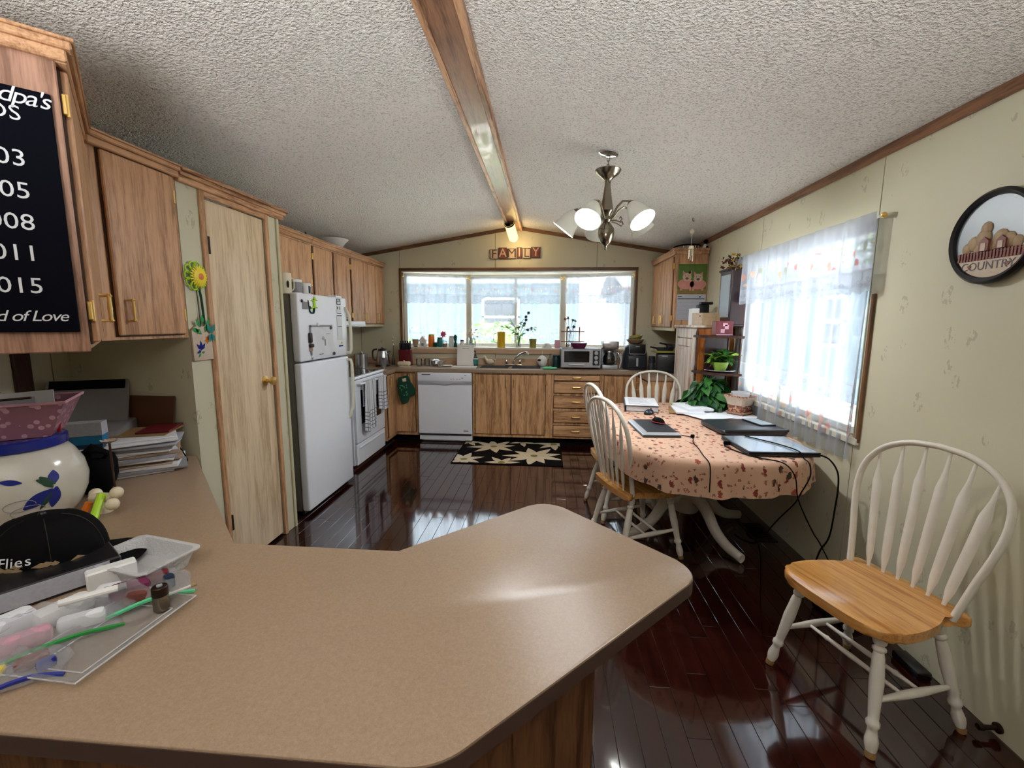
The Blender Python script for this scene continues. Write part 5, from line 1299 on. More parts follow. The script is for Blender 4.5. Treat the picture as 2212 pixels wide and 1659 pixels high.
one('clear_bottle', B().lathe([(0, 0), (0.028, 0), (0.03, 0.09), (0.012, 0.13), (0.011, 0.165), (0, 0.165)], 16), 'glass', 'clear oil bottle beside the dark canister', 'bottle', (0.045, 5.55, 0.90))
lid_jar('dark_canister', 'dark teal canister between the sink and the toaster oven', 'canister', (0.115, 5.45, 0.90), 0.048, 0.155, 'dark_teal', 'dark_teal')
def rag(u, v): return (-0.09+0.18*u, -0.05+0.10*v, 0.012 + 0.010*sin(9*u)*sin(6*v) + 0.012*sin(pi*u)*sin(pi*v)), (u, v)
one('dish_cloth', B().grid(rag, 18, 10).box(-0.08, 0.07, -0.04, 0.04, 0, 0.014, 0.005), 'mint', 'mint green dish cloth crumpled at the sink edge', 'cloth', (0.035, 5.24, 0.905), smooth=70)
t = thing('toaster_oven', 'grey toaster oven with a glass door and three dials', 'toaster oven', (0.165, 5.27, 0.90), 0)
ob('body', B().box(0, 0.475, 0.012, 0.29, 0.018, 0.245, 0.018, 3), 'darkgrey', t); ob('front', B().box(0.004, 0.471, 0, 0.016, 0.02, 0.24, 0.008), 'silver', t); ob('door_glass', B().box(0.04, 0.335, -0.004, 0.002, 0.085, 0.215), 'black_glass', t)
ob('door_frame', B().box(0.025, 0.35, -0.003, 0.003, 0.215, 0.228).box(0.025, 0.35, -0.003, 0.003, 0.055, 0.085).box(0.025, 0.04, -0.003, 0.003, 0.085, 0.215).box(0.335, 0.35, -0.003, 0.003, 0.085, 0.215), 'silver', t)
ob('handle', B().tube([(0.10, 0, 0.058), (0.10, -0.03, 0.058), (0.27, -0.03, 0.058), (0.27, 0, 0.058)], 0.008, 8), 'silver', t); ob('control_panel', B().box(0.375, 0.455, -0.003, 0.001, 0.05, 0.225, 0.003), 'gunmetal', t)
for z in (0.195, 0.14, 0.085): ob('dial', B().lathe([(0.023, 0), (0.021, 0.016), (0, 0.018)], 16, (0.415, -0.002, z), RX), 'silver', t)
for x in (0.04, 0.43): ob('foot', B().lathe(cyl(0.014, 0.02), 10, (x, 0.06, 0)), 'black', t)
t = thing('plum_bowl', 'plum coloured oval dish on top of the toaster oven', 'dish', (0.385, 5.40, 1.145)); ob('dish', B().lathe([(0, 0), (0.07, 0), (0.10, 0.06), (0.096, 0.06), (0.066, 0.006), (0, 0.006)], 24), 'purple', t).scale = (1, 0.7, 1); ob('lid', B().lathe([(0.10, 0.06), (0.10, 0.066), (0, 0.07)], 24), 'milky_plastic', t).scale = (1, 0.7, 1)
t = thing('plant_rack', 'small wooden rack holding dried red flowers in front of the bay post', 'rack', (0.33, 5.80, SZ))
for x in (-0.075, 0.085): ob('post', B().box(x-0.008, x+0.008, -0.012, 0.012, 0, 0.275, 0.002), 'rackwood', t)
for z in (0.012, 0.085, 0.215): ob('shelf', B().box(-0.15, 0.15, -0.035, 0.035, z-0.006, z+0.006, 0.002), 'rackwood', t)
sb = B(); q = random.Random(12); tips = []
for i in range(7):
    x0 = q.uniform(-.06, .06); tip = (x0 + q.uniform(-.11, .08), q.uniform(-.03, .03), q.uniform(.26, .40)); sb.tube(catmull([(x0, 0, .02), (x0+.01, 0, .15), tip], 4), 0.0028, 5); tips.append(Vector(tip))
ob('stems', sb, 'darkwood', t)
for i, p in enumerate(tips):
    b = B()
    for k in range(9):
        d = Vector((q.uniform(-1, 1), q.uniform(-1, 1), q.uniform(-1, 1))).normalized()*0.026; w = d.orthogonal().normalized()*0.012; b.poly((p-d*.3, p+d*.4+w, p+d, p+d*.4-w))
    ob('flower', b, 'dried' if i % 2 else 'violet', t, smooth=0)
ob('small_pot', B().lathe([(0, 0.018), (0.03, 0.018), (0.036, 0.07), (0, 0.07)], 14, (0.01, 0, 0)), 'pink', t)
t = thing('coffee_maker', 'silver drip coffee maker with a glass jug beside the toaster oven', 'coffee maker', (0.665, 5.36, 0.90))
ob('base', B().box(0, 0.185, 0.0, 0.21, 0, 0.045, 0.008, 2), 'silver', t); ob('tower', B().box(0.0, 0.185, 0.13, 0.21, 0.045, 0.25, 0.008), 'silver', t); ob('tank', B().box(-0.003, 0.188, -0.005, 0.21, 0.235, 0.335, 0.012, 2), 'steel', t)
jg2 = ob('jug', B().lathe([(0, 0.048), (0.055, 0.048), (0.072, 0.08), (0.07, 0.14), (0.05, 0.18), (0.052, 0.2), (0.048, 0.2), (0.066, 0.14), (0.068, 0.08), (0, 0.052)], 22, (0.085, 0.06, 0)), 'glass_dark', t); ob('jug_band', B().lathe([(0.052, 0.195), (0.056, 0.20), (0.054, 0.215), (0, 0.218)], 20, (0.085, 0.06, 0)), 'steel', jg2)
ob('jug_handle', B().tube(catmull([(0.14, 0.03, 0.20), (0.185, 0.01, 0.19), (0.19, 0.005, 0.12), (0.15, 0.03, 0.08)], 4), 0.008, 8), 'steel', jg2)
one('receipt', B().box(-0.05, 0.05, -0.03, 0.03, 0, 0.002), 'paper', 'white slip of paper between coffee maker and air fryer', 'paper', (0.90, 5.22, 0.90), rad(15))
t = thing('air_fryer', 'tall black air fryer with a silver grip on the corner of the worktop', 'air fryer', (1.055, 5.42, 0.90))
ob('body', B().lathe([(0, 0), (0.135, 0), (0.145, 0.012), (0.148, 0.10), (0.140, 0.18), (0.122, 0.26), (0.10, 0.29), (0, 0.295)], 28), 'gunmetal', t); pn = ob('control_panel', B().prism([(-0.088, 0.19), (0.088, 0.19), (0.095, 0.215), (0.092, 0.30), (-0.092, 0.30), (-0.095, 0.215)], -0.145, -0.06, 0.006).xf(Matrix(((1, 0, 0, 0), (0, 0, 1, 0), (0, 1, 0, 0), (0, 0, 0, 1)))), 'black', t)
ob('panel_rim', B().tube([(-0.092, -0.147, 0.30), (-0.095, -0.147, 0.215), (-0.085, -0.147, 0.19), (0.085, -0.147, 0.19), (0.095, -0.147, 0.215), (0.092, -0.147, 0.30)], 0.003, 6), 'silver', pn); ob('badge', B().box(-0.022, 0.022, -0.1485, -0.144, 0.272, 0.280), 'linen_grey', pn)
ob('basket_drawer', B().box(-0.11, 0.11, -0.152, -0.10, 0.02, 0.175, 0.02, 3), 'gunmetal', t); ob('grip', B().box(-0.012, 0.012, -0.172, -0.150, 0.045, 0.145, 0.006), 'silver', t)
bgp = 'bowls stacked on the air fryer'
for k, (r, h, m, lb, z) in enumerate(((0.105, 0.05, 'tan', 'wide tan bowl lowest on the air fryer', 1.2005), (0.095, 0.045, 'stone_light', 'pale stoneware bowl inside the tan bowl on the air fryer', 1.214), (0.085, 0.06, 'olive', 'tilted olive bowl topmost on the air fryer', 1.236))):
    o = one('bowl', B().lathe([(0, 0), (r*0.45, 0), (r*0.75, h*0.4), (r, h), (r-0.006, h), (r*0.7, h*0.5), (0, 0.012)], 24), m, lb, 'bowl', (1.05 + 0.008*k, 5.42, z), 0, bgp)
    if k == 2: o.rotation_euler = (0.10, -0.22, 0)
one('white_spoon', B().tube([(0, 0, 0), (0.02, 0.0, 0.10), (0.0, 0, 0.17)], [0.008, 0.010, 0.016], 8), 'white', 'white plastic scoop leaning beside the air fryer', 'scoop', (0.885, 5.46, 0.905))
one('coffee_grinder', B().lathe([(0, 0), (0.04, 0), (0.038, 0.07), (0.034, 0.09), (0.04, 0.10), (0.036, 0.17), (0, 0.175)], 18), 'gunmetal', 'small dark coffee grinder between air fryer and toaster', 'grinder', (1.215, 5.24, 0.90))
t = thing('toaster', 'big black toaster under the three door wall cupboard', 'toaster', (1.33, 5.02, 0.90), rad(-12)); ob('body', B().box(-0.12, 0.15, -0.11, 0.13, 0.012, 0.225, 0.025, 3), 'black', t); ob('badge', B().box(-0.06, 0.0, -0.113, -0.109, 0.185, 0.20), 'linen_grey', t); ob('lever', B().box(0.05, 0.08, -0.125, -0.11, 0.13, 0.15, 0.004), 'black', t)
for y in (-0.04, 0.05): ob('slot', B().box(-0.09, 0.12, y-0.012, y+0.012, 0.224, 0.2265), 'darkgrey', t)
ob('foot_plate', B().box(-0.115, 0.145, -0.105, 0.125, 0, 0.014), 'darkgrey', t)
t = thing('baking_tray', 'olive tray of dark pan lids on top of the black toaster', 'tray', (1.33, 5.02, 1.129)); ob('tray', B().box(-0.15, 0.17, -0.13, 0.13, 0, 0.010, 0.004).box(-0.15, 0.17, -0.13, -0.125, 0.008, 0.022), 'olive', t)
pg = 'pans piled on the tray over the toaster'
for k, (x, y, z, r, m, lb) in enumerate(((-0.03, 0.0, 1.140, 0.10, 'gunmetal', 'dark frying pan with its rim over the toaster edge'), (0.06, 0.03, 1.182, 0.085, 'steel', 'steel saucepan lid lying on the dark pan'))):
    t = thing('pan', lb, 'pan', (1.33+x, 5.02+y, z), 0, pg); ob('pan', B().lathe([(0, 0), (r*0.8, 0), (r, 0.04), (r-0.005, 0.04), (r*0.77, 0.006), (0, 0.006)], 22), m, t); ob('handle', B().tube([(-r*0.9, -0.02, 0.035), (-r-0.07, -0.05, 0.05)], 0.009, 8), 'black', t)
t = thing('ladle', 'steel ladle and whisk heads sticking up from the pile by the cupboard', 'utensils', (1.43, 5.0, 1.19)); b = B()
for i in range(5): b.tube([(0, 0.02*i-0.05, 0), (-0.02+0.01*i, 0.015*i-0.04, 0.09 + 0.008*(i % 3))], 0.005, 6)
ob('shafts', b, 'steel', t)
# tea towels on the oven rail, mitt on the cupboard
def towel(label, loc, w, L, mat, seed):
    t = thing('tea_towel', label, 'towel', loc, pi/2, 'tea towels on the oven rail'); q = random.Random(seed); p0 = q.uniform(0, 6)
    def tf(u, v):
        x = w*(u-0.5)*(1.0+0.10*(1-v)) ; bend = max(0.0, (v-0.9)/0.1)
        y = -0.016 - 0.014*sin(u*13+p0)*(1-v*0.6) - 0.010*sin(u*24+p0*2)*(1-v)
        return (x, y + bend*0.0, -L*(1-v) + 0.014 - 0.02*sin(u*7+p0)*(1-v)), (u*w*2.2, v*L)
    ob('front', B().grid(tf, 28, 16), mat, t, smooth=80)
    def tb(u, v): return (w*(u-0.5), 0.016 - 0.004*sin(u*12), -L*0.5*(1-v) + 0.014), (u*w*2.2, v*L)
    ob('back_flap', B().grid(tb, 10, 4), mat, t, smooth=80)
    def tt(u, v): return (w*(u-0.5), -0.016+0.032*v, 0.014 + 0.004*sin(pi*v)), (u*w*2.2, L+v*0.03)
    ob('fold', B().grid(tt, 10, 4), mat, t, smooth=80)
    return t
towel('grey striped tea towel on the oven rail nearest the fridge', (-1.778, 4.30, 0.852), 0.26, 0.50, 'towel', 2)
towel('blue checked tea towel on the oven rail nearest the corner', (-1.778, 4.62, 0.852), 0.24, 0.36, 'towel_b', 5)
t = thing('oven_mitt', 'dark green oven mitt hanging from the narrow corner cupboard', 'oven mitt', (-1.68, 5.138, 0.80), 0)
mt = slab2([(-0.075, -0.01), (0.04, 0.02), (0.075, -0.06), (0.105, -0.14), (0.135, -0.19), (0.115, -0.225), (0.065, -0.20), (0.055, -0.26), (0.03, -0.315), (-0.03, -0.325), (-0.06, -0.27), (-0.085, -0.12)], -0.05, -0.012); bmesh.ops.bevel(mt.b, geom=mt.b.edges[:], offset=0.012, segments=3, affect='EDGES', profile=0.5)
ob('mitt', mt, 'dark_green', t); ob('hang_loop', B().tube([(0.03, -0.025, 0.015), (0.05, -0.02, 0.05), (0.06, -0.02, 0.01)], 0.004, 6), 'darkwood', t); ob('printed_motif', slab2([(-0.02, -0.02), (0.025, -0.01), (0.03, -0.05), (-0.015, -0.055)], -0.0525, -0.049), 'cream', t)
q = random.Random(6); b = B()
for i in range(14):
    x, z = q.uniform(-.05, .05), q.uniform(-.27, -.06); b.box(x-.006, x+.006, -0.0525, -0.049, z-.004, z+.004)
ob('printed_dots', b, 'mint', t)
# kitchen rug
t = thing('kitchen_rug', 'black rug with big cream leaf pattern in front of the sink', 'rug', (-0.40, 4.80, 0.0))
ob('mat', B().box(-0.575, 0.585, -0.43, 0.44, 0.0, 0.009, 0.003), 'matte_black', t)
q = random.Random(17); b = B(); b2 = B()
def petal(bb, cx, cy, a, L, w, z):
    d = Vector((cos(a), sin(a))); s = Vector((-sin(a), cos(a))); P = []
    for k in range(13):
        f = k/12; P.append((f, sin(pi*f**0.75)*w))
    pts = [Vector((cx, cy)) + d*L*f + s*ww for f, ww in P] + [Vector((cx, cy)) + d*L*f - s*ww for f, ww in P[-2:0:-1]]
    pts = [(min(0.57, max(-0.56, p.x)), min(0.425, max(-0.415, p.y))) for p in pts]
    bb.poly([(x, y, z) for x, y in pts])
for cx, cy, n, L in ((0.28, -0.12, 9, 0.34), (-0.20, 0.20, 8, 0.30), (-0.46, -0.30, 7, 0.26), (0.50, 0.36, 7, 0.26), (-0.05, -0.38, 6, 0.22), (-0.52, 0.38, 6, 0.2), (0.12, 0.42, 5, 0.2)):
    a0 = q.uniform(0, 6)
    for i in range(n): petal(b, cx, cy, a0 + 2*pi*i/n + q.uniform(-.1, .1), L*q.uniform(.8, 1.05), L*0.16, 0.0098 + 0.00005*i)
    ob('seed_print', B().poly([(min(.57, max(-.56, cx+0.04*cos(2*pi*k/10))), min(.425, max(-.415, cy+0.04*sin(2*pi*k/10))), 0.0108) for k in range(10)]), 'olive', t, smooth=0)
o = ob('leaf_print', b, 'cream', t, smooth=0); o['kind'] = 'stuff'
# cupboard, shelf and plants in the window corner
t = thing('pine_cupboard', 'narrow pine cupboard with a whitewashed door beside the calendar', 'cupboard', (1.278, 4.548, 0), -pi/2)
ob('carcass', B().box(0, 0.55, 0.018, 0.335, 0.03, 1.41, 0.003), 'pine', t); ob('top', B().box(-0.02, 0.57, -0.02, 0.337, 1.41, 1.432, 0.005), 'whitewash', t)
ob('face_frame', B().box(0, 0.55, 0.0, 0.018, 1.32, 1.41).box(0, 0.05, 0, 0.018, 0.03, 1.32).box(0.50, 0.55, 0, 0.018, 0.03, 1.32).box(0.05, 0.50, 0, 0.018, 0.03, 0.09), 'whitewash', t)
d = ob('door', B().box(0.055, 0.495, -0.004, 0.014, 0.10, 0.17, 0.002).box(0.055, 0.495, -0.004, 0.014, 1.24, 1.31, 0.002).box(0.055, 0.125, -0.004, 0.014, 0.17, 1.24, 0.002).box(0.425, 0.495, -0.004, 0.014, 0.17, 1.24, 0.002).box(0.12, 0.43, 0.004, 0.010, 0.165, 1.245), 'whitewash', t)
ob('knob', B().ball((0.465, -0.014, 0.75), 0.013), 'hinge_dark', d)
one('white_carton', B().box(-0.032, 0.032, -0.05, 0.05, 0, 0.15, 0.002), 'white', 'narrow white carton on top of the pine cupboard', 'carton', (1.335, 4.22, 1.432))
one('black_radio', B().box(-0.05, 0.05, -0.04, 0.04, 0, 0.19, 0.01, 2).box(-0.03, 0.08, -0.045, 0.02, 0.19, 0.215, 0.006), 'black', 'upright black gadget behind the wooden box', 'gadget', (1.455, 4.36, 1.432))
t = thing('wooden_box', 'small wooden box with a pale end on top of the pine cupboard', 'box', (1.425, 4.07, 1.432)); ob('box', B().box(-0.08, 0.13, -0.06, 0.06, 0, 0.108, 0.003), 'tan', t); ob('pale_end', B().box(-0.135, -0.08, -0.06, 0.06, 0, 0.108, 0.003), 'sepia', t); ob('keyhole', B().lathe([(0.006, 0), (0, 0.002)], 8, (-0.105, -0.061, 0.08), RX), 'ink', t)
t = thing('corner_shelf', 'dark wooden tiered corner stand holding plants by the window', 'shelf', (1.535, 3.885, 0))
def quad(r, z): return [(0, 0)] + [(r*cos(pi + pi/2*k/10), r*sin(pi + pi/2*k/10)*0.95) for k in range(11)]
ob('back_panel', B().box(-0.20, -0.002, -0.008, 0.0, 0.86, 1.34), 'dark_maroon', t, smooth=0)
for z in (1.045, 1.342): ob('tier', B().prism(quad(0.30, z), z-0.010, z+0.010, 0.004), 'darkwood', t)
for x, y in ((-0.012, -0.012), (-0.275, -0.02), (-0.02, -0.262)):
    ob('post', B().lathe([(0.008, 0.86), (0.012, 0.90), (0.008, 0.96), (0.010, 1.02), (0.014, 1.06), (0.007, 1.10), (0.008, 1.33), (0.013, 1.36), (0.006, 1.40), (0, 1.42)], 10, (x, y, 0)), 'darkwood', t)
t = thing('red_tin', 'dark red patterned tin on the top tier of the corner stand', 'tin', (1.415, 3.745, 1.353)); ob('tin', B().box(-0.065, 0.065, -0.05, 0.05, 0, 0.115, 0.004), 'maroon', t); ob('pattern', B().box(-0.03, 0.0, -0.052, -0.049, 0.02, 0.05).box(0.0, 0.03, -0.052, -0.049, 0.05, 0.085).box(-0.015, 0.02, -0.052, -0.049, 0.075, 0.10).box(-0.064, 0.064, -0.052, -0.049, 0.003, 0.010), 'pink', t)
t = thing('lime_plant', 'pot with round lime green leaves on the middle tier of the stand', 'plant', (1.42, 3.75, 1.056)); ob('saucer', B().lathe([(0, 0), (0.09, 0), (0.12, 0.014), (0.117, 0.018), (0.085, 0.006), (0, 0.006)], 24), 'steel', t); ob('pot', B().lathe([(0, 0.008), (0.04, 0.008), (0.06, 0.06), (0.065, 0.08), (0.058, 0.08), (0, 0.06)], 18), 'leaf_lime', t)
leaves(t, 46, lambda q, i: (Vector((q.uniform(-.05, .05), q.uniform(-.05, .05), .08 + q.uniform(0, .05))), q.uniform(0, 6.3), q.uniform(-.3, 1.0), q.uniform(-.6, .6), leafmesh('leaf_lime' if i % 3 == 0 else 'leaf', 0.115 if i % 2 else 0.085, 0.036)), 41)
t = thing('green_plant', 'big leafy dark green house plant on the far table corner behind the planter', 'plant', (1.335, 3.765, 0.7485)); ob('pot', B().lathe([(0, 0), (0.06, 0), (0.08, 0.08), (0.084, 0.09), (0.074, 0.09), (0, 0.08)], 20), 'dark_teal', t); ob('soil', B().lathe([(0, 0.083), (0.072, 0.083), (0, 0.086)], 16), 'soil', t)
def bigl(q, i):
    a = q.uniform(0, 6.3); rr = q.uniform(.01, 1)**.6; h = .31 - rr*rr*.22 + q.uniform(-.05, .0)
    return Vector((rr*.165*cos(a), rr*.13*sin(a), max(.06, h-.05))), a - pi/2 + q.uniform(-.8, .8), q.uniform(-.9, .2), q.uniform(-.6, .6), leafmesh('leaf_dark' if i % 3 else 'leaf', 0.125 if i % 2 else 0.095, 0.036 if i % 2 else 0.028, 0.5)
leaves(t, 170, bigl, 51)
sb = B(); q = random.Random(52)
for i in range(22):
    a = q.uniform(0, 6.3); r = q.uniform(.03, .11); sb.tube(catmull([(0.03*cos(a), 0.03*sin(a), .08), (r*.5*cos(a), r*.5*sin(a), .20), (r*cos(a), r*sin(a), .29-r*.5)], 4), 0.003, 5)
ob('stalks', sb, 'leaf', t)
# ------------------------------------------------------------------ on the dining table
TZ = 0.7485
t = thing('laptop', 'small silver laptop under the mouse pad on the tablecloth', 'laptop', (0.708, 2.935, TZ), rad(3))
ob('base', B().box(-0.118, 0.118, -0.205, 0.205, 0, 0.012, 0.004), 'darkgrey', t); ob('lid', B().box(-0.118, 0.118, -0.205, 0.205, 0.013, 0.021, 0.004), 'silver', t)
one('mouse_pad', B().box(-0.095, 0.095, -0.18, 0.18, 0, 0.004, 0.001), 'gunmetal', 'dark mouse pad lying on the small silver laptop', 'mouse pad', (0.722, 2.965, TZ+0.0212), rad(3))
def mouse(label, loc, rz, body, side):
    t = thing('computer_mouse', label, 'mouse', loc, rz)
    b = B().ball((0, 0, 0.012), 0.032, (0.95, 1.65, 0.85), 18)
    for v in b.b.verts: v.co.z = max(v.co.z, 0)
    ob('shell', b, body, t, smooth=70)
    ob('side_band', B().tube([(0.031*cos(a), 0.053*sin(a), 0.008) for a in [2*pi*i/20 for i in range(20)]], 0.003, 6, closed=True), side, t); ob('wheel', B().lathe([(0.007, -0.003), (0.007, 0.003)], 12, (0, 0.03, 0.036), Matrix.Rotation(pi/2, 4, 'Y')), 'darkgrey', t)
mouse('black and red mouse on the dark mouse pad', (0.765, 3.03, TZ+0.0255), rad(30), 'matte_black', 'red')
mouse('dark grey mouse in front of the printed papers', (0.80, 3.46, TZ), rad(-40), 'gunmetal', 'black')
t = thing('ring_binder', 'black ring binder with printed sheets on top at the far table end', 'binder', (0.79, 3.735, TZ), rad(-8))
ob('back_cover', B().box(-0.13, 0.13, -0.20, 0.20, 0, 0.004, 0.001), 'black', t); ob('spine', B().box(-0.134, -0.128, -0.20, 0.20, 0, 0.05, 0.001), 'black', t); ob('sheets', B().box(-0.12, 0.125, -0.19, 0.19, 0.004, 0.04), 'paper', t)
cvb = B().box(-0.13, 0.13, -0.20, 0.20, 0.044, 0.048, 0.001); ob('front_cover', cvb, 'black', t); ob('printed_sheet', B().box(-0.125, 0.128, -0.195, 0.195, 0.0485, 0.0505), 'paper', t)
q = random.Random(2); b = B()
for i in range(16):
    z0 = -0.17+0.021*i; b.box(-0.10 + (0.09 if i % 5 == 0 else 0), -0.10+q.uniform(0.08, 0.2), z0, z0+0.004, 0.0506, 0.0511)
ob('printed_lines', b, 'linen_grey', t)
pg = 'loose sheets and notebooks on the table'
q = random.Random(9)
sheets = [((1.16, 3.66), .22, .30, 8, 'paper', .004, 'lowest loose white sheets spreading from the paper stack'), ((1.11, 3.60), .24, .30, -14, 'brown_paper', .006, 'folder with a tan edge under the white sheets'), ((1.20, 3.42), .26, .34, 26, 'paper', .002, 'wide loose white sheet reaching toward the lap desk'), ((1.12, 3.56), .21, .29, -6, 'paper', .012, 'white booklet in the middle of the paper stack'), ((1.17, 3.60), .20, .27, 12, 'paper', .018, 'thick white notepad on top of the paper stack')]
z = TZ
for (x, y), w, l, a, mt, th, lb in sheets:
    o = one('paper_sheet' if th < .005 else 'notebook', B().box(-w/2, w/2, -l/2, l/2, 0, th), mt, lb, 'paper', (x, y, z), rad(a), pg); z += th + 0.0006
ob('grey_mark', B().lathe([(0.045, 0), (0.0, 0.0006)], 16, (0.02, -0.02, th)), 'linen_grey', o).scale = (1, 0.5, 1)
t = thing('highlighter', 'yellow green highlighter lying on the notepad', 'highlighter', (1.255, 3.70, z), rad(70)); ob('barrel', B().tube([(0, -0.05, 0.010), (0, 0.03, 0.010)], 0.009, 10), 'lime', t); ob('cap', B().tube([(0, 0.03, 0.011), (0, 0.065, 0.011)], 0.0105, 10), 'lime', t)
t = thing('pen', 'slim lime tipped pen lying across the notepad', 'pen', (1.10, 3.69, z), rad(100)); ob('barrel', B().tube([(0, -0.06, 0.005), (0, 0.06, 0.005)], 0.004, 8), 'paper', t); ob('tip', B().tube([(0, 0.06, 0.005), (0, 0.085, 0.005)], [0.004, 0.002], 8), 'lime', t)
t = thing('lap_desk', 'dark grey plastic lap desk with rounded ends on the table', 'lap desk', (1.305, 2.985, TZ), rad(6))
ob('tray', B().prism(fillet([(-0.215, -0.17, .05), (0.215, -0.17, .05), (0.215, 0.19, .05), (-0.215, 0.19, .05)]), 0.008, 0.034, 0.008, 3), 'gunmetal', t); ob('cushion', B().prism(fillet([(-0.19, -0.14, .05), (0.19, -0.14, .05), (0.19, 0.16, .05), (-0.19, 0.16, .05)]), 0, 0.012), 'black', t); ob('front_ledge', B().tube(catmull([(-0.20, -0.16, 0.034), (-0.10, -0.168, 0.037), (0.10, -0.168, 0.037), (0.20, -0.16, 0.034)], 5), 0.009, 8), 'black', t)
ob('pen_slot', B().box(-0.06, 0.12, -0.145, -0.130, 0.0335, 0.0355, 0.001), 'matte_black', t)
t = thing('phone', 'black phone with a pale screen on the corner of the lap desk', 'phone', (1.44, 3.07, TZ+0.0345), rad(12)); ob('body', B().box(-0.055, 0.055, -0.10, 0.10, 0, 0.008, 0.003), 'black', t); ob('screen', B().box(-0.048, 0.048, -0.09, 0.09, 0.0081, 0.0086), 'skyprint', t)
t = thing('laptop', 'large closed dark laptop at the near end of the table with a cable over it', 'laptop', (1.262, 2.56, TZ), rad(2))
ob('base', B().box(-0.188, 0.188, -0.175, 0.175, 0, 0.016, 0.004), 'black', t)
g = G('laptop_lid_reflection'); MATS['lid'] = g.bsdf(lin((150, 162, 174)), 0.26, 0.55, Coat_Weight=0.3)  # pale blue-grey base paints in the window's reflection on the lid
ob('lid', B().box(-0.188, 0.188, -0.175, 0.175, 0.017, 0.025, 0.003), 'black', t); ob('lid_face', B().box(-0.18, 0.18, -0.166, 0.168, 0.0248, 0.0256, 0.0003), 'lid', t); ob('badge', B().box(0.05, 0.13, -0.01, 0.002, 0.0257, 0.0261), 'silver', t)
t = thing('planter', 'square flared speckled stoneware planter on its saucer by the lace curtain', 'planter', (1.50, 3.52, TZ+0.006), rad(38))
def sqring(prof, mat, nm, par):
    b = B(); R_ = []
    for r, z in prof:
        R_.append([b.b.verts.new((r*sx*k1, r*sy*k2, z)) for sx, sy, k1, k2 in ((1, 1, 1, .8), (1, 1, .8, 1), (-1, 1, .8, 1), (-1, 1, 1, .8), (-1, -1, 1, .8), (-1, -1, .8, 1), (1, -1, .8, 1), (1, -1, 1, .8))])
    for a, c_ in zip(R_, R_[1:]):
        for i in range(8): b.b.faces.new((a[i], a[(i+1) % 8], c_[(i+1) % 8], c_[i]))
    b.b.faces.new(R_[0][::-1]); b.b.faces.new(R_[-1]); return ob(nm, b, mat, par, smooth=20)
sqring([(.055, .012), (.062, .03), (.066, .07), (.078, .115), (.092, .14), (.092, .148), (.085, .148), (.070, .115), (.055, .04)], 'potband', 'pot', t); sqring([(.060, .0), (.072, .008), (.075, .02), (.066, .020), (.06, .012)], 'terracotta', 'saucer', t); sqring([(.0685, .072), (.0795, .114), (.0935, .138), (.0915, .138), (.077, .114), (.066, .072)], 'stone_light', 'pale_panel', t)
for sx in (-1, 1):
    for sy in (-1, 1): ob('foot', B().box(sx*.055-.008, sx*.055+.008, sy*.055-.008, sy*.055+.008, -0.005, 0.012, .002), 'terracotta', t)
ob('liner', B().lathe([(0.058, 0.05), (0.066, 0.17), (0.063, 0.17), (0.055, 0.05)], 20, cap=False), 'milky_plastic', t)
one('doily', B().lathe([(0, 0), (0.15, 0), (0.152, 0.003), (0, 0.003)], 32), 'paper', 'round white mat under the stoneware planter', 'mat', (1.45, 3.47, TZ))
def cable(label, pts, r=0.0032, mat='matte_black', plug=None, plug2=None):
    t = thing('cable', label, 'cable', (0, 0, 0)); ob('cord', B().tube(catmull(pts, 7), r, 6), mat, t, smooth=80)
    for i, pl_ in enumerate((plug, plug2)):
        if pl_: ob('plug', B().box(pl_[0]-pl_[3], pl_[0]+pl_[3], pl_[1]-pl_[4], pl_[1]+pl_[4], pl_[2], pl_[2]+0.022, 0.004), mat, t)
    return t
CZ = TZ+0.004
cable('thin black cable from the small laptop hanging over the near table edge', [(0.835, 2.80, CZ), (0.90, 2.74, CZ), (0.87, 2.62, CZ), (0.86, 2.50, CZ), (0.84, 2.36, CZ), (0.832, 2.27, CZ), (0.832, 2.235, .735), (0.834, 2.228, .68), (0.834, 2.226, .60)], 0.0028, plug=(0.905, 2.745, TZ, .012, .006))
cable('black cable crossing the dark laptop lid and dropping to the floor vent', [(1.20, 2.71, TZ+.030), (1.25, 2.63, TZ+.030), (1.31, 2.53, TZ+.030), (1.345, 2.40, TZ+.030), (1.35, 2.36, CZ), (1.325, 2.262, CZ), (1.31, 2.222, .70), (1.265, 2.205, .62), (1.24, 2.21, .56), (1.25, 2.35, .42), (1.30, 2.55, .25), (1.40, 2.80, .06), (1.475, 3.03, .03)], 0.0034, plug=(1.47, 3.05, 0.008, .045, .03))
cable('black power cable from the dark laptop side looping to the wall', [(1.068, 2.60, CZ), (1.03, 2.57, CZ), (1.06, 2.44, CZ), (1.12, 2.345, CZ), (1.20, 2.262, CZ), (1.235, 2.215, .70), (1.25, 2.203, .60), (1.33, 2.27, .48), (1.45, 2.38, .33), (1.56, 2.50, .22), (1.585, 2.40, .12), (1.60, 2.27, .06)], 0.0034, plug=(1.055, 2.605, TZ, .018, .008))
cable('thicker black cable falling from the near table corner to the skirting', [(1.448, 2.42, CZ+.006), (1.475, 2.36, CZ), (1.497, 2.318, .70), (1.498, 2.30, .62), (1.50, 2.31, .50), (1.525, 2.36, .36), (1.575, 2.46, .25), (1.585, 2.53, .15), (1.575, 2.56, .01)], 0.0045)
cable('grey black charger tail near the floor vent adapter', [(1.45, 2.98, .025), (1.40, 2.90, .006), (1.35, 2.93, .005), (1.32, 3.02, .005)], 0.0032)
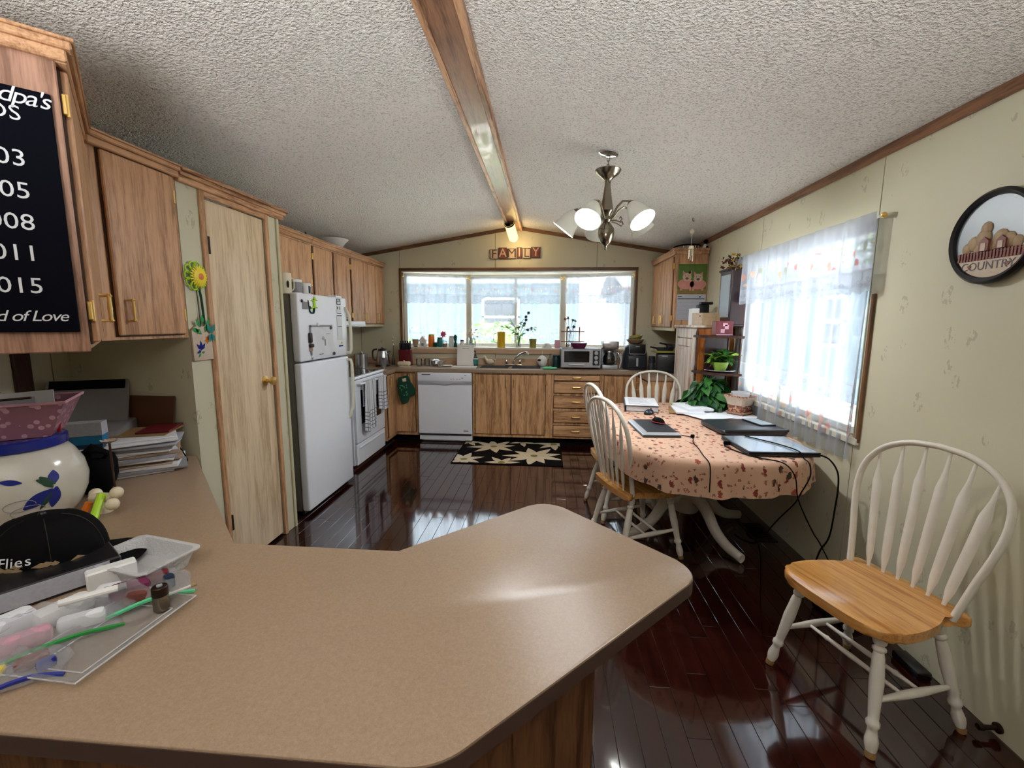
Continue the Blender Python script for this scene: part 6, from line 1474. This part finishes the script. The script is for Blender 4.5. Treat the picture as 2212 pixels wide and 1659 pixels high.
# ------------------------------------------------------------------ floor by the wall
t = thing('floor_register', 'dark metal floor vent beside the wall under the table', 'vent', (1.493, 3.065, 0))
ob('frame', B().box(-0.072, 0.072, -0.135, -0.115, 0, 0.005).box(-0.072, 0.072, 0.115, 0.135, 0, 0.005).box(-0.072, -0.055, -0.115, 0.115, 0, 0.005).box(0.055, 0.072, -0.115, 0.115, 0, 0.005), 'hinge_dark', t)
ob('grille_bed', B().box(-0.055, 0.055, -0.115, 0.115, 0, 0.001), 'matte_black', t)
for i in range(9): ob('slat', B().box(-0.055, 0.055, -0.105+0.026*i-0.004, -0.105+0.026*i+0.004, 0.001, 0.004), 'hinge_dark', t)
one('black_case', B().box(-0.06, 0.06, -0.10, 0.10, 0, 0.05, 0.02, 3), 'black_glass', 'glossy black case on the floor under the lone chair seat', 'case', (1.47, 2.16, 0.0), rad(20))
one('power_brick', B().box(-0.03, 0.03, -0.07, 0.07, 0, 0.035, 0.008, 2), 'black_glass', 'shiny black power brick on the floor against the wall', 'adapter', (1.565, 1.83, 0.0))
one('door_stop', B().lathe([(0.018, 0), (0.018, 0.008), (0.008, 0.012), (0.008, 0.05), (0.012, 0.055), (0.011, 0.07), (0, 0.072)], 12, Mx=Matrix.Rotation(-pi/2, 4, 'Y')), 'hinge_dark', 'small dark door stop low on the wall behind the lone chair', 'door stop', (1.619, 1.52, 0.035))

# ------------------------------------------------------------------ clutter on the desk-height counter
PZ = 0.763
t = thing('cookie_jar', 'big off white ceramic jar with cobalt flowers and a blue rim', 'jar', (-1.79, 1.315, PZ))
JP = [(0.10, 0), (0.125, 0.004), (0.150, 0.04), (0.172, 0.095), (0.178, 0.14), (0.170, 0.19), (0.148, 0.235), (0.128, 0.262)]
ob('body', B().lathe([(0, 0)] + JP, 40), 'jar_glaze', t, smooth=60)
ob('blue_rim', B().lathe([(0.128, 0.260), (0.136, 0.264), (0.136, 0.292), (0.130, 0.297), (0.0, 0.297)], 40), 'blue', t)
def jr(z):
    for (r0, z0), (r1, z1) in zip(JP, JP[1:]):
        if z0 <= z <= z1: return r0 + (r1-r0)*(z-z0)/(z1-z0)
    return 0.13
def onjar(a, z, off): r = jr(z)+off; return (r*cos(a), r*sin(a), z)
def jpetal(mat, a0, z0, ang, L, w, nm, off=0.0016):
    b = B(); up_ = []; dn = []
    for k in range(9):
        f = k/8; ww = w*sin(pi*min(1, f*0.9+0.05))
        da, dz = cos(ang), sin(ang)
        up_.append(onjar(a0 + (da*L*f - dz*ww)/0.17, z0 + dz*L*f + da*ww, off)); dn.append(onjar(a0 + (da*L*f + dz*ww)/0.17, z0 + dz*L*f - da*ww, off))
    V = [b.b.verts.new(p) for p in up_]; U = [b.b.verts.new(p) for p in dn]
    for k in range(8): b.b.faces.new((V[k], V[k+1], U[k+1], U[k]))
    ob(nm, b, mat, t, smooth=80)
A0 = rad(-12)
jpetal('blue', A0, 0.135, rad(215), 0.085, 0.020, 'painted_petal'); jpetal('blue', A0+.05, 0.14, rad(262), 0.070, 0.016, 'painted_petal'); jpetal('blue', A0+.02, 0.15, rad(80), 0.045, 0.015, 'painted_petal'); jpetal('leafblue', A0, 0.14, rad(120), 0.05, 0.012, 'painted_leaf'); jpetal('leafblue', A0-0.02, 0.125, rad(240), 0.06, 0.007, 'painted_leaf'); jpetal('blue', A0-0.38, 0.175, rad(165), 0.05, 0.009, 'painted_leaf'); jpetal('leafblue', A0+.05, 0.15, rad(150), 0.05, 0.010, 'painted_leaf')
for k, (da, z0, r) in enumerate(((-.45, .10, .035), (-.35, .075, .04), (-.25, .05, .035))):
    ob('painted_swirl', B().tube([onjar(A0 + da + r*cos(q_)/0.17, z0 + r*0.55*sin(q_), 0.0012) for q_ in [5.2*i/18 for i in range(19)]], 0.0009, 5), 'linen_grey', t)
t = thing('basket', 'pink pierced plastic basket of letters standing on the big jar', 'basket', (-1.83, 1.31, PZ+0.298), rad(38))
def bk(r0, r1, z0, z1):
    b = B(); c0 = [(-1, -.62), (1, -.62), (1, .62), (-1, .62)]
    lo = [b.b.verts.new((x*r0, y*r0, z0)) for x, y in c0]; hi = [b.b.verts.new((x*r1, y*r1, z1)) for x, y in c0]; l2 = [b.b.verts.new((x*(r1-.004), y*(r1-.004), z1)) for x, y in c0]; l3 = [b.b.verts.new((x*(r0-.004), y*(r0-.004), z0+.004)) for x, y in c0]
    b.b.faces.new(lo[::-1]); b.b.faces.new(l3)
    for P_, Q in ((lo, hi), (hi, l2), (l2, l3)):
        for i in range(4): b.b.faces.new((P_[i], P_[(i+1) % 4], Q[(i+1) % 4], Q[i]))
    return b
ob('body', bk(0.145, 0.195, 0, 0.115), 'basket', t, smooth=0)
ob('rim', B().tube([(-.197, -.122, .116), (.197, -.122, .116), (.197, .122, .116), (-.197, .122, .116)], 0.005, 6, closed=True), 'pink', t)
ob('label_clip', B().box(-0.17, -0.05, -0.118, -0.108, 0.07, 0.09), 'black', t)
bgp = 'letters standing in the pink basket'
q = random.Random(4)
for k, (x, y, w, h, a, m, lb) in enumerate(((0.0, 0.06, .26, .13, 0, 'paper', 'white printed letter rising highest in the pink basket'), (-0.03, 0.02, .24, .115, 6, 'paper_grey', 'grey printed letter in the middle of the pink basket'), (0.05, -0.02, .22, .10, -8, 'red', 'red card tilted in the pink basket'), (-0.02, -0.05, .20, .098, 4, 'brown_paper', 'tan envelope at the front of the pink basket'))):
    c_, s_ = cos(rad(38)), sin(rad(38))
    o = one('envelope', B().box(-w/2, w/2, -0.003, 0.003, 0, h), m, lb, 'envelope', (-1.83 + x*c_ - y*s_, 1.31 + x*s_ + y*c_, PZ+0.304), rad(38+a), bgp); o.rotation_euler = (rad(-18+4*k), rad(2*k-3), rad(38+a))
t = thing('pen', 'dark pen lying across the letters in the pink basket', 'pen', (-1.80, 1.31, PZ+0.415), rad(20)); ob('barrel', B().tube([(-.08, 0, 0), (.08, 0, .012)], 0.004, 8), 'darkwood', t)
t = thing('printer', 'grey printer with a raised paper feeder in the nook corner', 'printer', (-2.17, 1.84, PZ), rad(28))
pb = B().prism([(-0.16, 0), (0.14, 0), (0.17, 0.05), (0.16, 0.13), (0.10, 0.185), (-0.16, 0.20)], -0.19, 0.19, 0.012, 2); pb.xf(Matrix(((0, 0, 1, 0), (-1, 0, 0, 0), (0, 1, 0, 0), (0, 0, 0, 1))))
ob('body', pb, 'grey_print', t)
fd_ = B().box(-0.16, 0.16, -0.012, 0.012, 0, 0.24, 0.006); fd_.xf(Matrix.Translation((0, 0.10, 0.17)) @ Matrix.Rotation(rad(-24), 4, 'X')); ob('paper_feeder', fd_, 'grey_print', t)
fd_ = B().box(-0.145, 0.145, -0.016, -0.012, 0.19, 0.235); fd_.xf(Matrix.Translation((0, 0.10, 0.17)) @ Matrix.Rotation(rad(-24), 4, 'X')); ob('feeder_slot', fd_, 'matte_black', t)
ob('output_slot', B().box(-0.14, 0.14, -0.168, -0.12, 0.125, 0.15), 'maroon', t)
o = one('hardboard', B().box(-0.145, 0.145, -0.004, 0.004, 0, 0.31, 0.003), 'board_brown', 'dark brown hardboard leaning on the pantry side wall', 'board', (-2.01, 2.02, PZ+.002)); o.rotation_euler = (rad(-9), 0, 0)
t = thing('dried_posy', 'dusky dried posy in a dark pot in the nook corner', 'flowers', (-2.35, 1.60, PZ)); ob('pot', B().lathe(cyl(0.05, 0.20), 14), 'darkwood', t)
q = random.Random(14); b = B()
for i in range(90):
    d = Vector((q.gauss(0, 1), q.gauss(0, 1), q.gauss(0, 1))).normalized()*.10*q.random()**.4; c0 = d + Vector((0, 0, .33)); u = Vector((q.uniform(-1, 1), q.uniform(-1, 1), q.uniform(-1, 1))).normalized()*.026; w = u.orthogonal().normalized()*.014; b.poly((c0-u, c0+w, c0+u, c0-w))
ob('blossoms', b, 'dark_maroon', t, smooth=0); ob('stems', B().tube([(0, 0, .19), (.02, 0, .36)], .004, 5).tube([(0, 0, .19), (-.04, 0, .36)], .004, 5), 'darkwood', t)
# mail pile
q = random.Random(22); z = PZ
mg = 'mail pile beside the printer'
for k in range(15):
    th = q.choice((.006, .009, .012, .015)); w, l = q.uniform(.30, .37), q.uniform(.23, .28)
    o = one('magazine', B().box(-w/2, w/2, -l/2, l/2, 0, th, 0.0015), q.choice(('paper', 'paper_grey', 'linen_grey', 'paper', 'sepia')), 'one of the flyers and envelopes heaped in the mail pile beside the printer', 'mail', (-1.895 + q.uniform(-.025, .025), 1.845 + q.uniform(-.015, .015), z), rad(40 + q.uniform(-10, 10)), mg); z += th + .0008
o = one('manila_envelope', B().box(-.15, .15, -.10, .10, 0, .004), 'brown_paper', 'manila envelope on top of the mail pile', 'envelope', (-1.93, 1.91, z), rad(20)); z += .005
one('red_folder', B().box(-.03, .10, -.10, .09, 0, .008), 'maroon', 'dark red folder corner showing at the wall side of the mail pile', 'folder', (-1.90, 1.955, z), rad(24))
cable('thin dark cord trailing from the mail pile along the counter edge', [(-1.80, 1.97, .87), (-1.775, 1.985, .80), (-1.765, 1.99, PZ+.003), (-1.75, 1.96, PZ+.003), (-1.74, 1.90, PZ+.003)], 0.0028)
t = thing('tissue_carton', 'blue and white medicine carton tilted behind the big jar', 'carton', (-1.955, 1.66, PZ), rad(30)); b = B().box(-0.09, 0.09, -0.03, 0.03, 0, 0.26, 0.002); ob('carton', b, 'navybox', t); ob('blue_band', B().box(-0.0905, 0.0905, -0.0305, 0.0305, 0.17, 0.205), 'bluebox', t); ob('white_face', B().box(-0.03, 0.092, -0.032, 0.0315, 0.207, 0.2615), 'paper_grey', t)
t = thing('black_pouch', 'black soft pouch slumped between the big jar and the mail', 'pouch', (-1.80, 1.575, PZ)); b = B().ball((0, 0, 0.09), 0.085, (1.0, 0.8, 1.1), 18)
for v in b.b.verts: v.co.z = max(0, v.co.z + 0.02*sin(v.co.x*70+1)*cos(v.co.y*60))
ob('pouch', b, 'matte_black', t); ob('strap', B().tube(catmull([(.05, 0, .14), (.08, -.02, .17), (.03, -.04, .18), (-.02, -.02, .16)], 4), .006, 6), 'matte_black', t)
t = thing('shell_flower', 'pale pink paper flower tucked beside the big jar', 'flower', (-1.675, 1.535, PZ)); ob('stem', B().tube([(0, 0, 0), (0, 0, .22)], .004, 6), 'darkwood', t)
b = B()
for i in range(9):
    a = 2*pi*i/9; d = Vector((cos(a), sin(a), .5)).normalized()*.035; w = d.cross(Vector((0, 0, 1))).normalized()*.014; p = Vector((0, 0, .215)); b.poly((p, p+d*.5+w, p+d, p+d*.5-w))
ob('petals', b, 'sepia', t, smooth=0)
t = thing('bone_figurine', 'cream bone shaped trinket with an orange stick beside the jar', 'figurine', (-1.585, 1.385, PZ)); b = B().tube(catmull([(-.05, .03, .045), (0, .02, .055), (.06, 0, .06)], 4), .017, 10)
for c0 in ((.065, .012, .078), (.07, -.012, .045), (-.055, .045, .055)): b.ball(c0, .021, (1, 1, 1), 12)
ob('bone', b, 'cream', t, smooth=70); ob('support', B().lathe([(0.025, 0), (0.018, 0.03), (0, 0.04)], 14, (0, .02, 0)), 'cream', t); ob('orange_stick', B().tube([(-.03, -.03, .004), (-.015, -.015, .05)], .011, 8), 'orange', t)
t = thing('marker', 'bright lime ribbed marker leaning on the cream trinket', 'marker', (-1.545, 1.345, PZ)); b = B(); pts = [Vector((.015, -.03, .012)).lerp(Vector((-.01, .03, .078)), i/14) for i in range(15)]; ob('barrel', b.tube(pts, [.012 if i % 2 else .0135 for i in range(15)], 10), 'lime', t)
t = thing('baseball_cap', 'black baseball cap with white lettering on the counter clutter', 'cap', (-1.365, 1.045, 0.795), rad(20))
b = B()
def capf(u, v):
    a = 2*pi*u; e = pi/2*v; r = 0.118*cos(e)**0.62; z_ = 0.128*sin(e)
    return (r*cos(a)*1.12, r*sin(a)*0.95, z_), (u, v)
b.grid(capf, 36, 12, closed=True); ob('crown', b, 'matte_black', t, smooth=80)
for k in range(6): ob('seam', B().tube([Vector(capf(k/6, v/10)[0])*1.004 for v in range(10)], .0012, 5), 'black', t)
ob('button', B().ball((0, 0, .129), .009), 'black', t)
def vis(u, v):
    a = -0.95+1.9*u; r = 0.115 + 0.085*v*cos(a*0.8)
    return (r*cos(a)*1.1, r*sin(a)*1.0, 0.006 - 0.02*v - 0.05*(sin(a)**2)*0.3), (u, v)
vb = B().grid(vis, 20, 6); o = ob('visor', vb, 'matte_black', t, smooth=80); md = o.modifiers.new('thickness', 'SOLIDIFY'); md.thickness = 0.004
q = random.Random(3); b = B()
for i in range(10):
    a = q.uniform(-1.9, -0.4); z_ = q.uniform(.012, .035); p = Vector(capf((a/(2*pi)) % 1, z_/.128*.65)[0])*1.012; w = q.uniform(.008, .02); d = Vector((-sin(a), cos(a), 0)); b.poly((p-d*w, p+Vector((0, 0, .008)), p+d*w, p-Vector((0, 0, .007))))
ob('camo_patch', b, 'tan', t, smooth=0)
th_ = rad(-62-20)
def capm(a, z_, tilt=0.0):
    e = math.asin(min(1, z_/.128)); r = 0.118*cos(e)**0.62*1.06
    n_ = Vector((cos(a), sin(a), 0)); x_ = Vector((-sin(a), cos(a), 0)); y_ = Vector((-n_.x*0.28, -n_.y*0.28, 1)).normalized(); nn = x_.cross(y_); p = n_*(r+.004) + Vector((0, 0, z_))
    return Matrix(((x_.x, y_.x, nn.x, p.x), (x_.y, y_.y, nn.y, p.y), (x_.z, y_.z, nn.z, p.z), (0, 0, 0, 1)))
for ch_, a in (("'", -2.02), ('s', -1.92), ('F', -1.72), ('l', -1.62), ('i', -1.55), ('e', -1.44), ('s', -1.30)): text('lettering', ch_, .034, 'chalk', t, capm(a, .052), .0004)
t = thing('parts_box', 'shallow black box with a white printed label under the cap', 'box', (-1.285, 0.955, PZ), rad(57)); ob('box', B().box(-0.17, 0.15, -0.075, 0.075, 0, 0.055, 0.004), 'black', t); lbm = B().box(-0.085, 0.125, -0.001, 0.001, -0.022, 0.022); lbm.xf(Matrix.Translation((0, -0.0765, 0.030))); ob('label', lbm, 'paper_grey', t)
t = thing('plastic_tub', 'empty translucent white takeaway tub beside the cap', 'tub', (-1.105, 1.065, PZ), rad(78))
def tub(w0, l0, w1, l1, z0, z1, th):
    b = B()
    def ring(w, l, z_): return [b.b.verts.new((x, y, z_)) for x, y in fillet([(-w, -l, .022), (w, -l, .022), (w, l, .022), (-w, l, .022)])]
    R_ = [ring(w0, l0, z0), ring(w1, l1, z1), ring(w1+.009, l1+.009, z1), ring(w1+.009, l1+.009, z1+.003), ring(w1-th, l1-th, z1+.003), ring(w0-th, l0-th, z0+th)]
    n = len(R_[0])
    for a, c_ in zip(R_, R_[1:]):
        for i in range(n): b.b.faces.new((a[i], a[(i+1) % n], c_[(i+1) % n], c_[i]))
    b.b.faces.new(R_[0][::-1]); b.b.faces.new(R_[-1]); return b
ob('tub', tub(.062, .095, .075, .110, 0, .046, .0025), 'milky_plastic', t)
t = thing('clear_tray', 'clear plastic tray lid lying flat at the counter front', 'tray', (-0.945, 0.815, PZ), rad(-3)); ob('tray', tub(.070, .120, .078, .128, 0, .014, .002), 'clear_plastic', t); ob('ridge', B().tube([(-.055, -.10, .0035), (.055, -.10, .0035), (.055, .10, .0035), (-.055, .10, .0035)], .0016, 6, closed=True), 'milky_plastic', t); ob('rim', B().tube([(-.086, -.136, .0155), (.086, -.136, .0155), (.086, .136, .0155), (-.086, .136, .0155)], .0020, 6, closed=True), 'milky_plastic', t)  # milky ridge and rim paint in the highlights of the clear plastic
t = thing('battery', 'stubby copper topped battery standing on the clear tray', 'battery', (-0.905, 0.905, PZ+.006)); ob('case', B().lathe(cyl(.0165, .040, 18, .001), 18), 'antique', t); ob('dark_end', B().lathe([(.0166, .036), (.0166, .056), (.015, .058), (0, .058)], 18), 'hinge_dark', t); ob('terminal', B().lathe([(.006, .058), (.006, .061), (0, .061)], 12), 'silver', t)
t = thing('swab', 'white stick with a small cap beside the battery', 'pen', (-0.90, 0.945, PZ+.018), rad(30)); ob('stick', B().tube([(-.03, 0, 0), (.03, 0, .014)], .0035, 8), 'white', t); ob('cap', B().tube([(.03, 0, .014), (.042, 0, .017)], .005, 8), 'tan', t)
def pouch(label, loc, rz, w, l, h, zipm, seed, fill):
    t = thing('zip_bag', label, 'bag', loc, rz); q = random.Random(seed); p0 = [q.uniform(0, 6) for _ in range(6)]
    def top(u, v):
        x, y = (u-.5)*w, (v-.5)*l; e = (sin(pi*u)*sin(pi*v))**.5
        return (x + .006*sin(9*v+p0[0]), y, .004 + h*e + .012*e*(sin(13*u+p0[1])*sin(11*v+p0[2]) + .6*sin(27*u+p0[3]+9*v) + .35*sin(47*u+p0[4])*sin(41*v+p0[5]))), (u, v)
    def bot(u, v): x, y = (u-.5)*w, (v-.5)*l; return (x, y, .002), (u, v)
    ob('film', B().grid(top, 44, 36).grid(bot, 4, 4), 'bag_plastic', t, smooth=80)
    ob('zipper', B().tube(catmull([(x*w, -l*.5+.006*sin(x*7), .006 + .010*cos(x*4)) for x in (-.5, -.25, 0, .25, .5)], 4), .005, 6), zipm, t)
    q = random.Random(seed+1)
    for k, (m, sx, sy, sz, px, py) in enumerate(fill):
        b = B().box(-sx/2, sx/2, -sy/2, sy/2, 0, sz, min(sx, sy, sz)*.3, 2); o = ob('contents', b, m, t, (px, py, .005)); o.rotation_euler = (0, 0, q.uniform(-.5, .5))
    return t
pouch('large zip bag of white cloths with a green zipper nearest the counter front', (-1.10, 0.80, PZ), rad(52), .27, .17, .050, 'green', 5, [('paper', .13, .06, .045, -.06, .035), ('white', .10, .05, .042, .045, .03), ('pink', .09, .035, .036, -.02, -.04), ('paper', .08, .03, .032, .07, -.035)])
pouch('zip bag of plum coloured craft pieces lying beside the battery', (-1.005, 0.955, PZ), rad(48), .20, .13, .040, 'mint', 8, [('purple', .08, .05, .038, -.02, .005), ('maroon', .05, .035, .036, .035, .025), ('paper', .05, .05, .034, -.06, .03), ('navybox', .022, .022, .038, .055, -.015), ('dried', .05, .03, .03, -.01, -.035)])
pouch('small zip bag of mixed yellow and blue bits under the large bag', (-1.02, 0.70, PZ), rad(40), .15, .10, .030, 'blue', 12, [('petal_yellow', .03, .02, .018, -.03, .01), ('lime', .025, .02, .018, -.045, -.01), ('dried', .05, .03, .02, .02, .01), ('blue', .03, .02, .02, .045, -.015)])
one('folded_tissue', B().box(-.05, .05, -.018, .018, 0, .05, .004), 'white', 'folded white tissue pack standing behind the plum bag', 'tissue', (-1.13, 1.0, PZ), rad(52))
t = thing('marker_tube', 'white marker lying across the large zip bag', 'marker', (-1.035, 0.86, PZ+.062), rad(42)); ob('barrel', B().tube([(-.05, 0, 0), (.05, 0, 0)], .008, 10), 'white', t); ob('end_cap', B().tube([(.05, 0, 0), (.065, 0, 0)], .0085, 10), 'linen_grey', t)
